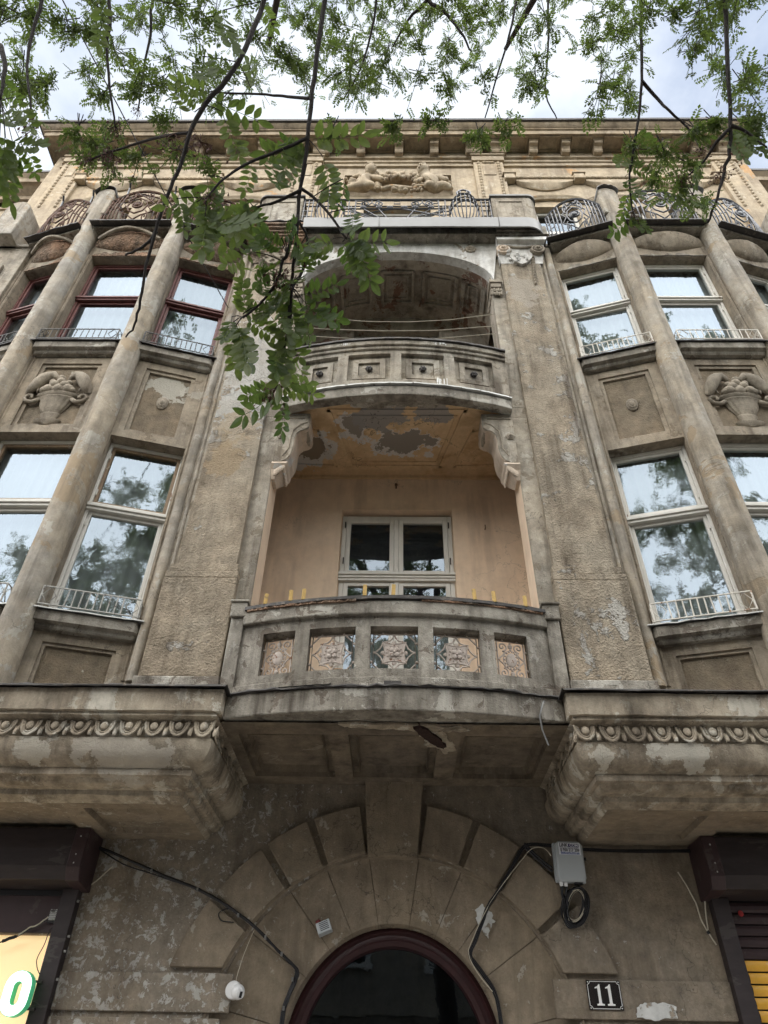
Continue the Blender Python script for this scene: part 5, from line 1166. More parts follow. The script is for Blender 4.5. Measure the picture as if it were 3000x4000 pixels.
for s in (1, -1):
    frieze_pilaster(1.52, 2.11, s); frieze_pilaster(6.24, 6.74, s)
    for (x0, x1) in ((2.11, 6.24),):
        mb = MB(); n = 44                                  # ribbon-wound rod with drapery below
        mb.tube([(x, FY - .055, 15.30) for x in xs(x0 + .04, x1 - .04, 2)], .045, 8)
        for k in range(n):
            x = x0 + .1 + (x1 - x0 - .2) * k / (n - 1); mb.sphere((x, FY - .09, 15.30), (.062, .035, .045), 7, 5)
        rod = mb.build('wound_rod', 'frieze_plaster', B, s, smooth='all')
        for k in range(4):
            xc = x0 + .06 + (x1 - x0 - .12) * k / 3
            MB().box(xc - .10, xc + .10, FY - .14, FY, 15.20, 15.38).box(xc - .13, xc + .13, FY - .16, FY, 15.385, 15.42).build('rod_clasp', 'frieze_plaster', rod, s, bevel=.012)
            if k < 3:
                xa, xb = xc + .12, xc + (x1 - x0 - .12) / 3 - .12; rows = []
                for t in xs(0, 1, 14):
                    sag = .28 * math.sin(PI * t) ** .8; x = xa + (xb - xa) * t
                    rows.append([(x, FY - .005, 15.24), (x, FY - .09, 15.22), (x, FY - .08 - .03 * math.sin(PI * t), 15.20 - sag * .6), (x, FY - .03, 15.19 - sag), (x, FY - .005, 15.19 - sag)])
                MB().loft(rows).build('stucco_drape', 'frieze_plaster', rod, s, smooth=True)
# entablature mouldings, modillions, cornice
CO = empty('cornice', (0, 0, 0), B)
XE = 6.78
def run(name, mat, prof, xe, par):
    rows = []
    for d, z in prof: rows.append([(-xe - d, .6, z), (-xe - d, FY - d, z)] + [(x, FY - d + random.uniform(-.002, .002), z + random.uniform(-.003, .003)) for x in xs(-xe - d, xe + d, 40)[1:-1]] + [(xe + d, FY - d, z), (xe + d, .6, z)])
    return MB().loft(rows).build(name, mat, par, smooth=True)
random.seed(19)
run('architrave', 'frieze_plaster', [(.002, 15.93), (.045, 15.94), (.045, 15.97), (.02, 15.98), (.02, 16.10), (.05, 16.11), (.05, 16.16), (.03, 16.17), (.03, 16.24), (.075, 16.25), (.085, 16.285), (.05, 16.30), (.05, 16.58)], XE, CO)
run('corona', 'cornice_plaster', [(.04, 16.52), (.08, 16.535), (.40, 16.54), (.40, 16.525), (.415, 16.525), (.42, 16.66), (.45, 16.67), (.45, 16.70), (.47, 16.71), (.52, 16.77), (.535, 16.80)], XE, CO)
run('gutter', 'tin_dark', [(.52, 16.80), (.575, 16.81), (.585, 16.86), (.56, 16.885), (.3, 16.93), (-.6, 17.25)], XE, CO)
cf = [(-6.6 + .66 * k) for k in range(21)]
mod_proto = None
mx = [0.03, 0.745, 1.47, 1.63, 1.97, 2.12, 2.75, 3.40, 4.05, 4.70, 5.40, 6.02, 6.18, 6.55]
mx = mx + [-x for x in mx if x > .1]
for x in mx:
    M = Matrix.Translation((x, 0, 0))
    if mod_proto is None:
        pr = [(FY - .05, 16.535), (FY - .30, 16.535), (FY - .30, 16.46), (FY - .285, 16.43), (FY - .22, 16.41), (FY - .19, 16.37), (FY - .185, 16.32), (FY - .16, 16.285), (FY - .10, 16.275), (FY - .05, 16.29)]
        mb = MB(); mb.prism(pr, lambda y_, z_: (-.085, y_, z_), lambda y_, z_: (.085, y_, z_)); mb.box(-.10, .10, FY - .32, FY - .05, 16.495, 16.533); mb.tube([(-.088, FY - .255, 16.45), (.088, FY - .255, 16.45)], .03, 8)
        mod_proto = mb.build('modillion', 'cornice_plaster', CO, bevel=.008); mod_proto.matrix_basis = M
    else: copy_of(mod_proto, M, CO)
sm = sorted(mx)
for k in range(len(sm) - 1):
    a_, b_ = sm[k] + .12, sm[k + 1] - .12
    if b_ - a_ > .2:
        mb = MB()
        for q in ((a_, b_, FY - .37, FY - .335), (a_, b_, FY - .10, FY - .065), (a_, a_ + .035, FY - .334, FY - .101), (b_ - .035, b_, FY - .334, FY - .101)): mb.box(q[0], q[1], q[2], q[3], 16.505, 16.541)
        mb.build('cornice_coffer', 'cornice_plaster', CO)
# roof, small gable and chimney behind the cornice
mb = MB().add([(-7.3, -.2, 17.2), (7.3, -.2, 17.2), (7.3, 8, 20.2), (-7.3, 8, 20.2)], [(0, 1, 2, 3)]); mb.build('roof', 'roof_tin', B)
mb = MB(); mb.prism([(1.95, 17.2), (3.15, 17.2), (3.15, 17.55), (2.55, 17.82), (1.95, 17.55)], lambda x, z: (x, -.25, z), lambda x, z: (x, 1.2, z)); g_ = mb.build('roof_gable', 'frieze_plaster', B)
mb = MB(); mb.loft([[(1.85, -.36, 17.53), (2.55, -.36, 17.86), (3.25, -.36, 17.53)], [(1.85, -.36, 17.57), (2.55, -.36, 17.90), (3.25, -.36, 17.57)], [(1.85, 1.2, 17.57), (2.55, 1.2, 17.90), (3.25, 1.2, 17.57)]]); mb.build('gable_edge', 'roof_tin', g_)
mb = MB().box(5.35, 5.75, -.4, 0, 17.0, 17.55).box(5.30, 5.80, -.45, .05, 17.55, 17.63); mb.build('chimney', 'broken_brick', B)
# lower wings on both sides
for s in (1, -1):
    mb = MB().box(7.0, 16, -.35, 8, 0, 15.9); wg = mb.build('wing_wall', 'frieze_plaster', B, s)
    rows = []
    for d, z in ((.0, 15.1), (.04, 15.11), (.04, 15.18), (.0, 15.2), (.0, 15.45), (.06, 15.47), (.06, 15.6), (.22, 15.7), (.30, 15.72), (.30, 15.86), (.38, 15.95)): rows.append([(6.98, -.35 - d, z), (16, -.35 - d, z)])
    MB().loft(rows).build('wing_cornice', 'cornice_plaster', wg, s)
    mb = MB()
    for k in range(5): mb.tube([(7.12 + .085 * k, -.36, 12), (7.12 + .085 * k, -.36, 14.9)], .038, 8)
    mb.box(7.06, 7.52, -.40, -.34, 14.9, 15.02); mb.build('fluted_pilaster', 'frieze_plaster', wg, s)
    MB().loft([[(6.98, -.74, 15.95), (16, -.74, 15.95)], [(6.98, -.74, 16.02), (16, -.74, 16.02)], [(6.98, 2, 16.9), (16, 2, 16.9)]]).build('wing_roof', 'tin_dark', wg, s)
    MB().box(8.3, 9.3, -.37, -.30, 12.3, 14.6).build('wing_window', 'glass_dark', wg, s)

# unseen dark boxes behind the facade, added to block leaking sky light
MB().box(-15.9, 15.9, .96, 8, .01, 15.8).build('light_block_core', 'room_dark', B)
MB().box(-6.9, 6.9, .96, 8, 15.81, 17.1).build('attic_light_block', 'room_dark', B)
# ---------------------------------------------------------------- shopfronts
random.seed(23)
SH = empty('shopfront', (-4.3, 0, 0)); tag(SH, 'lit shopfront with dark brown shutter box left of the arched door', 'shopfront')
SH.location = (0, 0, 0)
def shutter_box(s, par):
    pr = [(0.0, 3.474), (-.34, 3.474), (-.355, 3.30), (-.355, 3.16), (-.30, 3.06), (-.02, 3.03), (0, 3.03)]
    mb = MB(); mb.prism(pr, lambda y_, z_: (2.86, y_, z_), lambda y_, z_: (6.4, y_, z_)); bx_ = mb.build('shutter_box', 'shutter_brown', par, s, bevel=.006)
    mb = MB(); pr2 = [(y_ * 1.04 - .006 if y_ else 0.0, z_ + (.012 if z_ > 3.3 else -.012)) for y_, z_ in pr]
    mb.prism([(y_, min(z_, 3.476)) for y_, z_ in pr2], lambda y_, z_: (2.735, y_, z_), lambda y_, z_: (2.862, y_, z_)); mb.build('end_cap', 'shutter_maroon', par, s, bevel=.01)
    mb = MB()
    for (y_, z_) in ((-.372, 3.40), (-.372, 3.25), (-.372, 3.18), (-.33, 3.09)): mb.sphere((2.80, y_, z_), .008, 6, 4)
    mb.build('rivets', 'tin_pale', par, s)
shutter_box(-1, SH)
MB().box(-2.945, -2.80, -.10, .0, 0.0, 3.035).build('guide_rail', 'shutter_brown', SH, bevel=.006)
MB().box(-6.4, -2.945, -.03, .02, 2.70, 3.03).build('sign_board', 'shutter_maroon', SH)
MB().box(-6.4, -2.945, .03, .06, 0.6, 2.695).build('lit_panel', 'lit_panel', SH)
MB().box(-6.4, -2.945, -.02, .055, 2.685, 2.70).box(-6.4, -2.95, -.02, .02, 2.16, 2.185).build('panel_bars', 'paint_brown', SH)
mb = MB(); random.seed(3)
for z_ in (2.93, 2.66, 2.55, 2.35): mb.box(-2.80, -2.785, -.08, -.06, z_, z_ + .018)
mb.build('cable_clips', 'tin_pale', SH)
MB().box(-6.0, -2.97, -.045, -.032, 2.985, 3.028).build('rubber_seal', 'plastic_black', SH)
SR = empty('shop_shutter'); tag(SR, 'closed dark brown roller shutter with orange film on its lower slats', 'roller shutter')
shutter_box(1, SR)
MB().box(2.80, 2.945, -.10, .0, 0.0, 3.035).build('guide_rail', 'shutter_brown', SR, bevel=.006)
k = 0; z_ = 3.02
MB().box(2.945, 6.4, .022, .05, .2, 3.03).build('shutter_backing', 'shutter_brown', SR)
while z_ > .4:
    pr = [(.02, z_ - .084), (-.004, z_ - .080), (-.014, z_ - .06), (-.016, z_ - .03), (-.006, z_ - .006), (.02, z_ - .001)]
    mb = MB(); mb.prism(pr, lambda y_, zz: (2.945, y_, zz), lambda y_, zz: (6.4, y_, zz)); sl = mb.build('slat', 'shutter_maroon', SR)
    if z_ < 2.66:
        mb = MB(); e = [(x, random.uniform(-.003, .003)) for x in xs(2.965 + random.uniform(0, .02), 5.0, 24)]
        mb.loft([[(x, -.010 + j, z_ - .081) for x, j in e], [(x, -.021 + j, z_ - .06) for x, j in e], [(x, -.023 - j, z_ - .03) for x, j in e], [(x, -.012, z_ - .006) for x, j in e]]); mb.build('orange_film', 'film_yellow', sl, smooth=True)
    z_ -= .087; k += 1
def disc(name, c, r, mat, par, n=20, sy=1.0):
    return MB().lathe([(r * .98, 0), (r, .002), (.0005, .003)], n, (0, 0, 0), Matrix.Translation(c) @ Matrix.Rotation(PI / 2, 4, 'X')).build(name, mat, par)
disc('red_dot', (3.055, -.021, 2.93), .024, 'film_red', SR); disc('red_dot', (3.20, -.03, 2.40), .052, 'film_red', SR)
# glowing letter O on its bracket
OS = empty('sign_letter', (-3.04, 0, 0)); tag(OS, 'glowing white letter O with green rim on the left shop', 'sign')
OS.location = (0, 0, 0)
def stadium(cx_, cz_, a_, b_, n=10):
    st = b_ - a_; return [(cx_ + a_ * math.cos(t), cz_ + st + a_ * math.sin(t)) for t in xs(0, PI, n)] + [(cx_ + a_ * math.cos(t), cz_ - st + a_ * math.sin(t)) for t in xs(PI, 2 * PI, n)]
ocx, ocz = -3.035, 2.245
def ring_solid(o, i_, y0, y1):
    mb = MB(); n = len(o)
    for q0, q1, ya, yb_ in ((o, i_, y0, y0), (o, i_, y1, y1)): mb.loft([[(x, ya, z) for x, z in q0 + q0[:1]], [(x, yb_, z) for x, z in q1 + q1[:1]]])
    for q in (o, i_): mb.loft([[(x, y0, z) for x, z in q + q[:1]], [(x, y1, z) for x, z in q + q[:1]]])
    return mb
ring_solid(stadium(ocx, ocz, .112, .158), stadium(ocx, ocz, .030, .076), -.225, -.15).build('letter_rim', 'green_edge', OS)
ring_solid(stadium(ocx, ocz, .106, .152), stadium(ocx, ocz, .036, .082), -.2285, -.22).build('letter_face', 'lit_letter', OS)
MB().tube([(-3.0, -.16, 2.335), (-2.90, -.12, 2.335), (-2.90, -.09, 2.335)], .010, 6).tube([(-3.0, -.16, 2.15), (-2.90, -.12, 2.15), (-2.90, -.09, 2.15)], .012, 6).build('letter_bracket', 'tin_dark', OS)

# ---------------------------------------------------------------- things fixed to the ground-floor wall
def text_mesh(txt, size, c, name, mat, par, bold=0.0, width=None):
    cu = bpy.data.curves.new(name, 'FONT'); cu.body = txt; cu.size = size; cu.align_x = 'CENTER'; cu.align_y = 'CENTER'; cu.offset = bold; cu.extrude = .0006
    o = bpy.data.objects.new(name, cu); COL.objects.link(o)
    dg = bpy.context.evaluated_depsgraph_get(); dg.update()
    me = bpy.data.meshes.new_from_object(o.evaluated_get(dg)); bpy.data.objects.remove(o)
    me.materials.clear(); me.materials.append(MATS[mat])
    k = 1.0
    if width and len(me.vertices):
        x_ = [v.co.x for v in me.vertices]; k = width / (max(x_) - min(x_))
    q = bpy.data.objects.new(name, me); COL.objects.link(q); q.parent = par
    q.matrix_basis = Matrix.Translation(c) @ Matrix.Rotation(PI / 2, 4, 'X') @ Matrix.Diagonal((k, 1, 1, 1))
    return q
# junction box
JB = empty('junction_box'); tag(JB, 'pale grey plastic internet junction box with a printed label beside the arch', 'junction box')
JB.location = (1.592, -.10, 3.30); JB.rotation_euler = (0, R_(1.5), 0)
mb = MB().box(-.135, .135, -.02, .03, -.165, .165); mb.build('back_plate', 'plastic_grey', JB, bevel=.012)
mb = MB(); rc = lambda i_, y_: [(x, y_, z) for x, z in ((-.125 + i_, -.17), (-.125, -.17 + i_ * 1.4), (-.125, .165 - i_ * 1.6), (-.125 + i_ * 1.6, .165), (.125 - i_ * 1.6, .165), (.125, .165 - i_ * 1.6), (.125, -.17 + i_ * 1.4), (.125 - i_, -.17))]
sc_ = lambda q, k: [(x * k, y_, z * k) for x, y_, z in q]
mb.loft([rc(.02, -.02), rc(.02, -.075), sc_(rc(.02, -.09), .93), sc_(rc(.02, -.094), .86)], closed=True); mb.build('cover', 'plastic_grey', JB, smooth=True, bevel=.004)
MB().box(-.095, .10, -.0975, -.0945, .045, .145).build('printed_label', 'label_white', JB)
text_mesh('LiNK', .040, (-.050, -.0985, .124), 'label_text', 'ink_dark', JB, .0012, .075); MB().box(-.008, .086, -.0984, -.0976, .110, .138).build('label_badge', 'ink_violet', JB)
text_mesh('COM', .032, (.042, -.0995, .124), 'label_text', 'label_white', JB, .0008, .075)
text_mesh('\u0406\u041d\u0422\u0415\u0420\u041d\u0415\u0422 \u041c\u0410\u0419\u0411\u0423\u0422\u041d\u042c\u041e\u0413\u041e', .014, (.0, -.0985, .1005), 'label_text', 'ink_dark', JB, 0, .165)
text_mesh('0 800 217 209', .033, (.003, -.0985, .083), 'label_text', 'ink_dark', JB, .0008, .17)
text_mesh('linkcom.lviv.ua', .027, (.003, -.0985, .061), 'label_text', 'ink_blue', JB, .0006, .165); MB().box(-.08, .088, -.0984, -.0977, .0490, .0505).build('label_underline', 'ink_blue', JB)
mb = MB()
for x in (-.095, -.055): mb.tube([(x, -.04, -.165), (x, -.04, -.20)], .016, 8)
mb.build('cable_gland', 'plastic_white', JB)
MB().box(.02, .09, -.07, -.02, -.185, -.168).build('cable_port', 'plastic_black', JB); MB().tube([(.125, -.04, .03), (.15, -.04, .03)], .014, 8).build('lock_knob', 'plastic_black', JB)
# hanging coil of cable
random.seed(29)
CC = empty('cable_coil'); tag(CC, 'coil of black and cream cable hanging under the junction box', 'cable coil')
def coil(n, r, mat, name):
    mb = MB()
    for k in range(n):
        a_, b_ = .085 + random.uniform(-.022, .022), .145 + random.uniform(-.025, .025); ph = random.uniform(0, 6.28); cx_, cz_ = 1.60 + random.uniform(-.012, .012), 2.955 + random.uniform(-.012, .012); y0 = -.085 + random.uniform(-.025, .025); th = R_(-24)
        pts = []
        for i in range(28):
            t = 2 * PI * i / 28; x = a_ * math.cos(t) * (1 + .04 * math.sin(3 * t + ph)); z = b_ * math.sin(t)
            pts.append((cx_ + x * math.cos(th) - z * math.sin(th) * -1 * -1, y0 + .012 * math.sin(2 * t + ph), cz_ + x * math.sin(th) + z * math.cos(th)))
        mb.tube(pts, r, 5, closed=True)
    return mb.build(name, mat, CC, smooth=True)
coil(13, .008, 'cable_black', 'black_loops'); coil(5, .0035, 'cable_cream', 'cream_loops')
MB().tube([(1.50, -.12, 3.11), (1.495, -.10, 3.05), (1.51, -.09, 3.0)], .014, 6).tube([(1.545, -.12, 3.11), (1.53, -.10, 3.05), (1.53, -.09, 3.02)], .010, 6).build('lead_in', 'cable_black', CC)
# cable runs
def cable(name, label, runs):
    o = empty(name); tag(o, label, 'cable')
    for (pts, r, mat, n) in runs:
        mb = MB()
        for k in range(n):
            off = Vector((random.uniform(-1, 1), -abs(random.uniform(0, 1)), random.uniform(-1, 1))) * r * 1.6 if n > 1 else Vector()
            P_ = [Vector(p) for p in pts]; sm_ = []
            for i in range(len(P_) - 1):
                for t in (0, .25, .5, .75):
                    p0, p1, p2, p3_ = P_[max(i - 1, 0)], P_[i], P_[i + 1], P_[min(i + 2, len(P_) - 1)]
                    sm_.append(tuple(.5 * ((2 * p1) + (p2 - p0) * t + (2 * p0 - 5 * p1 + 4 * p2 - p3_) * t * t + (3 * p1 - p0 - 3 * p2 + p3_) * t ** 3) + off + Vector((random.uniform(-1, 1), 0, random.uniform(-1, 1))) * r * .25))
            sm_.append(tuple(P_[-1] + off)); mb.tube(sm_, r, 5)
        mb.build('strand', mat, o, smooth=True)
    return o
cableL = [(-2.80, -.05, 3.405), (-2.516, -.045, 3.311), (-2.096, -.04, 3.161), (-1.736, -.045, 3.043), (-1.466, -.075, 2.918), (-1.21, -.05, 2.77), (-1.02, .02, 2.625), (-.88, .03, 2.52), (-.815, .06, 2.46), (-.83, .075, 2.38), (-.885, .085, 2.25), (-.91, .09, 2.10), (-.93, .09, 1.6)]
cable('cable_bundle', 'black cable bundle sagging from the lit shopfront to the door arch', [(cableL, .009, 'cable_black', 4), ([(-2.78, -.05, 3.40), (-2.482, -.03, 3.255), (-2.209, -.03, 3.181), (-1.96, -.05, 3.108)], .006, 'cable_black', 1)])
CL = bpy.data.objects['cable_bundle']
for (x, y_, z) in ((-2.2, -.055, 3.195), (-1.75, -.06, 3.047), (-1.35, -.085, 2.845), (-1.10, -.03, 2.69), (-.95, .005, 2.575), (-.845, .05, 2.40), (-.90, .07, 2.2)): MB().box(x - .008, x + .008, y_ - .014, y_ + .01, z - .014, z + .016).build('cable_clip', 'tin_grey', CL)
cableR = [(2.80, -.05, 3.432), (2.472, -.04, 3.428), (2.048, -.04, 3.426), (1.76, -.05, 3.433), (1.457, -.07, 3.455), (1.222, -.075, 3.452), (1.099, -.075, 3.297), (.975, -.06, 3.123), (.85, .0, 2.974), (.79, .02, 2.848), (.715, .03, 2.70), (.67, .05, 2.60), (.76, .065, 2.48), (.85, .075, 2.36), (.89, .08, 2.2), (.92, .085, 1.7)]
cable('cable_bundle', 'black cable bundle from the right shutter past the junction box to the door', [(cableR, .008, 'cable_black', 4), ([(1.437, -.13, 3.352), (1.383, -.11, 3.42), (1.277, -.10, 3.419), (1.159, -.095, 3.309), (.995, -.08, 3.136), (.84, -.01, 2.95), (.70, .02, 2.72), (.655, .04, 2.60), (.73, .05, 2.46), (.84, .06, 2.34)], .0035, 'cable_cream', 1), ([(1.22, -.08, 3.449), (1.315, -.08, 3.355), (1.446, -.09, 3.241)], .011, 'cable_black', 2)])
cable('camera_lead', 'thin pale lead running from the cable bundle down to the white camera', [([(-1.199, -.06, 2.74), (-1.258, -.045, 2.584), (-1.295, -.045, 2.434), (-1.301, -.06, 2.369)], .0025, 'cable_cream', 1)])
cable('wall_wire', 'thin pale wire slanting across the wall to the left shopfront', [([(-2.587, -.004, 3.24), (-2.694, -.008, 3.126), (-2.80, -.012, 3.03)], .006, 'cable_cream', 1)])
cable('wall_wire', 'forked pale wires tied with black tape beside the right shutter', [([(2.597, -.004, 3.261), (2.638, -.012, 3.16), (2.685, -.014, 3.013), (2.698, -.014, 2.887), (2.733, -.014, 2.781), (2.775, -.014, 2.69)], .007, 'cable_cream', 1), ([(2.80, -.125, 3.29), (2.79, -.10, 3.219), (2.77, -.05, 3.071), (2.75, -.02, 2.928), (2.733, -.016, 2.785)], .006, 'cable_cream', 1), ([(2.728, -.016, 2.795), (2.738, -.016, 2.772)], .014, 'cable_black', 1)])
cable('loose_wire', 'short black wire loop sticking out of the left arch stone', [([(-1.385, -.065, 2.794), (-1.46, -.075, 2.80), (-1.499, -.07, 2.81), (-1.527, -.075, 2.854), (-1.492, -.07, 2.891), (-1.442, -.065, 2.90)], .005, 'cable_black', 1)])
cable('shop_wire', 'black and cream wires strung over the lit shop panel', [([(-3.6, -.05, 2.53), (-3.376, -.06, 2.616), (-3.32, -.06, 2.64), (-3.234, -.06, 2.669), (-3.164, -.06, 2.716), (-3.098, -.06, 2.745), (-3.003, -.06, 2.817)], .006, 'cable_black', 1), ([(-3.234, -.065, 2.669), (-3.16, -.065, 2.73), (-3.10, -.065, 2.75), (-3.02, -.065, 2.815)], .006, 'cable_cream', 1), ([(-3.36, -.06, 2.625), (-3.25, -.06, 2.665)], .014, 'cable_black', 1), ([(-2.96, -.06, 2.743), (-2.98, -.06, 2.695), (-2.99, -.06, 2.603), (-3.016, -.06, 2.504), (-2.995, -.06, 2.442), (-2.955, -.06, 2.39)], .004, 'cable_black', 1)])
PB = empty('power_adapter', (-2.97, -.05, 2.82)); tag(PB, 'small pale perforated box under the left shutter box', 'power adapter')
mb = MB().box(-.045, .04, -.02, .02, -.03, .055); mb.build('case', 'tin_pale', PB, bevel=.004)
mb = MB()
for i in range(7):
    for j in range(6): mb.box(-.04 + i * .0115, -.034 + i * .0115, -.0215, -.0195, -.025 + j * .013, -.018 + j * .013)
mb.build('vent_holes', 'plastic_black', PB); MB().sphere((.02, -.022, -.042), .005, 6, 5).build('status_lamp', 'led', PB); MB().box(-.05, .04, -.015, .02, -.05, -.034).build('terminal_strip', 'plastic_black', PB)
# house number
HN = empty('house_number', (1.745, -.045, 2.318)); tag(HN, 'black enamel house number plate with white 11 on the right wall', 'number plate')
mb = MB(); W_, H_ = .139, .102; mb.box(-W_, W_, 0, .012, -H_, H_); mb.build('plate', 'enamel_black', HN, bevel=.003)
mb = MB(); i_ = .009; q = .02
o_ = [(-W_ + i_ + q, -H_ + i_), (W_ - i_ - q, -H_ + i_)] + [(W_ - i_ - q * math.cos(t), -H_ + i_ + q * math.sin(t)) for t in xs(0, PI / 2, 4)][0:0]
def notch(w_, h_):
    pts = []
    for (sx, sz, t0) in ((1, -1, 0), (1, 1, 1), (-1, 1, 2), (-1, -1, 3)):
        cx_, cz_ = sx * w_, sz * h_; arc = [(cx_ - sx * q * math.cos(t), cz_ - sz * q * math.sin(t)) for t in (xs(0, PI / 2, 5) if sx * sz < 0 else xs(PI / 2, 0, 5))]
        pts += [(x, z) for x, z in arc]
    return pts
n1 = notch(W_ - i_, H_ - i_); mb.tube([(x, -.0006, z) for x, z in n1], .0024, 4, closed=True)
for sx in (-1, 1):
    for sz in (-1, 1): mb.sphere((sx * (W_ - .013), -.001, sz * (H_ - .013)), (.005, .003, .005), 6, 4)
mb.build('plate_border', 'enamel_white', HN)
for x0 in (-.043, .043):
    pts = [(-.030, -.068), (.034, -.068), (.034, -.058), (.018, -.056), (.013, -.050), (.013, .070), (.004, .070), (-.008, .058), (-.032, .050), (-.032, .042), (-.014, .045), (-.011, .040), (-.011, -.050), (-.016, -.056), (-.030, -.058)]
    mb = MB(); mb.prism([(x * .95, z * 1.05) for x, z in pts], lambda x, z, x0=x0: (x0 + x, -.0025, z), lambda x, z, x0=x0: (x0 + x, .001, z)); mb.build('digit', 'enamel_white', HN)
# security camera
CM = empty('security_camera', (-1.31, -.035, 2.305)); tag(CM, 'white dome security camera on the left of the arch', 'camera')
MX = Matrix.Rotation(PI / 2, 4, 'X')
MB().lathe([(.062, -.005), (.066, .0), (.066, .045), (.060, .055), (.02, .056)], 24, (0, 0, 0), MX).build('mount', 'plastic_white', CM, smooth=True)
MB().sphere((.045, -.075, -.015), .056, 16, 12).build('ball', 'plastic_white', CM, smooth='all')
ML = Matrix.Translation((.075, -.118, -.035)) @ Matrix.Rotation(R_(38), 4, 'Z') @ Matrix.Rotation(R_(20), 4, 'X')
MB().lathe([(.034, -.01), (.034, .006), (.03, .008)], 18, (0, 0, 0), ML @ MX).build('lens_rim', 'plastic_white', CM, smooth=True)
MB().box(-.011, .011, -.0125, -.006, -.022, .022, ML).build('lens_window', 'plastic_black', CM)
# louvred siren box
SB = empty('siren_box', (-.60, .04, 2.775)); tag(SB, 'small grey louvred box with a red lamp above the door arch', 'siren')
SB.rotation_euler = (R_(-14), R_(-22), 0)
MB().box(-.062, .062, -.05, .02, -.048, .048).build('case', 'plastic_grey', SB, bevel=.006)
mb = MB()
for k in range(5): mb.box(-.035, .045, -.053, -.0485, -.03 + .015 * k, -.025 + .015 * k)
mb.build('louvre_slots', 'plastic_black', SB); MB().lathe([(.025, 0), (.025, .025), (.015, .035)], 12, (-.035, -.015, .048)).build('red_lamp', 'lamp_red', SB)
# smeared filler on the wall
random.seed(37); FL = MB(); fp = ragged([(1.996, 2.241), (2.028, 2.262), (2.101, 2.276), (2.16, 2.270), (2.223, 2.273), (2.309, 2.252), (2.305, 2.20), (2.301, 2.167), (2.197, 2.169), (2.14, 2.150), (2.075, 2.163), (1.974, 2.176), (1.985, 2.21)], .004, 4)
FL.prism(fp, lambda x, z: (x, -.045, z), lambda x, z: (x, -.03, z))
FL = FL.build('filler_patch', 'fresh_filler'); tag(FL, 'fresh white filler smeared on the wall right of the house number', 'patch')
random.seed(38); FL2 = MB().prism(ragged([(.74, 2.95), (.80, 2.99), (.87, 2.94), (.90, 2.86), (.86, 2.80), (.84, 2.73), (.79, 2.78), (.75, 2.84)], .008, 4), lambda x, z: (x, .062, z), lambda x, z: (x, .10, z)).build('filler_patch', 'fresh_filler'); tag(FL2, 'pale filler dab on the arch behind the right cable bundle', 'patch')

# ---------------------------------------------------------------- things on the balconies
names = ['at the far left end of the coping', 'second from the left on the coping', 'third from the left on the coping', 'just left of the window middle', 'in front of the window middle', 'third from the right on the coping', 'second from the right on the coping', 'at the far right end of the coping']
for x, nm in zip((-1.215, -.968, -.848, -.275, -.012, .742, .928, 1.225), names):
    o = empty('wood_peg', (x, pf(x) - .045, 5.155)); o.rotation_euler = (R_(10), R_(random.uniform(-4, 4)), R_(-x * 12)); tag(o, 'yellow wooden peg ' + nm, 'peg', 'yellow pegs along the lower balcony coping')
    MB().box(-.018, .018, -.012, .010, 0, .115).build('shank', 'peg_wood', o, bevel=.003); MB().box(-.018, .018, -.034, -.0125, -.002, .03).build('foot', 'peg_wood', o, bevel=.003)
for pts, nm in (([(-1.39, -1.15, 10.30), (-.983, -1.15, 10.235), (-.402, -1.15, 10.161), (.173, -1.15, 10.153), (.75, -1.15, 10.203), (1.395, -1.15, 10.345)], 'top'), ([(-1.39, -1.12, 10.07), (-1.025, -1.12, 10.02), (-.169, -1.12, 9.975), (.57, -1.12, 9.99), (1.395, -1.12, 10.10)], 'middle'), ([(-1.39, -1.10, 9.90), (-.562, -1.1, 9.814), (.51, -1.1, 9.817), (1.395, -1.1, 9.945)], 'lowest')):
    o = MB().tube(pts, .0065, 5).build('clothesline', 'rope', smooth=True); tag(o, nm + ' of three pale clotheslines across the upper loggia', 'clothesline', 'clotheslines of the upper loggia')
o = MB(); o.loft([[(x - .006, y_, z) for x, y_, z in q_] for q_ in [[(1.272, -1.50, 4.235), (1.235, -1.545, 4.16), (1.195, -1.55, 4.05), (1.205, -1.53, 3.94), (1.241, -1.52, 3.816)]]] + [[(x + .007, y_, z) for x, y_, z in [(1.272, -1.50, 4.235), (1.235, -1.545, 4.16), (1.195, -1.55, 4.05), (1.205, -1.53, 3.94), (1.241, -1.52, 3.816)]]])
o = o.build('tin_strip', 'tin_grey', smooth=True); tag(o, 'loose strip of tin dangling from the right end of the lower balcony', 'strip')
ch = MB(); ch.tube([(-.54 + .16 * math.cos(t), -1.0, 4.54 + .20 * math.sin(t)) for t in xs(-.3, PI + .3, 16)], .018, 8); ch.tube([(-.54 + .11 * math.cos(t), -1.0, 4.50 + .16 * math.sin(t)) for t in xs(-.2, PI + .2, 14)], .010, 6); ch.tube([(-.69, -1.0, 4.50), (-.70, -1.0, 4.24)], .018, 8); ch.tube([(-.39, -1.0, 4.50), (-.38, -1.0, 4.24)], .018, 8)
ch = ch.build('chair', 'bent_wood', smooth=True); tag(ch, 'curved wooden chair back showing through the second balcony grille', 'chair')

ow = MB().tube([(-2.44, -1.20, 10.40), (-2.57, -2.25, 9.98), (-2.76, -3.8, 9.42), (-2.95, -5.40, 8.89), (-3.6, -11.0, 7.6), (-4.6, -23.9, 7.2)], .0065, 5).build('overhead_wire', 'cable_black', smooth=True); tag(ow, 'thin black overhead wire from the red framed window across the street', 'wire')

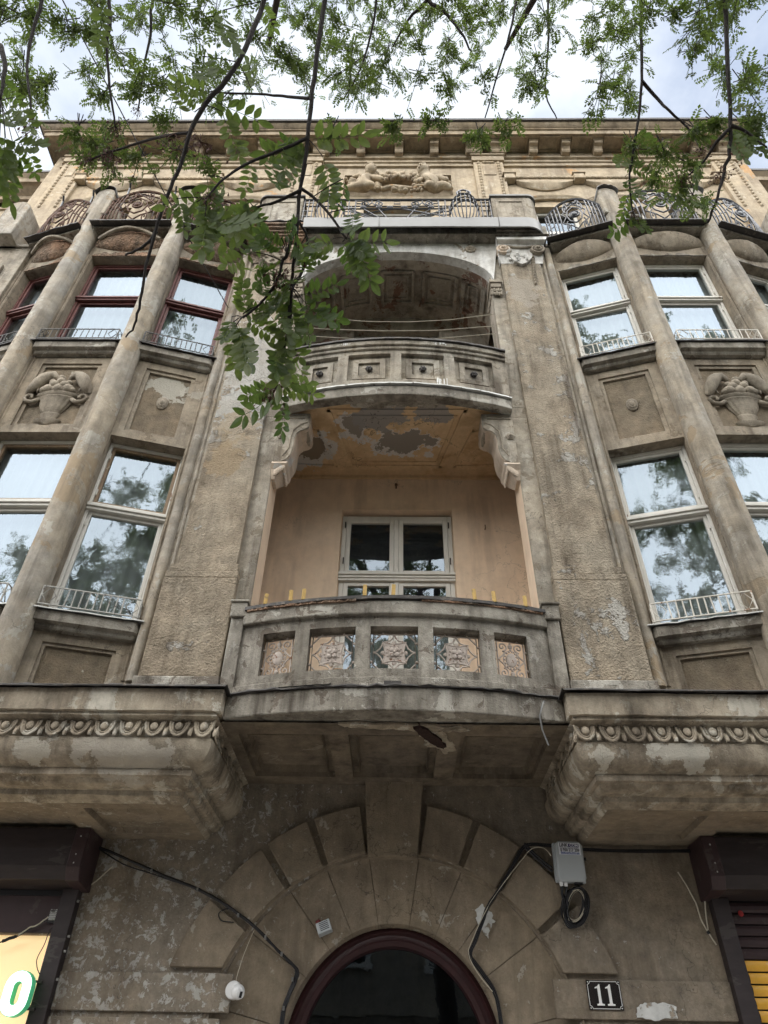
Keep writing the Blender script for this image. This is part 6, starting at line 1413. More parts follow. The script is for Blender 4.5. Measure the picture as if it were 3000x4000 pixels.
# ---------------------------------------------------------------- house across the street (seen in the glass of the door)
OH = empty('house', (0, -24, 0)); tag(OH, 'plain beige house across the street mirrored in the door glass', 'building')
mb = MB().box(-26, 26, -31 + 24, 0, 0, 13.5).box(-26, 26, .0, .35, 13.2, 13.6).box(-26, 26, 0, .15, 4.1, 4.35); mb.build('wall', 'far_plaster', OH)
mb = MB(); mb.prism([(.3, 13.6), (-7, 13.6), (-3.5, 16.4)], lambda y_, z: (-26, y_, z), lambda y_, z: (26, y_, z)); mb.build('roof', 'roof_tin', OH)
wp = None; fpz = None
for fl in range(3):
    for k in range(14):
        M = Matrix.Translation((-24 + 3.6 * k + .8, 0, 1.0 + 4.2 * fl + (.5 if fl else 0)))
        if wp is None:
            wp = MB().box(-.6, .6, .001, .03, 0, 2.2).build('window', 'glass_dark', OH); wp.matrix_basis = M
            fpz = MB().box(-.75, -.601, 0, .09, -.1, 2.35).box(.601, .75, 0, .09, -.1, 2.35).box(-.75, .75, 0, .10, 2.2, 2.36).box(-.8, .8, 0, .14, -.18, 0).box(-.03, .03, .03, .06, 0, 2.2).build('window_surround', 'paint_white', wp)
        else:
            c = copy_of(wp, M, OH); copy_of(fpz, Matrix.Identity(4), c)

# ---------------------------------------------------------------- the ash tree that stands behind the viewer and hangs over the street
TR = empty('ash_tree', (1.25, -10.2, -.13)); TR.location = (0, 0, 0)
tag(TR, 'ash tree with pinnate leaves and hanging twigs over the facade', 'tree')
random.seed(51); rng = np.random.default_rng(51)
def limb(pts, r0, r1, name='limb', mat='bark', sub=5, wob=.03, n=9):
    P_ = [Vector(p) for p in pts]; sm_ = []
    for i in range(len(P_) - 1):
        p0, p1, p2, p3_ = P_[max(i - 1, 0)], P_[i], P_[i + 1], P_[min(i + 2, len(P_) - 1)]
        for k in range(sub):
            t = k / sub; sm_.append(.5 * ((2 * p1) + (p2 - p0) * t + (2 * p0 - 5 * p1 + 4 * p2 - p3_) * t * t + (3 * p1 - p0 - 3 * p2 + p3_) * t ** 3) + Vector((random.uniform(-1, 1), random.uniform(-1, 1), random.uniform(-1, 1))) * wob * (r0 if k else 0))
    sm_.append(P_[-1])
    return MB().tube([tuple(p) for p in sm_], r0, n, r1).build(name, mat, TR, smooth='all')
limb([(1.25, -10.2, -.15), (1.22, -10.15, 1.0), (1.15, -10.0, 2.6), (1.0, -9.8, 4.4), (.9, -9.6, 6.0), (.7, -9.4, 8.2), (.5, -9.2, 10.5), (.4, -9.0, 13.0)], .27, .07, 'trunk', n=14)
LIMBS = [[(1.05, -9.85, 3.8), (1.6, -9.0, 5.6), (1.9, -7.8, 7.6), (1.8, -6.6, 9.2), (1.6, -5.4, 10.2), (1.2, -4.4, 10.6)], [(.95, -9.65, 5.4), (.2, -8.8, 7.2), (-.4, -7.6, 8.6), (-.7, -6.6, 9.4), (-1.0, -5.6, 9.8), (-1.3, -4.7, 9.7)],
         [(.85, -9.6, 6.2), (-1.0, -9.4, 8.0), (-2.6, -8.2, 9.2), (-3.6, -6.9, 9.6), (-4.0, -5.9, 9.2)], [(1.0, -9.7, 4.9), (2.6, -9.4, 7.0), (4.0, -8.2, 8.4), (4.6, -6.9, 9.0), (4.6, -5.8, 9.0)],
         [(.6, -9.3, 9.0), (-1.5, -10.2, 10.6), (-3.4, -10.8, 11.6)], [(.6, -9.3, 8.6), (2.6, -10.0, 10.8), (4.6, -10.6, 12.0)], [(.5, -9.2, 10.2), (.9, -7.8, 12.2), (1.0, -6.4, 13.2)], [(.45, -9.1, 11.4), (-1.0, -8.2, 13.2), (-1.8, -7.2, 14.2)], [(.9, -9.6, 6.5), (.9, -11.4, 8.6), (.8, -13, 10.4)]]
for L_ in LIMBS: limb(L_, .13 if len(L_) > 4 else .10, .022)
# twigs that hang in view
TW = {
'B1':[(-0.66,-6.07,6.04),(-0.67,-6.0,5.81),(-0.75,-5.87,5.35),(-0.88,-5.78,5.08),(-0.93,-5.72,4.93),(-0.96,-5.64,4.76),(-1.0,-5.58,4.61),(-1.06,-5.44,4.37),(-1.08,-5.34,4.18),(-1.1,-5.28,4.1),(-1.11,-5.26,4.08),(-1.14,-5.24,4.06)],
'B1a':[(-0.93,-5.72,4.93),(-1.03,-5.69,4.98),(-1.16,-5.64,5.06),(-1.39,-5.56,5.12),(-1.52,-5.51,5.14)],
'B1b':[(-1.04,-5.49,4.48),(-1.08,-5.45,4.46),(-1.12,-5.43,4.44),(-1.2,-5.39,4.46)],
'B2':[(-0.33,-6.14,5.68),(-0.33,-6.09,5.46),(-0.36,-5.92,5.1),(-0.37,-5.85,4.94),(-0.38,-5.76,4.76),(-0.41,-5.62,4.52),(-0.42,-5.48,4.28),(-0.43,-5.4,4.18),(-0.44,-5.3,4.07),(-0.48,-5.18,3.92),(-0.5,-5.13,3.86)],
'B2a':[(-0.38,-5.76,4.76),(-0.52,-5.74,4.66),(-0.63,-5.73,4.57),(-0.7,-5.72,4.47),(-0.76,-5.69,4.36)],
'B2b':[(-0.4,-5.64,4.54),(-0.5,-5.61,4.5),(-0.61,-5.57,4.53)],
'B2c':[(-0.4,-5.64,4.55),(-0.35,-5.62,4.52),(-0.28,-5.6,4.42),(-0.2,-5.55,4.3)],
'B2d':[(-0.41,-5.58,4.44),(-0.45,-5.49,4.29),(-0.47,-5.47,4.27),(-0.49,-5.43,4.17),(-0.56,-5.38,4.08),(-0.61,-5.38,4.0)],
'B2e':[(-0.37,-5.85,4.95),(-0.49,-5.82,5.06),(-0.6,-5.81,5.12),(-0.86,-5.78,5.24)],
'B2f':[(-0.44,-5.3,4.07),(-0.44,-5.36,4.22),(-0.4,-5.39,4.33),(-0.38,-5.48,4.43),(-0.42,-5.56,4.45)],
'B3':[(2.15,-5.78,7.32),(2.11,-5.69,7.06),(2.04,-5.47,6.5),(2.01,-5.24,6.06),(1.95,-5.13,5.86),(1.89,-5.06,5.7),(1.83,-4.96,5.58)],
'B3a':[(2.0,-5.27,6.11),(1.93,-5.23,6.05),(1.9,-5.11,6.07),(1.8,-5.02,6.03)],
'B3b':[(2.01,-5.29,6.12),(2.11,-5.26,6.1),(2.18,-5.24,5.92)],
'B4':[(1.8,-5.63,8.06),(1.78,-5.52,7.78),(1.75,-5.34,7.41),(1.72,-5.21,7.11),(1.65,-5.03,6.74),(1.57,-4.88,6.41),(1.58,-4.77,6.28),(1.6,-4.7,6.19)],
'B4a':[(1.72,-5.21,7.11),(1.83,-5.13,7.01),(1.88,-5.11,6.84),(2.01,-5.03,6.74),(2.05,-4.98,6.53)],
'B5':[(-2.04,-5.98,6.52),(-1.99,-5.9,6.28),(-1.99,-5.8,6.0),(-1.96,-5.73,5.76),(-1.89,-5.66,5.53),(-1.85,-5.57,5.35)],
'B6':[(-1.82,-5.8,5.09),(-1.85,-5.86,5.3),(-1.93,-5.9,5.5)],
'B7':[(0.24,-5.25,9.74),(0.28,-5.14,9.45),(0.45,-5.08,9.23),(0.57,-5.0,8.99),(0.67,-4.89,8.86)],
'B8':[(0.28,-5.14,9.45),(0.09,-5.01,9.3),(-0.04,-4.86,9.12)],
'B9':[(-1.76,-5.59,7.93),(-1.77,-5.42,7.42),(-1.78,-5.3,7.12),(-1.78,-5.15,6.78)],
'B10':[(-1.86,-5.73,7.0),(-1.83,-5.57,6.66),(-1.76,-5.39,6.3),(-1.73,-5.27,6.16)],
'B11':[(1.09,-5.29,9.19),(0.96,-5.08,8.63),(0.83,-4.86,8.21),(0.73,-4.7,7.86)],
'B12':[(1.42,-5.18,9.69),(1.38,-4.88,9.02),(1.34,-4.64,8.59),(1.44,-4.49,8.41)],
'B13':[(-0.2,-5.36,8.93),(-0.25,-5.06,8.42),(-0.34,-4.93,8.11),(-0.45,-4.81,7.96)],
}
ANCH = {'B1': (-1.0, -5.6, 9.8), 'B2': (-.7, -6.6, 9.4), 'B3': (4.0, -6.4, 9.05), 'B4': (1.8, -6.4, 9.4), 'B5': (-2.6, -6.6, 9.4), 'B7': (1.6, -5.4, 10.2), 'B9': (-1.0, -5.6, 9.8), 'B10': (-2.6, -6.6, 9.2), 'B11': (1.6, -5.4, 10.2), 'B12': (1.6, -5.4, 10.2), 'B13': (-.9, -5.9, 9.7), 'B6': (-2.6, -6.4, 8.6)}
RAD = {'B1': (.026, .0035), 'B2': (.026, .004), 'B3': (.022, .006), 'B4': (.018, .004), 'B5': (.016, .004), 'B7': (.03, .008), 'B8': (.018, .006)}
BR = {}
for k, pts in TW.items():
    main = k in ANCH
    if main:
        a_ = Vector(ANCH[k]); q = Vector(pts[0])
        pts_ = [tuple(a_), tuple(a_.lerp(q, .5) + Vector((0, 0, .25)))] + list(pts) if k != 'B6' else list(pts[::-1])
    else: pts_ = list(pts)
    r0, r1 = RAD.get(k, (.013, .004) if not main else (.016, .005))
    if k in ('B1', 'B2'): r0 *= .62; r1 *= .8
    if k[:2] in ('B1', 'B2') and len(k) == 3 and k[2].isalpha(): r0, r1 = .0085, .0045
    BR[k] = limb(pts_, r0, r1, 'branch', 'twig', 4, .25, 6)
# compound leaves: a few shared meshes, one object each
def leaf_verts(rng, pairs, ll, wid, droop):
    """pinnate leaf along +X of length 1"""
    V = []; F = []
    def leaflet(p, ang, L_, roll):
        dx, dy = math.cos(ang), math.sin(ang); nx, ny = -dy, dx
        pts = [(0, 0, 0), (.16, .55, 0), (.42, 1.0, 0), (.70, .82, 0), (.90, .38, 0), (1.0, 0, 0)]
        o = len(V); mid = []
        for t, w_, _ in pts:
            z = -droop * t * t * L_
            V.append((p[0] + dx * t * L_, p[1] + dy * t * L_, p[2] + z))
        for sgn in (-1, 1):
            for t, w_, _ in pts[1:-1]:
                z = -droop * t * t * L_ + .16 * w_ * wid * L_ + sgn * roll * w_ * wid * L_
                V.append((p[0] + dx * t * L_ + nx * sgn * w_ * wid * L_, p[1] + dy * t * L_ + ny * sgn * w_ * wid * L_, p[2] + z))
        for b0 in (6, 10):
            F.append((o, o + 1, o + b0)); 
            for i in range(3): F.append((o + 1 + i, o + 2 + i, o + b0 + 1 + i, o + b0 + i))
            F.append((o + 4, o + 5, o + b0 + 3))
    rz = lambda t: .10 * math.sin(PI * t) - .16 * t * t
    for k in range(pairs):
        t = .16 + .72 * k / (pairs - 1)
        for sgn in (-1, 1):
            leaflet((t + rng.uniform(-.02, .02), 0, rz(t)), sgn * R_(rng.uniform(52, 76)), ll * rng.uniform(.82, 1.1) * (1 - .22 * abs(t - .5)), rng.uniform(-.35, .35))
    leaflet((.94, 0, rz(.94)), R_(rng.uniform(-12, 12)), ll * 1.02, rng.uniform(-.2, .2))
    n = 7; o = len(V)
    for i in range(n):
        t = i / (n - 1); 
        for q in ((.006, 0), (-.003, .006), (-.003, -.006)): V.append((t * .96, q[1], rz(t) + q[0]))
    for i in range(n - 1):
        for j in range(3): F.append((o + i * 3 + j, o + i * 3 + (j + 1) % 3, o + i * 3 + 3 + (j + 1) % 3, o + i * 3 + 3 + j))
    return V, F
LM = []
for i in range(7):
    V_, F_ = leaf_verts(rng, (6, 5, 7, 5, 6, 7, 5)[i], .34, .235, rng.uniform(.15, .4))
    me = bpy.data.meshes.new('leaf'); me.from_pydata(V_, [], F_); me.materials.append(MATS['leaf_green'])
    LM.append(me)
NEAR_LEAVES=[[-0.63,-5.32,4.08,-0.62,-5.45,4.17],[-0.59,-5.5,4.29,-0.69,-5.5,4.17],[-0.62,-5.32,4.09,-0.5,-5.24,4.05],[-0.66,-5.3,4.06,-0.57,-5.25,3.85],[-0.67,-5.31,4.07,-0.66,-5.18,3.93],
[-0.68,-5.32,4.09,-0.7,-5.28,3.99],[-0.44,-5.29,4.06,-0.32,-5.33,3.94],[-0.4,-5.38,4.16,-0.24,-5.4,4.19],[-0.39,-5.37,4.15,-0.26,-5.36,3.97],[-0.42,-5.48,4.27,-0.31,-5.48,4.25],
[-0.48,-5.45,4.25,-0.57,-5.47,4.11],[-0.49,-5.47,4.26,-0.57,-5.49,4.14],[-0.46,-5.5,4.3,-0.52,-5.54,4.31],[-0.48,-5.24,4.0,-0.45,-5.11,3.97],[-0.48,-5.26,4.02,-0.48,-5.22,3.83],
[-0.49,-5.13,3.87,-0.34,-5.19,3.83],[-0.48,-5.13,3.87,-0.34,-5.09,3.87],[-0.49,-5.13,3.86,-0.64,-4.98,3.85],[-0.48,-5.12,3.85,-0.46,-5.0,3.74],[-0.51,-5.13,3.86,-0.58,-5.13,3.83],
[-0.47,-5.16,3.9,-0.41,-5.1,4.01],[-0.43,-5.35,4.12,-0.4,-5.33,3.93],[-0.52,-5.39,4.18,-0.49,-5.28,4.18],[-0.55,-5.37,4.14,-0.54,-5.35,4.04],[-0.38,-5.5,4.31,-0.34,-5.51,4.18],
[-0.38,-5.43,4.22,-0.36,-5.52,4.19],[-0.51,-5.41,4.19,-0.46,-5.4,4.12],[-0.45,-5.37,4.15,-0.41,-5.28,4.16],[-0.54,-5.42,4.21,-0.54,-5.42,4.08],[-0.46,-5.27,4.03,-0.51,-5.3,4.1],
[-0.44,-5.39,4.18,-0.48,-5.4,4.23],[-0.66,-5.3,4.06,-0.61,-5.24,3.95],[-1.52,-5.98,5.92,-1.54,-5.82,5.75],[-0.85,-6.0,5.66,-0.78,-5.91,5.38],[-0.92,-5.89,5.37,-0.87,-5.85,5.15],
[-0.89,-5.78,5.24,-1.02,-5.84,5.2],[-0.86,-5.8,5.1,-0.64,-5.71,5.08],[-0.8,-5.76,5.06,-0.71,-5.62,4.88],[-0.38,-5.76,4.76,-0.48,-5.68,4.6],[-0.38,-5.76,4.77,-0.14,-5.75,4.79],
[-0.31,-5.73,4.65,-0.27,-5.62,4.5],[-0.52,-5.73,4.65,-0.5,-5.67,4.5],[-0.7,-5.72,4.47,-0.78,-5.61,4.45],[-0.76,-5.69,4.36,-0.93,-5.64,4.38],[-0.75,-5.69,4.36,-0.76,-5.58,4.14],
[-0.78,-5.65,4.39,-0.63,-5.56,4.31],[-0.61,-5.57,4.54,-0.71,-5.49,4.45],[-0.62,-5.57,4.54,-0.61,-5.42,4.49],[-0.61,-5.57,4.54,-0.76,-5.5,4.53],[-0.51,-5.55,4.36,-0.59,-5.52,4.24],
[-0.2,-5.55,4.3,-0.05,-5.48,4.39],[-0.18,-5.63,4.39,-0.17,-5.61,4.22],[-0.19,-5.55,4.3,-0.14,-5.47,4.17],[-0.26,-5.53,4.34,-0.35,-5.46,4.35],[-1.79,-5.69,4.95,-1.58,-5.69,4.83],
[-1.81,-5.77,5.21,-1.72,-5.67,5.09],[-1.82,-5.78,5.05,-1.66,-5.76,4.87],[-1.71,-5.66,4.92,-1.67,-5.57,4.88],[-1.75,-5.65,4.91,-1.82,-5.5,4.83],[-1.74,-5.76,4.88,-1.77,-5.59,4.71],
[-1.88,-5.84,5.28,-1.85,-5.74,5.3],[-0.2,-5.55,4.3,-0.11,-5.53,4.2],[-0.22,-5.69,4.53,-0.23,-5.61,4.51],[-0.41,-5.69,4.68,-0.47,-5.74,4.77],[-0.78,-5.83,5.3,-0.86,-5.87,5.37],
[-0.94,-5.74,5.11,-1.01,-5.79,5.15],[-0.69,-5.79,5.26,-0.7,-5.83,5.43],[-0.68,-5.98,5.79,-0.64,-5.89,5.84],[-1.82,-5.68,4.94,-1.75,-5.58,4.81],[-0.61,-5.72,4.63,-0.64,-5.62,4.57],
[-0.46,-5.53,4.34,-0.36,-5.54,4.19],[-0.64,-5.62,4.51,-0.58,-5.53,4.48],[-0.88,-5.69,4.36,-0.85,-5.59,4.29],[-0.8,-5.68,4.35,-0.75,-5.54,4.37],[1.57,-4.8,6.31,1.55,-4.66,6.27],
[1.6,-4.71,6.2,1.66,-4.65,6.06],[1.61,-4.7,6.19,1.44,-4.63,6.07],[1.57,-4.93,6.47,1.71,-4.85,6.44],[1.6,-4.97,6.59,1.47,-4.94,6.37],[1.8,-5.02,6.03,1.72,-4.92,5.9],
[2.05,-4.98,6.53,1.91,-4.98,6.41],[1.89,-5.05,5.69,1.72,-5.06,5.55],[1.83,-4.96,5.58,1.76,-5.08,5.56],[2.0,-5.03,6.74,2.17,-4.97,6.78],[2.01,-5.27,6.11,2.05,-5.19,5.87],
[2.0,-5.38,6.23,2.07,-5.37,6.13],[2.07,-5.28,6.04,2.16,-5.2,5.9],[1.65,-5.03,6.74,1.81,-4.91,6.74],[1.54,-4.87,6.39,1.6,-4.82,6.18],[1.9,-5.11,6.07,1.82,-5.02,5.94],
[-0.61,-5.32,4.11,-0.64,-5.41,4.17],[-0.63,-5.34,4.08,-0.57,-5.35,4.08],[-0.64,-5.34,4.02,-0.57,-5.3,3.78],[-0.45,-5.31,4.07,-0.46,-5.18,3.8],[-0.39,-5.34,4.13,-0.22,-5.33,4.05],
[-0.41,-5.44,4.21,-0.4,-5.46,4.11],[-0.47,-5.55,4.31,-0.43,-5.59,4.29],[-0.47,-5.28,4.05,-0.39,-5.21,3.95],[-0.51,-5.38,4.19,-0.41,-5.3,4.09],[-0.37,-5.55,4.32,-0.31,-5.54,4.21],
[-0.52,-5.37,4.21,-0.5,-5.35,4.12],[-0.56,-5.41,4.26,-0.55,-5.49,4.19],[-0.46,-5.38,4.16,-0.46,-5.35,4.16],[-0.37,-5.71,4.75,-0.57,-5.71,4.73],[-0.38,-5.7,4.65,-0.41,-5.67,4.64],
[-0.77,-5.73,4.47,-0.77,-5.53,4.35],[-0.76,-5.65,4.29,-0.54,-5.69,4.13],[-0.59,-5.59,4.52,-0.79,-5.57,4.34],[-0.59,-5.53,4.51,-0.82,-5.42,4.45],[-0.22,-5.52,4.33,-0.19,-5.42,4.32],
[-0.19,-5.57,4.31,-0.09,-5.44,4.15],[-1.83,-5.68,4.92,-1.75,-5.63,4.92],[-1.81,-5.78,5.04,-1.8,-5.75,4.67],[-1.82,-5.68,4.89,-1.77,-5.48,4.76]]
CROWN_NEAR=[[-3.15,-5.64,8.16,0.24],[-2.94,-5.66,7.67,0.16],[-2.64,-5.73,6.84,0.18],[-2.94,-5.18,7.01,0.15],[-2.89,-5.22,6.84,0.14],[-3.02,-5.66,8.13,0.18],[-2.68,-5.66,7.16,0.17],
[-2.58,-5.63,6.81,0.25],[-2.84,-5.21,7.1,0.24],[-3.09,-5.58,8.72,0.18],[-2.84,-5.73,7.86,0.22],[-2.65,-5.54,7.49,0.16],[-3.32,-4.94,8.54,0.25],[-3.59,-4.63,8.73,0.26],
[-2.59,-5.29,6.92,0.25],[-2.96,-5.48,8.73,0.15],[-3.46,-5.04,9.5,0.24],[-2.65,-5.5,7.52,0.21],[-3.56,-4.86,9.44,0.18],[-2.87,-4.99,7.73,0.15],[-3.0,-4.94,7.8,0.22],
[-3.03,-4.86,8.03,0.23],[-2.58,-5.75,7.96,0.23],[-2.53,-5.19,7.16,0.14],[-2.69,-5.5,8.51,0.26],[-2.63,-5.46,8.58,0.17],[-2.13,-5.65,6.82,0.17],[-3.23,-4.79,9.66,0.23],
[-2.9,-5.16,9.59,0.14],[-2.52,-5.32,8.57,0.25],[-2.03,-5.59,6.88,0.16],[-2.36,-5.16,7.56,0.13],[-1.92,-5.64,7.03,0.23],[-2.77,-4.94,9.27,0.24],[-2.11,-5.3,7.51,0.19],
[-2.92,-4.61,9.36,0.26],[-2.26,-5.01,7.53,0.19],[-2.18,-5.69,8.4,0.14],[-2.37,-5.48,8.89,0.2],[-2.63,-5.0,9.92,0.15],[-2.51,-4.99,9.32,0.25],[-1.81,-5.25,6.83,0.18],
[-2.32,-5.13,9.06,0.16],[-2.36,-4.74,8.65,0.17],[-1.83,-5.14,7.24,0.22],[-1.58,-5.85,7.47,0.25],[-1.6,-5.57,7.51,0.25],[-1.97,-5.24,8.38,0.25],[-2.19,-4.73,9.27,0.19],
[-1.78,-5.09,7.48,0.17],[-1.63,-5.65,8.26,0.18],[-1.63,-5.56,8.37,0.17],[-1.6,-5.49,7.64,0.2],[-1.64,-5.11,7.33,0.23],[-1.39,-5.74,7.54,0.15],[-1.31,-5.61,7.09,0.17],
[-1.72,-5.14,8.45,0.25],[-1.28,-5.42,6.75,0.17],[-1.42,-5.1,7.21,0.16],[-1.11,-5.87,7.17,0.22],[-1.51,-5.28,8.42,0.22],[-1.82,-4.6,9.22,0.21],[-1.58,-4.83,8.35,0.22],
[-1.51,-4.74,8.11,0.13],[-1.34,-5.42,8.87,0.16],[-1.11,-5.58,7.76,0.19],[-1.73,-4.78,10.79,0.25],[-1.9,-4.36,11.09,0.23],[-1.38,-4.92,8.2,0.23],[-1.4,-5.33,9.74,0.25],
[-1.68,-4.48,12.09,0.23],[-1.03,-5.41,7.44,0.17],[-1.83,-3.97,11.67,0.16],[-1.37,-4.62,9.03,0.24],[-0.89,-5.74,8.2,0.25],[-1.46,-4.57,11.09,0.25],[-1.03,-5.06,8.45,0.19],
[-0.99,-4.95,8.43,0.19],[-1.14,-5.16,10.54,0.17],[-1.1,-5.01,10.02,0.22],[-1.14,-4.74,10.46,0.22],[-1.16,-4.53,9.88,0.18],[-0.86,-4.93,8.38,0.15],[-0.92,-5.0,12.0,0.24],
[-0.62,-5.6,8.39,0.15],[-0.77,-5.21,8.8,0.23],[-0.84,-4.75,10.48,0.16],[-0.77,-5.1,8.64,0.21],[-0.75,-4.91,8.86,0.22],[-1.08,-4.16,10.86,0.2],[-0.97,-4.41,9.65,0.21],
[-0.67,-4.82,11.24,0.16],[-0.92,-4.54,11.46,0.18],[-0.44,-5.45,7.58,0.2],[-0.7,-4.55,10.26,0.18],[-0.69,-4.66,9.76,0.25],[-0.75,-3.83,11.4,0.26],[-0.41,-5.2,9.66,0.2],
[-0.59,-4.74,11.12,0.25],[-0.62,-4.59,10.17,0.2],[-0.5,-4.56,10.03,0.19],[-0.34,-5.22,7.36,0.21],[-0.44,-4.46,9.25,0.14],[-0.35,-5.13,11.04,0.14],[-0.2,-5.61,8.01,0.2],
[-0.41,-4.61,11.79,0.26],[-0.35,-4.35,12.26,0.19],[-0.27,-4.45,11.18,0.25],[-0.44,-4.17,11.02,0.15],[-0.27,-4.84,8.39,0.2],[-0.28,-5.0,7.96,0.25],[-0.32,-3.99,10.61,0.14],
[-0.16,-5.07,9.27,0.23],[-0.23,-4.53,10.36,0.26],[-0.08,-5.3,7.33,0.13],[-0.19,-4.51,9.55,0.25],[0.07,-5.13,10.97,0.19],[-0.01,-5.49,8.47,0.14],[0.04,-4.81,10.73,0.2],
[0.03,-4.29,11.92,0.23],[0.01,-4.66,9.85,0.18],[-0.01,-4.46,9.46,0.21],[0.35,-4.89,12.06,0.23],[0.2,-5.42,8.87,0.14],[0.22,-4.83,11.4,0.22],[0.31,-4.86,10.23,0.19],
[0.32,-4.67,10.55,0.26],[0.17,-5.02,8.6,0.16],[0.18,-4.88,8.31,0.25],[0.39,-5.54,8.92,0.21],[0.25,-5.62,7.87,0.14],[0.37,-5.59,7.84,0.14],[0.43,-5.05,9.29,0.24],
[0.59,-4.22,11.42,0.25],[0.4,-5.19,7.9,0.13],[0.38,-5.02,7.62,0.14],[0.51,-5.41,9.45,0.26],[0.6,-4.76,11.47,0.18],[0.78,-4.52,11.74,0.14],[0.56,-5.24,8.51,0.23],
[0.7,-4.8,9.79,0.23],[0.66,-4.19,11.17,0.16],[0.77,-4.28,10.46,0.19],[0.63,-4.02,10.7,0.22],[0.6,-5.51,8.86,0.16],[1.06,-4.74,12.15,0.16],[0.76,-5.13,9.16,0.15],
[0.99,-4.16,11.47,0.16],[0.74,-4.83,8.31,0.17],[0.85,-5.32,9.74,0.26],[0.86,-5.45,8.73,0.21],[0.67,-5.59,7.89,0.18],[1.11,-4.77,10.62,0.19],[1.04,-4.53,11.02,0.25],
[1.15,-5.31,9.98,0.19],[1.54,-4.4,12.32,0.13],[1.3,-4.64,10.12,0.2],[1.54,-3.89,11.56,0.16],[1.4,-5.06,11.39,0.18],[1.68,-4.7,11.61,0.18],[1.46,-4.74,10.18,0.16],
[1.25,-4.88,8.68,0.2],[1.54,-3.99,11.07,0.16],[1.09,-4.91,8.03,0.13],[1.24,-4.74,8.56,0.19],[1.96,-4.47,12.27,0.22],[1.26,-5.2,8.68,0.23],[1.37,-5.63,8.6,0.19],
[1.63,-5.16,10.23,0.19],[2.06,-4.61,11.76,0.19],[1.91,-5.09,10.54,0.24],[1.87,-5.0,10.13,0.17],[1.74,-5.1,8.97,0.21],[2.18,-4.41,10.79,0.25],[1.38,-5.33,7.43,0.15],
[2.33,-4.89,11.68,0.25],[1.9,-5.16,9.07,0.18],[1.6,-5.36,7.67,0.15],[2.19,-4.44,10.02,0.25],[1.69,-5.01,7.65,0.21],[1.47,-5.14,7.2,0.22],[2.63,-5.06,11.55,0.16],
[2.68,-4.88,11.68,0.22],[2.51,-4.86,10.75,0.22],[2.87,-4.33,12.2,0.22],[2.64,-4.47,10.92,0.15],[2.17,-4.8,9.06,0.2],[2.65,-4.08,10.87,0.18],[2.16,-4.57,8.9,0.23],
[2.08,-4.63,8.39,0.14],[1.99,-5.52,8.43,0.25],[1.6,-5.68,6.88,0.16],[2.39,-5.33,9.51,0.23],[1.81,-5.89,7.21,0.13],[2.45,-5.4,8.85,0.16],[1.94,-5.52,7.43,0.14],
[2.25,-5.62,8.24,0.25],[2.84,-5.15,9.45,0.22],[2.08,-5.55,7.32,0.23],[2.63,-5.14,8.64,0.23],[2.12,-5.29,7.4,0.15],[3.01,-5.26,9.72,0.19],[2.1,-5.74,7.19,0.22],
[2.3,-5.42,7.68,0.24],[3.14,-4.59,9.57,0.14],[2.64,-4.98,8.0,0.17],[3.27,-5.22,10.31,0.13],[2.17,-5.83,7.08,0.24],[3.28,-5.12,9.93,0.16],[3.11,-5.13,9.37,0.22],
[2.85,-5.17,8.76,0.19],[3.13,-4.57,8.87,0.17],[3.41,-5.36,9.89,0.18],[2.85,-5.38,8.63,0.15],[3.53,-4.53,9.47,0.16],[3.28,-4.62,8.96,0.13],[2.22,-5.35,6.59,0.21],
[2.99,-5.5,8.72,0.17],[3.13,-5.33,8.88,0.24],[2.87,-5.13,7.62,0.19],[3.13,-4.86,8.04,0.25],[2.46,-5.81,7.14,0.15],[3.24,-5.08,8.4,0.25],[2.92,-5.11,7.48,0.21],
[2.68,-5.21,6.88,0.17],[-2.17,-5.1,6.6,0.12],[-1.97,-5.06,6.41,0.1],[-1.7,-5.02,6.32,0.12],[-1.41,-5.1,6.23,0.16],[-1.31,-4.87,6.53,0.12],[-2.04,-4.96,6.97,0.14],
[-2.15,-4.88,6.6,0.12],[-1.63,-5.07,6.79,0.09],[-0.45,-5.0,6.84,0.12],[-1.87,-5.03,6.28,0.1],[0.01,-5.0,6.92,0.08],[0.28,-5.09,6.72,0.1],[0.57,-5.0,6.73,0.12],
[0.75,-5.01,6.83,0.14],[1.62,-4.96,6.62,0.1],[1.78,-5.01,6.49,0.09],[1.97,-5.11,6.52,0.09],[2.1,-5.14,6.53,0.1],[2.4,-5.04,6.79,0.16],[2.35,-5.02,6.6,0.14],
[2.09,-4.68,6.44,0.14],[1.79,-4.94,6.04,0.1],[2.4,-5.11,6.67,0.14],[1.87,-4.69,6.79,0.1],[1.91,-4.96,6.33,0.1]]
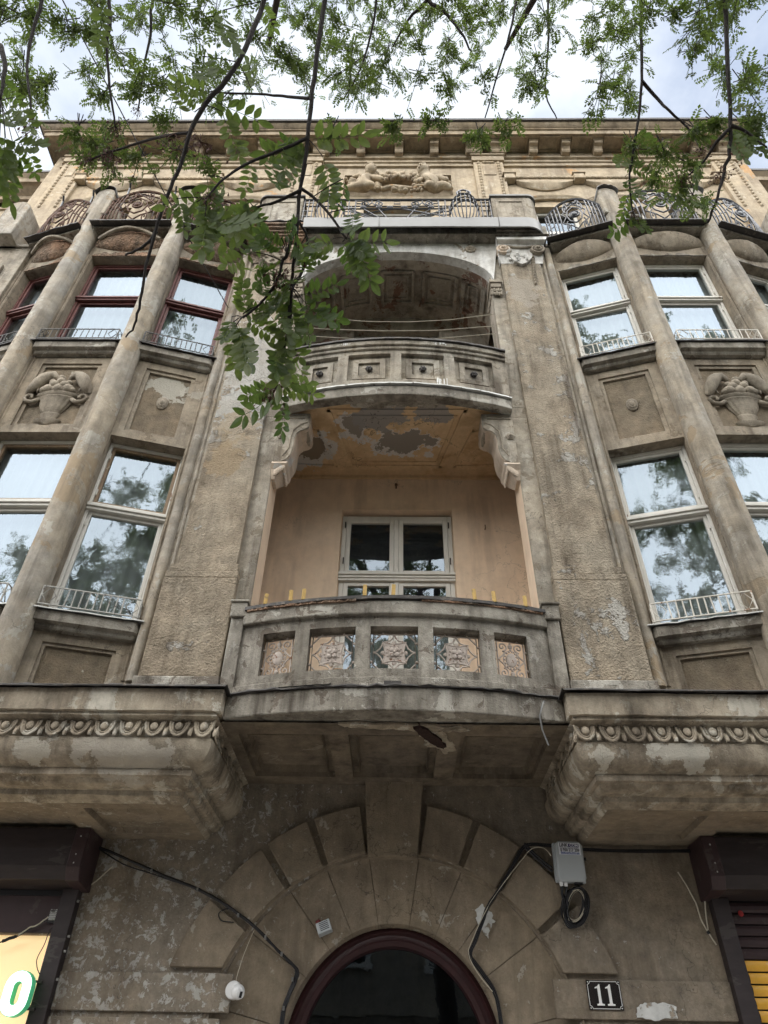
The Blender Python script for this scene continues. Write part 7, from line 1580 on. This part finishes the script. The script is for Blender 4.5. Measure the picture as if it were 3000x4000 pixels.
CROWN_FAR=[[1.13,-8.69,10.13,0.9],[-4.09,-5.66,8.3,0.53],[7.43,-9.25,6.9,0.66],[-6.91,-10.36,11.11,0.77],[0.36,-6.02,16.78,0.8],[-0.5,-5.52,16.27,0.87],[5.31,-7.67,13.22,0.89],
[1.44,-9.49,17.36,0.85],[-0.84,-6.19,10.25,0.66],[5.74,-4.82,13.24,0.68],[-6.32,-10.72,8.1,0.73],[9.18,-11.79,12.18,0.86],[0.35,-6.6,11.65,0.64],[1.89,-10.21,19.74,0.77],
[0.5,-12.93,11.43,0.66],[1.23,-7.8,18.76,0.89],[-0.27,-9.25,15.06,0.9],[-3.13,-8.27,17.83,0.57],[7.76,-9.45,8.27,0.62],[0.23,-8.55,8.73,0.57],[2.6,-7.49,11.12,0.9],
[2.73,-13.54,11.97,0.82],[-3.91,-4.9,14.5,0.77],[-6.07,-8.62,14.02,0.61],[1.49,-9.56,7.76,0.56],[-6.59,-8.36,17.94,0.75],[5.41,-10.51,16.37,0.64],[8.08,-7.71,11.06,0.68],
[2.4,-11.31,6.64,0.87],[6.32,-10.72,14.74,0.88],[-2.2,-6.24,9.21,0.62],[7.51,-8.77,17.49,0.6],[-6.53,-10.13,8.71,0.89],[-4.19,-7.94,7.67,0.71],[-2.29,-9.65,6.95,0.55],
[6.52,-10.21,9.55,0.58],[3.29,-10.31,8.26,0.78],[6.1,-12.28,11.12,0.79],[9.02,-8.55,9.3,0.68],[-7.38,-6.37,9.78,0.86],[1.75,-10.03,9.57,0.74],[0.26,-8.14,9.92,0.81],
[-2.3,-6.9,14.23,0.62],[-2.2,-13.07,8.57,0.84],[-3.58,-6.84,7.58,0.72],[-2.77,-8.6,10.31,0.53],[-3.77,-11.55,7.83,0.79],[-4.35,-9.64,19.18,0.81],[3.27,-10.2,11.98,0.76],
[3.98,-11.32,18.28,0.64],[2.58,-12.04,7.67,0.87],[4.68,-6.3,6.59,0.52],[-6.76,-11.86,10.39,0.65],[4.33,-11.25,12.31,0.77],[5.53,-10.91,6.62,0.84],[2.15,-13.49,9.54,0.54],
[4.99,-13.07,16.07,0.66],[4.95,-5.05,10.08,0.54],[3.83,-6.02,18.03,0.75],[-0.94,-13.41,16.12,0.67],[6.11,-11.18,13.92,0.89],[2.75,-8.13,9.62,0.52],[-2.84,-9.55,8.92,0.62],
[-5.24,-11.39,13.47,0.68],[8.72,-10.2,10.34,0.85],[-7.16,-7.92,10.84,0.83],[3.33,-7.53,12.69,0.81],[6.62,-12.76,10.2,0.64],[-6.06,-6.42,12.5,0.55],[-3.51,-8.94,11.26,0.57],
[5.01,-13.09,16.4,0.89],[1.27,-12.82,13.09,0.67],[8.39,-7.04,15.1,0.87],[3.05,-11.28,9.57,0.56],[-4.07,-11.99,15.25,0.84],[6.61,-5.98,10.74,0.57],[6.51,-10.54,11.34,0.72],
[8.9,-8.66,13.24,0.56],[-4.01,-7.72,7.16,0.78],[-1.49,-10.94,15.59,0.71],[-1.58,-10.34,12.36,0.77],[-4.09,-9.21,14.17,0.64],[3.53,-7.42,10.31,0.73],[9.06,-8.81,15.39,0.62],
[-6.22,-6.67,12.49,0.53],[3.21,-9.98,14.42,0.67],[-4.93,-12.97,13.7,0.6],[-0.21,-8.02,9.29,0.73],[-7.74,-8.46,14.53,0.53],[-1.84,-13.21,12.37,0.85],[1.01,-6.28,16.98,0.55],
[6.6,-9.77,8.48,0.88],[-2.55,-13.84,14.62,0.59],[-4.0,-6.36,12.18,0.86],[2.42,-4.58,14.16,0.87],[-3.17,-5.75,15.87,0.83],[-7.55,-9.97,16.69,0.88],[4.44,-13.53,14.76,0.54],
[8.51,-6.71,9.69,0.58],[-1.06,-4.95,14.43,0.55],[-6.29,-8.01,10.21,0.77],[0.77,-6.55,17.72,0.88],[3.59,-9.76,12.9,0.56],[6.9,-9.75,18.66,0.74],[-6.61,-10.1,12.78,0.73],
[-2.24,-10.18,6.09,0.73],[-3.32,-13.78,12.66,0.89],[-4.55,-11.05,13.25,0.6],[1.38,-8.3,19.88,0.9],[7.45,-5.64,15.18,0.75],[-2.74,-10.96,17.53,0.85],[8.77,-6.64,10.41,0.81],
[4.79,-8.5,15.21,0.64],[1.01,-9.62,6.88,0.63],[-2.65,-11.37,9.4,0.64],[-3.97,-10.67,16.54,0.72],[1.67,-13.14,8.59,0.73],[-4.64,-6.39,9.17,0.66],[2.96,-11.88,16.64,0.89],
[7.51,-10.32,7.98,0.58],[0.74,-4.55,15.28,0.87],[-5.76,-10.47,16.87,0.76],[-1.89,-6.67,10.9,0.52],[-1.71,-13.51,15.08,0.63],[-0.11,-7.54,9.73,0.69],[4.48,-10.45,7.36,0.56],
[6.28,-9.43,13.81,0.74],[1.1,-6.9,14.72,0.63],[4.82,-11.22,16.32,0.81],[5.52,-10.66,17.2,0.89],[-0.94,-10.99,13.59,0.88],[3.11,-5.64,11.26,0.9],[0.04,-8.0,8.64,0.88],
[-2.69,-12.39,8.57,0.8],[-0.02,-7.13,10.99,0.82],[-0.8,-10.5,19.1,0.54],[4.67,-13.29,15.36,0.66],[2.54,-11.58,9.65,0.6],[-1.32,-11.5,8.95,0.8],[-5.67,-7.85,8.27,0.85],
[7.39,-11.11,16.9,0.83],[-4.35,-10.42,13.04,0.86],[-6.77,-6.63,14.67,0.68],[7.67,-10.11,17.31,0.85],[-5.31,-5.45,16.0,0.52],[0.1,-11.5,12.24,0.54],[7.57,-12.7,13.07,0.55],
[-1.43,-12.07,15.94,0.56],[4.76,-8.59,7.63,0.64],[4.63,-11.05,8.57,0.61],[-1.84,-7.99,11.26,0.5],[3.76,-6.95,13.89,0.72],[4.36,-9.69,10.61,0.67],[9.46,-9.82,11.59,0.66],
[2.22,-9.93,9.49,0.58],[-3.51,-7.02,13.96,0.63],[7.07,-8.49,14.59,0.9],[-5.31,-7.2,16.78,0.65],[4.24,-9.75,13.63,0.75],[3.54,-10.52,15.12,0.72],[-5.53,-7.38,9.84,0.86],
[-0.53,-6.21,13.57,0.69],[6.27,-11.42,8.5,0.83],[-0.79,-7.08,18.0,0.86],[-2.87,-5.33,13.56,0.68],[3.9,-9.15,12.94,0.82],[5.18,-12.38,15.86,0.65],[0.41,-11.43,11.38,0.64],
[1.41,-13.38,8.59,0.79],[-4.51,-10.5,9.51,0.83],[-5.97,-9.43,17.49,0.75],[-2.57,-13.53,12.42,0.65],[4.25,-10.81,11.91,0.76],[6.22,-10.19,11.59,0.73],[4.24,-9.98,15.65,0.63],
[0.52,-8.64,19.07,0.8],[-0.17,-8.47,17.96,0.77],[4.81,-9.66,6.59,0.77],[1.08,-5.69,17.16,0.55],[1.29,-13.41,15.87,0.78],[-0.34,-13.41,16.02,0.67],[7.44,-12.43,10.85,0.71],
[-4.75,-10.62,9.7,0.84],[-2.52,-8.99,13.09,0.73],[-3.71,-8.24,11.93,0.73],[-3.53,-11.05,17.54,0.62],[4.21,-5.33,14.59,0.68],[1.22,-5.35,13.22,0.77],[3.5,-10.82,9.06,0.84],
[9.02,-9.52,15.55,0.6],[6.72,-10.83,9.37,0.73],[-3.63,-7.95,8.23,0.86],[-5.53,-8.11,7.36,0.69],[4.56,-9.36,15.84,0.55],[-4.18,-10.24,16.88,0.7],[7.28,-7.54,13.84,0.54],
[-9.0,-10.4,12.52,0.6],[4.85,-12.07,17.42,0.62],[1.03,-5.49,14.64,0.68],[2.94,-12.57,14.38,0.64],[-2.51,-6.84,8.38,0.57],[7.47,-8.81,8.16,0.54],[7.58,-12.74,13.19,0.71],
[-7.65,-8.95,8.38,0.71],[0.14,-10.04,8.87,0.66],[5.82,-7.84,15.99,0.59],[5.0,-12.34,9.83,0.51],[-2.13,-8.4,10.23,0.86],[1.91,-5.53,16.31,0.52],[6.29,-10.31,17.75,0.68],
[-1.76,-9.6,7.28,0.6],[4.68,-6.67,8.19,0.64],[5.83,-8.82,13.21,0.81],[3.45,-5.95,7.96,0.83],[6.65,-5.34,14.56,0.67],[5.75,-11.28,18.16,0.59],[-6.04,-9.05,9.43,0.7],
[8.16,-6.6,16.3,0.66],[5.68,-5.43,15.9,0.88],[6.52,-9.61,7.26,0.76],[6.73,-10.33,14.63,0.83],[-1.63,-7.47,12.63,0.63],[-5.73,-10.18,18.25,0.75],[-4.16,-13.05,9.93,0.78],
[-1.16,-6.86,17.7,0.55],[-2.75,-11.58,18.9,0.74],[7.88,-9.74,13.25,0.88],[6.61,-12.25,13.64,0.5],[6.19,-11.29,11.11,0.54],[3.33,-13.18,15.05,0.68]]
def put_leaf(s, e, par, k):
    s = Vector(s); e = Vector(e); x = e - s; L_ = x.length
    if L_ < .02: return
    x.normalize(); n = Vector((random.gauss(0, .35), .75 + random.gauss(0, .3), .70 + random.gauss(0, .3))); n = (n - x * n.dot(x)).normalized(); yv = n.cross(x)
    o = bpy.data.objects.new('leaf', LM[k % len(LM)]); COL.objects.link(o); o.parent = par
    M = Matrix.Identity(4); sc = max(.13, min(.21, L_ * 1.0)); sy = sc * random.uniform(.85, 1.1) * (1.0 if L_ > .15 else 1.12)
    for i in range(3): M[i][0], M[i][1], M[i][2], M[i][3] = x[i] * max(L_ * 1.03, .12), yv[i] * sy, n[i] * sy, s[i]
    o.matrix_basis = M
brk = [(k, [Vector(p) for p in v]) for k, v in TW.items()]
def nearest(p):
    best = None
    for k, v in brk:
        for q in v:
            d = (q - p).length
            if best is None or d < best[0]: best = (d, k, q)
    return best
stalk = {k: MB() for k in TW}
for i, L_ in enumerate(NEAR_LEAVES):
    s, e = L_[:3], L_[3:]; d, k, q = nearest(Vector(s))
    put_leaf(s, e, BR[k], i)
    if d > .01 and d < .5: stalk[k].tube([tuple(q), tuple((q + Vector(s)) / 2 + Vector((0, 0, .01))), tuple(s)], .0024, 4)
for k, m_ in stalk.items():
    if m_.v: tag(m_.build('leaf_stalks', 'twig', BR[k]), kind='stuff')
# bunches of dry winged seeds
def seed_mesh(n, r):
    mb = MB()
    for _ in range(n):
        c = Vector((random.gauss(0, r), random.gauss(0, r), random.gauss(-r * .6, r * .9))); d = Vector((random.gauss(0, .3), random.gauss(0, .3), -1)).normalized(); sd = d.cross(Vector((random.gauss(0, 1), random.gauss(0, 1), 0))).normalized() * .005
        L_ = random.uniform(.022, .036); mb.add([tuple(c), tuple(c + d * L_ * .6 + sd), tuple(c + d * L_), tuple(c + d * L_ * .6 - sd)], [(0, 1, 2, 3)]); mb.tube([(0, 0, .02), tuple(c)], .0008, 3)
    return mb
sp0 = seed_mesh(46, .030).build('seed_bunch', 'seed', BR['B2'], fix=False); sp0.location = (-.495, -5.13, 3.86)
for (x, y_, z, k) in ((-.47, -5.44, 4.19, 'B2d'), (-.88, -5.70, 4.86, 'B1a'), (-1.39, -5.55, 5.10, 'B1a'), (-1.03, -5.68, 4.97, 'B1a'), (1.60, -4.70, 6.19, 'B4'), (2.05, -4.98, 6.53, 'B4a'), (1.8, -5.02, 6.03, 'B3a'), (-1.78, -5.15, 6.78, 'B9'), (-1.73, -5.27, 6.16, 'B10'), (-1.52, -5.51, 5.14, 'B1a'), (-.75, -5.69, 4.36, 'B2a'), (-1.85, -5.57, 5.35, 'B5'), (1.95, -5.10, 5.9, 'B3')):
    c = sp0.copy(); COL.objects.link(c); c.parent = BR[k]; c.location = (x, y_, z); q = random.uniform(.7, 1.2); c.scale = (q, q, q); c.rotation_euler = (0, 0, random.uniform(0, 6))
# the leafy crown: tens of thousands of leaflets as one mass
def crown(clumps, leaves_per, leaf_len, name, spread, quads, twigs):
    VV = []; FF = []; base = 0
    tp = []
    for k in range(quads):
        t = .12 + .85 * (k // 2) / max(1, (quads - 1) // 2); sg = 1 if k % 2 else -1; a_ = sg * R_(62)
        if k == quads - 1: a_ = 0; t = .92
        L_, w_ = .36, .085; dx, dy = math.cos(a_), math.sin(a_)
        tp.append([(t, 0, 0), (t + dx * L_ * .5 - dy * w_, dy * L_ * .5 + dx * w_, .03), (t + dx * L_, dy * L_, -.06), (t + dx * L_ * .5 + dy * w_, dy * L_ * .5 - dx * w_, .03)])
    tp = np.array(tp).reshape(-1, 3); nt_ = len(tp)
    twv = MB()
    for (cx_, cy_, cz_, r) in clumps:
        c = np.array((cx_, cy_, cz_)); n_tw = max(3, int(leaves_per / 7))
        for _ in range(n_tw):
            d = rng.normal(0, 1, 3); d /= np.linalg.norm(d); d[2] = d[2] * .6 - .35
            o = c - d * r * .6 * rng.uniform(.3, 1); tipp = c + d * r * spread
            if twigs: twv.tube([tuple(o + np.array((0, 0, .15))), tuple((o + tipp) / 2), tuple(tipp)], .004, 3, .002)
            for k in range(7):
                t = (k + .5) / 7; p = o + (tipp - o) * t + rng.normal(0, .02, 3)
                x = d * .5 + rng.normal(0, .8, 3); x[2] -= .55; x /= np.linalg.norm(x)
                n = rng.normal(0, .5, 3) + np.array((0, -.3, .8)); n -= x * n.dot(x); n /= np.linalg.norm(n); y_ = np.cross(n, x)
                L_ = leaf_len * rng.uniform(.7, 1.25)
                m_ = np.stack([x, y_, n]) * L_
                jit = rng.normal(0, .02, tp.shape)
                VV.append((tp + jit) @ m_ + p)
    VV = np.concatenate(VV); nf = len(VV) // 4
    me = bpy.data.meshes.new(name); me.vertices.add(len(VV)); me.vertices.foreach_set('co', VV.ravel().astype(np.float32))
    me.loops.add(nf * 4); me.polygons.add(nf); me.loops.foreach_set('vertex_index', np.arange(nf * 4, dtype=np.int32)); me.polygons.foreach_set('loop_start', np.arange(0, nf * 4, 4, dtype=np.int32))
    me.materials.append(MATS['crown_green']); me.update(); me.validate()
    o = bpy.data.objects.new(name, me); COL.objects.link(o); o.parent = TR; tag(o, kind='stuff')
    if twv.v: t_ = twv.build('fine_twigs', 'twig', TR, fix=False); tag(t_, kind='stuff')
    return o
crown(CROWN_NEAR, 32, .082, 'foliage', 1.0, 11, True)
crown(CROWN_FAR, 90, .22, 'foliage', 1.0, 11, False)
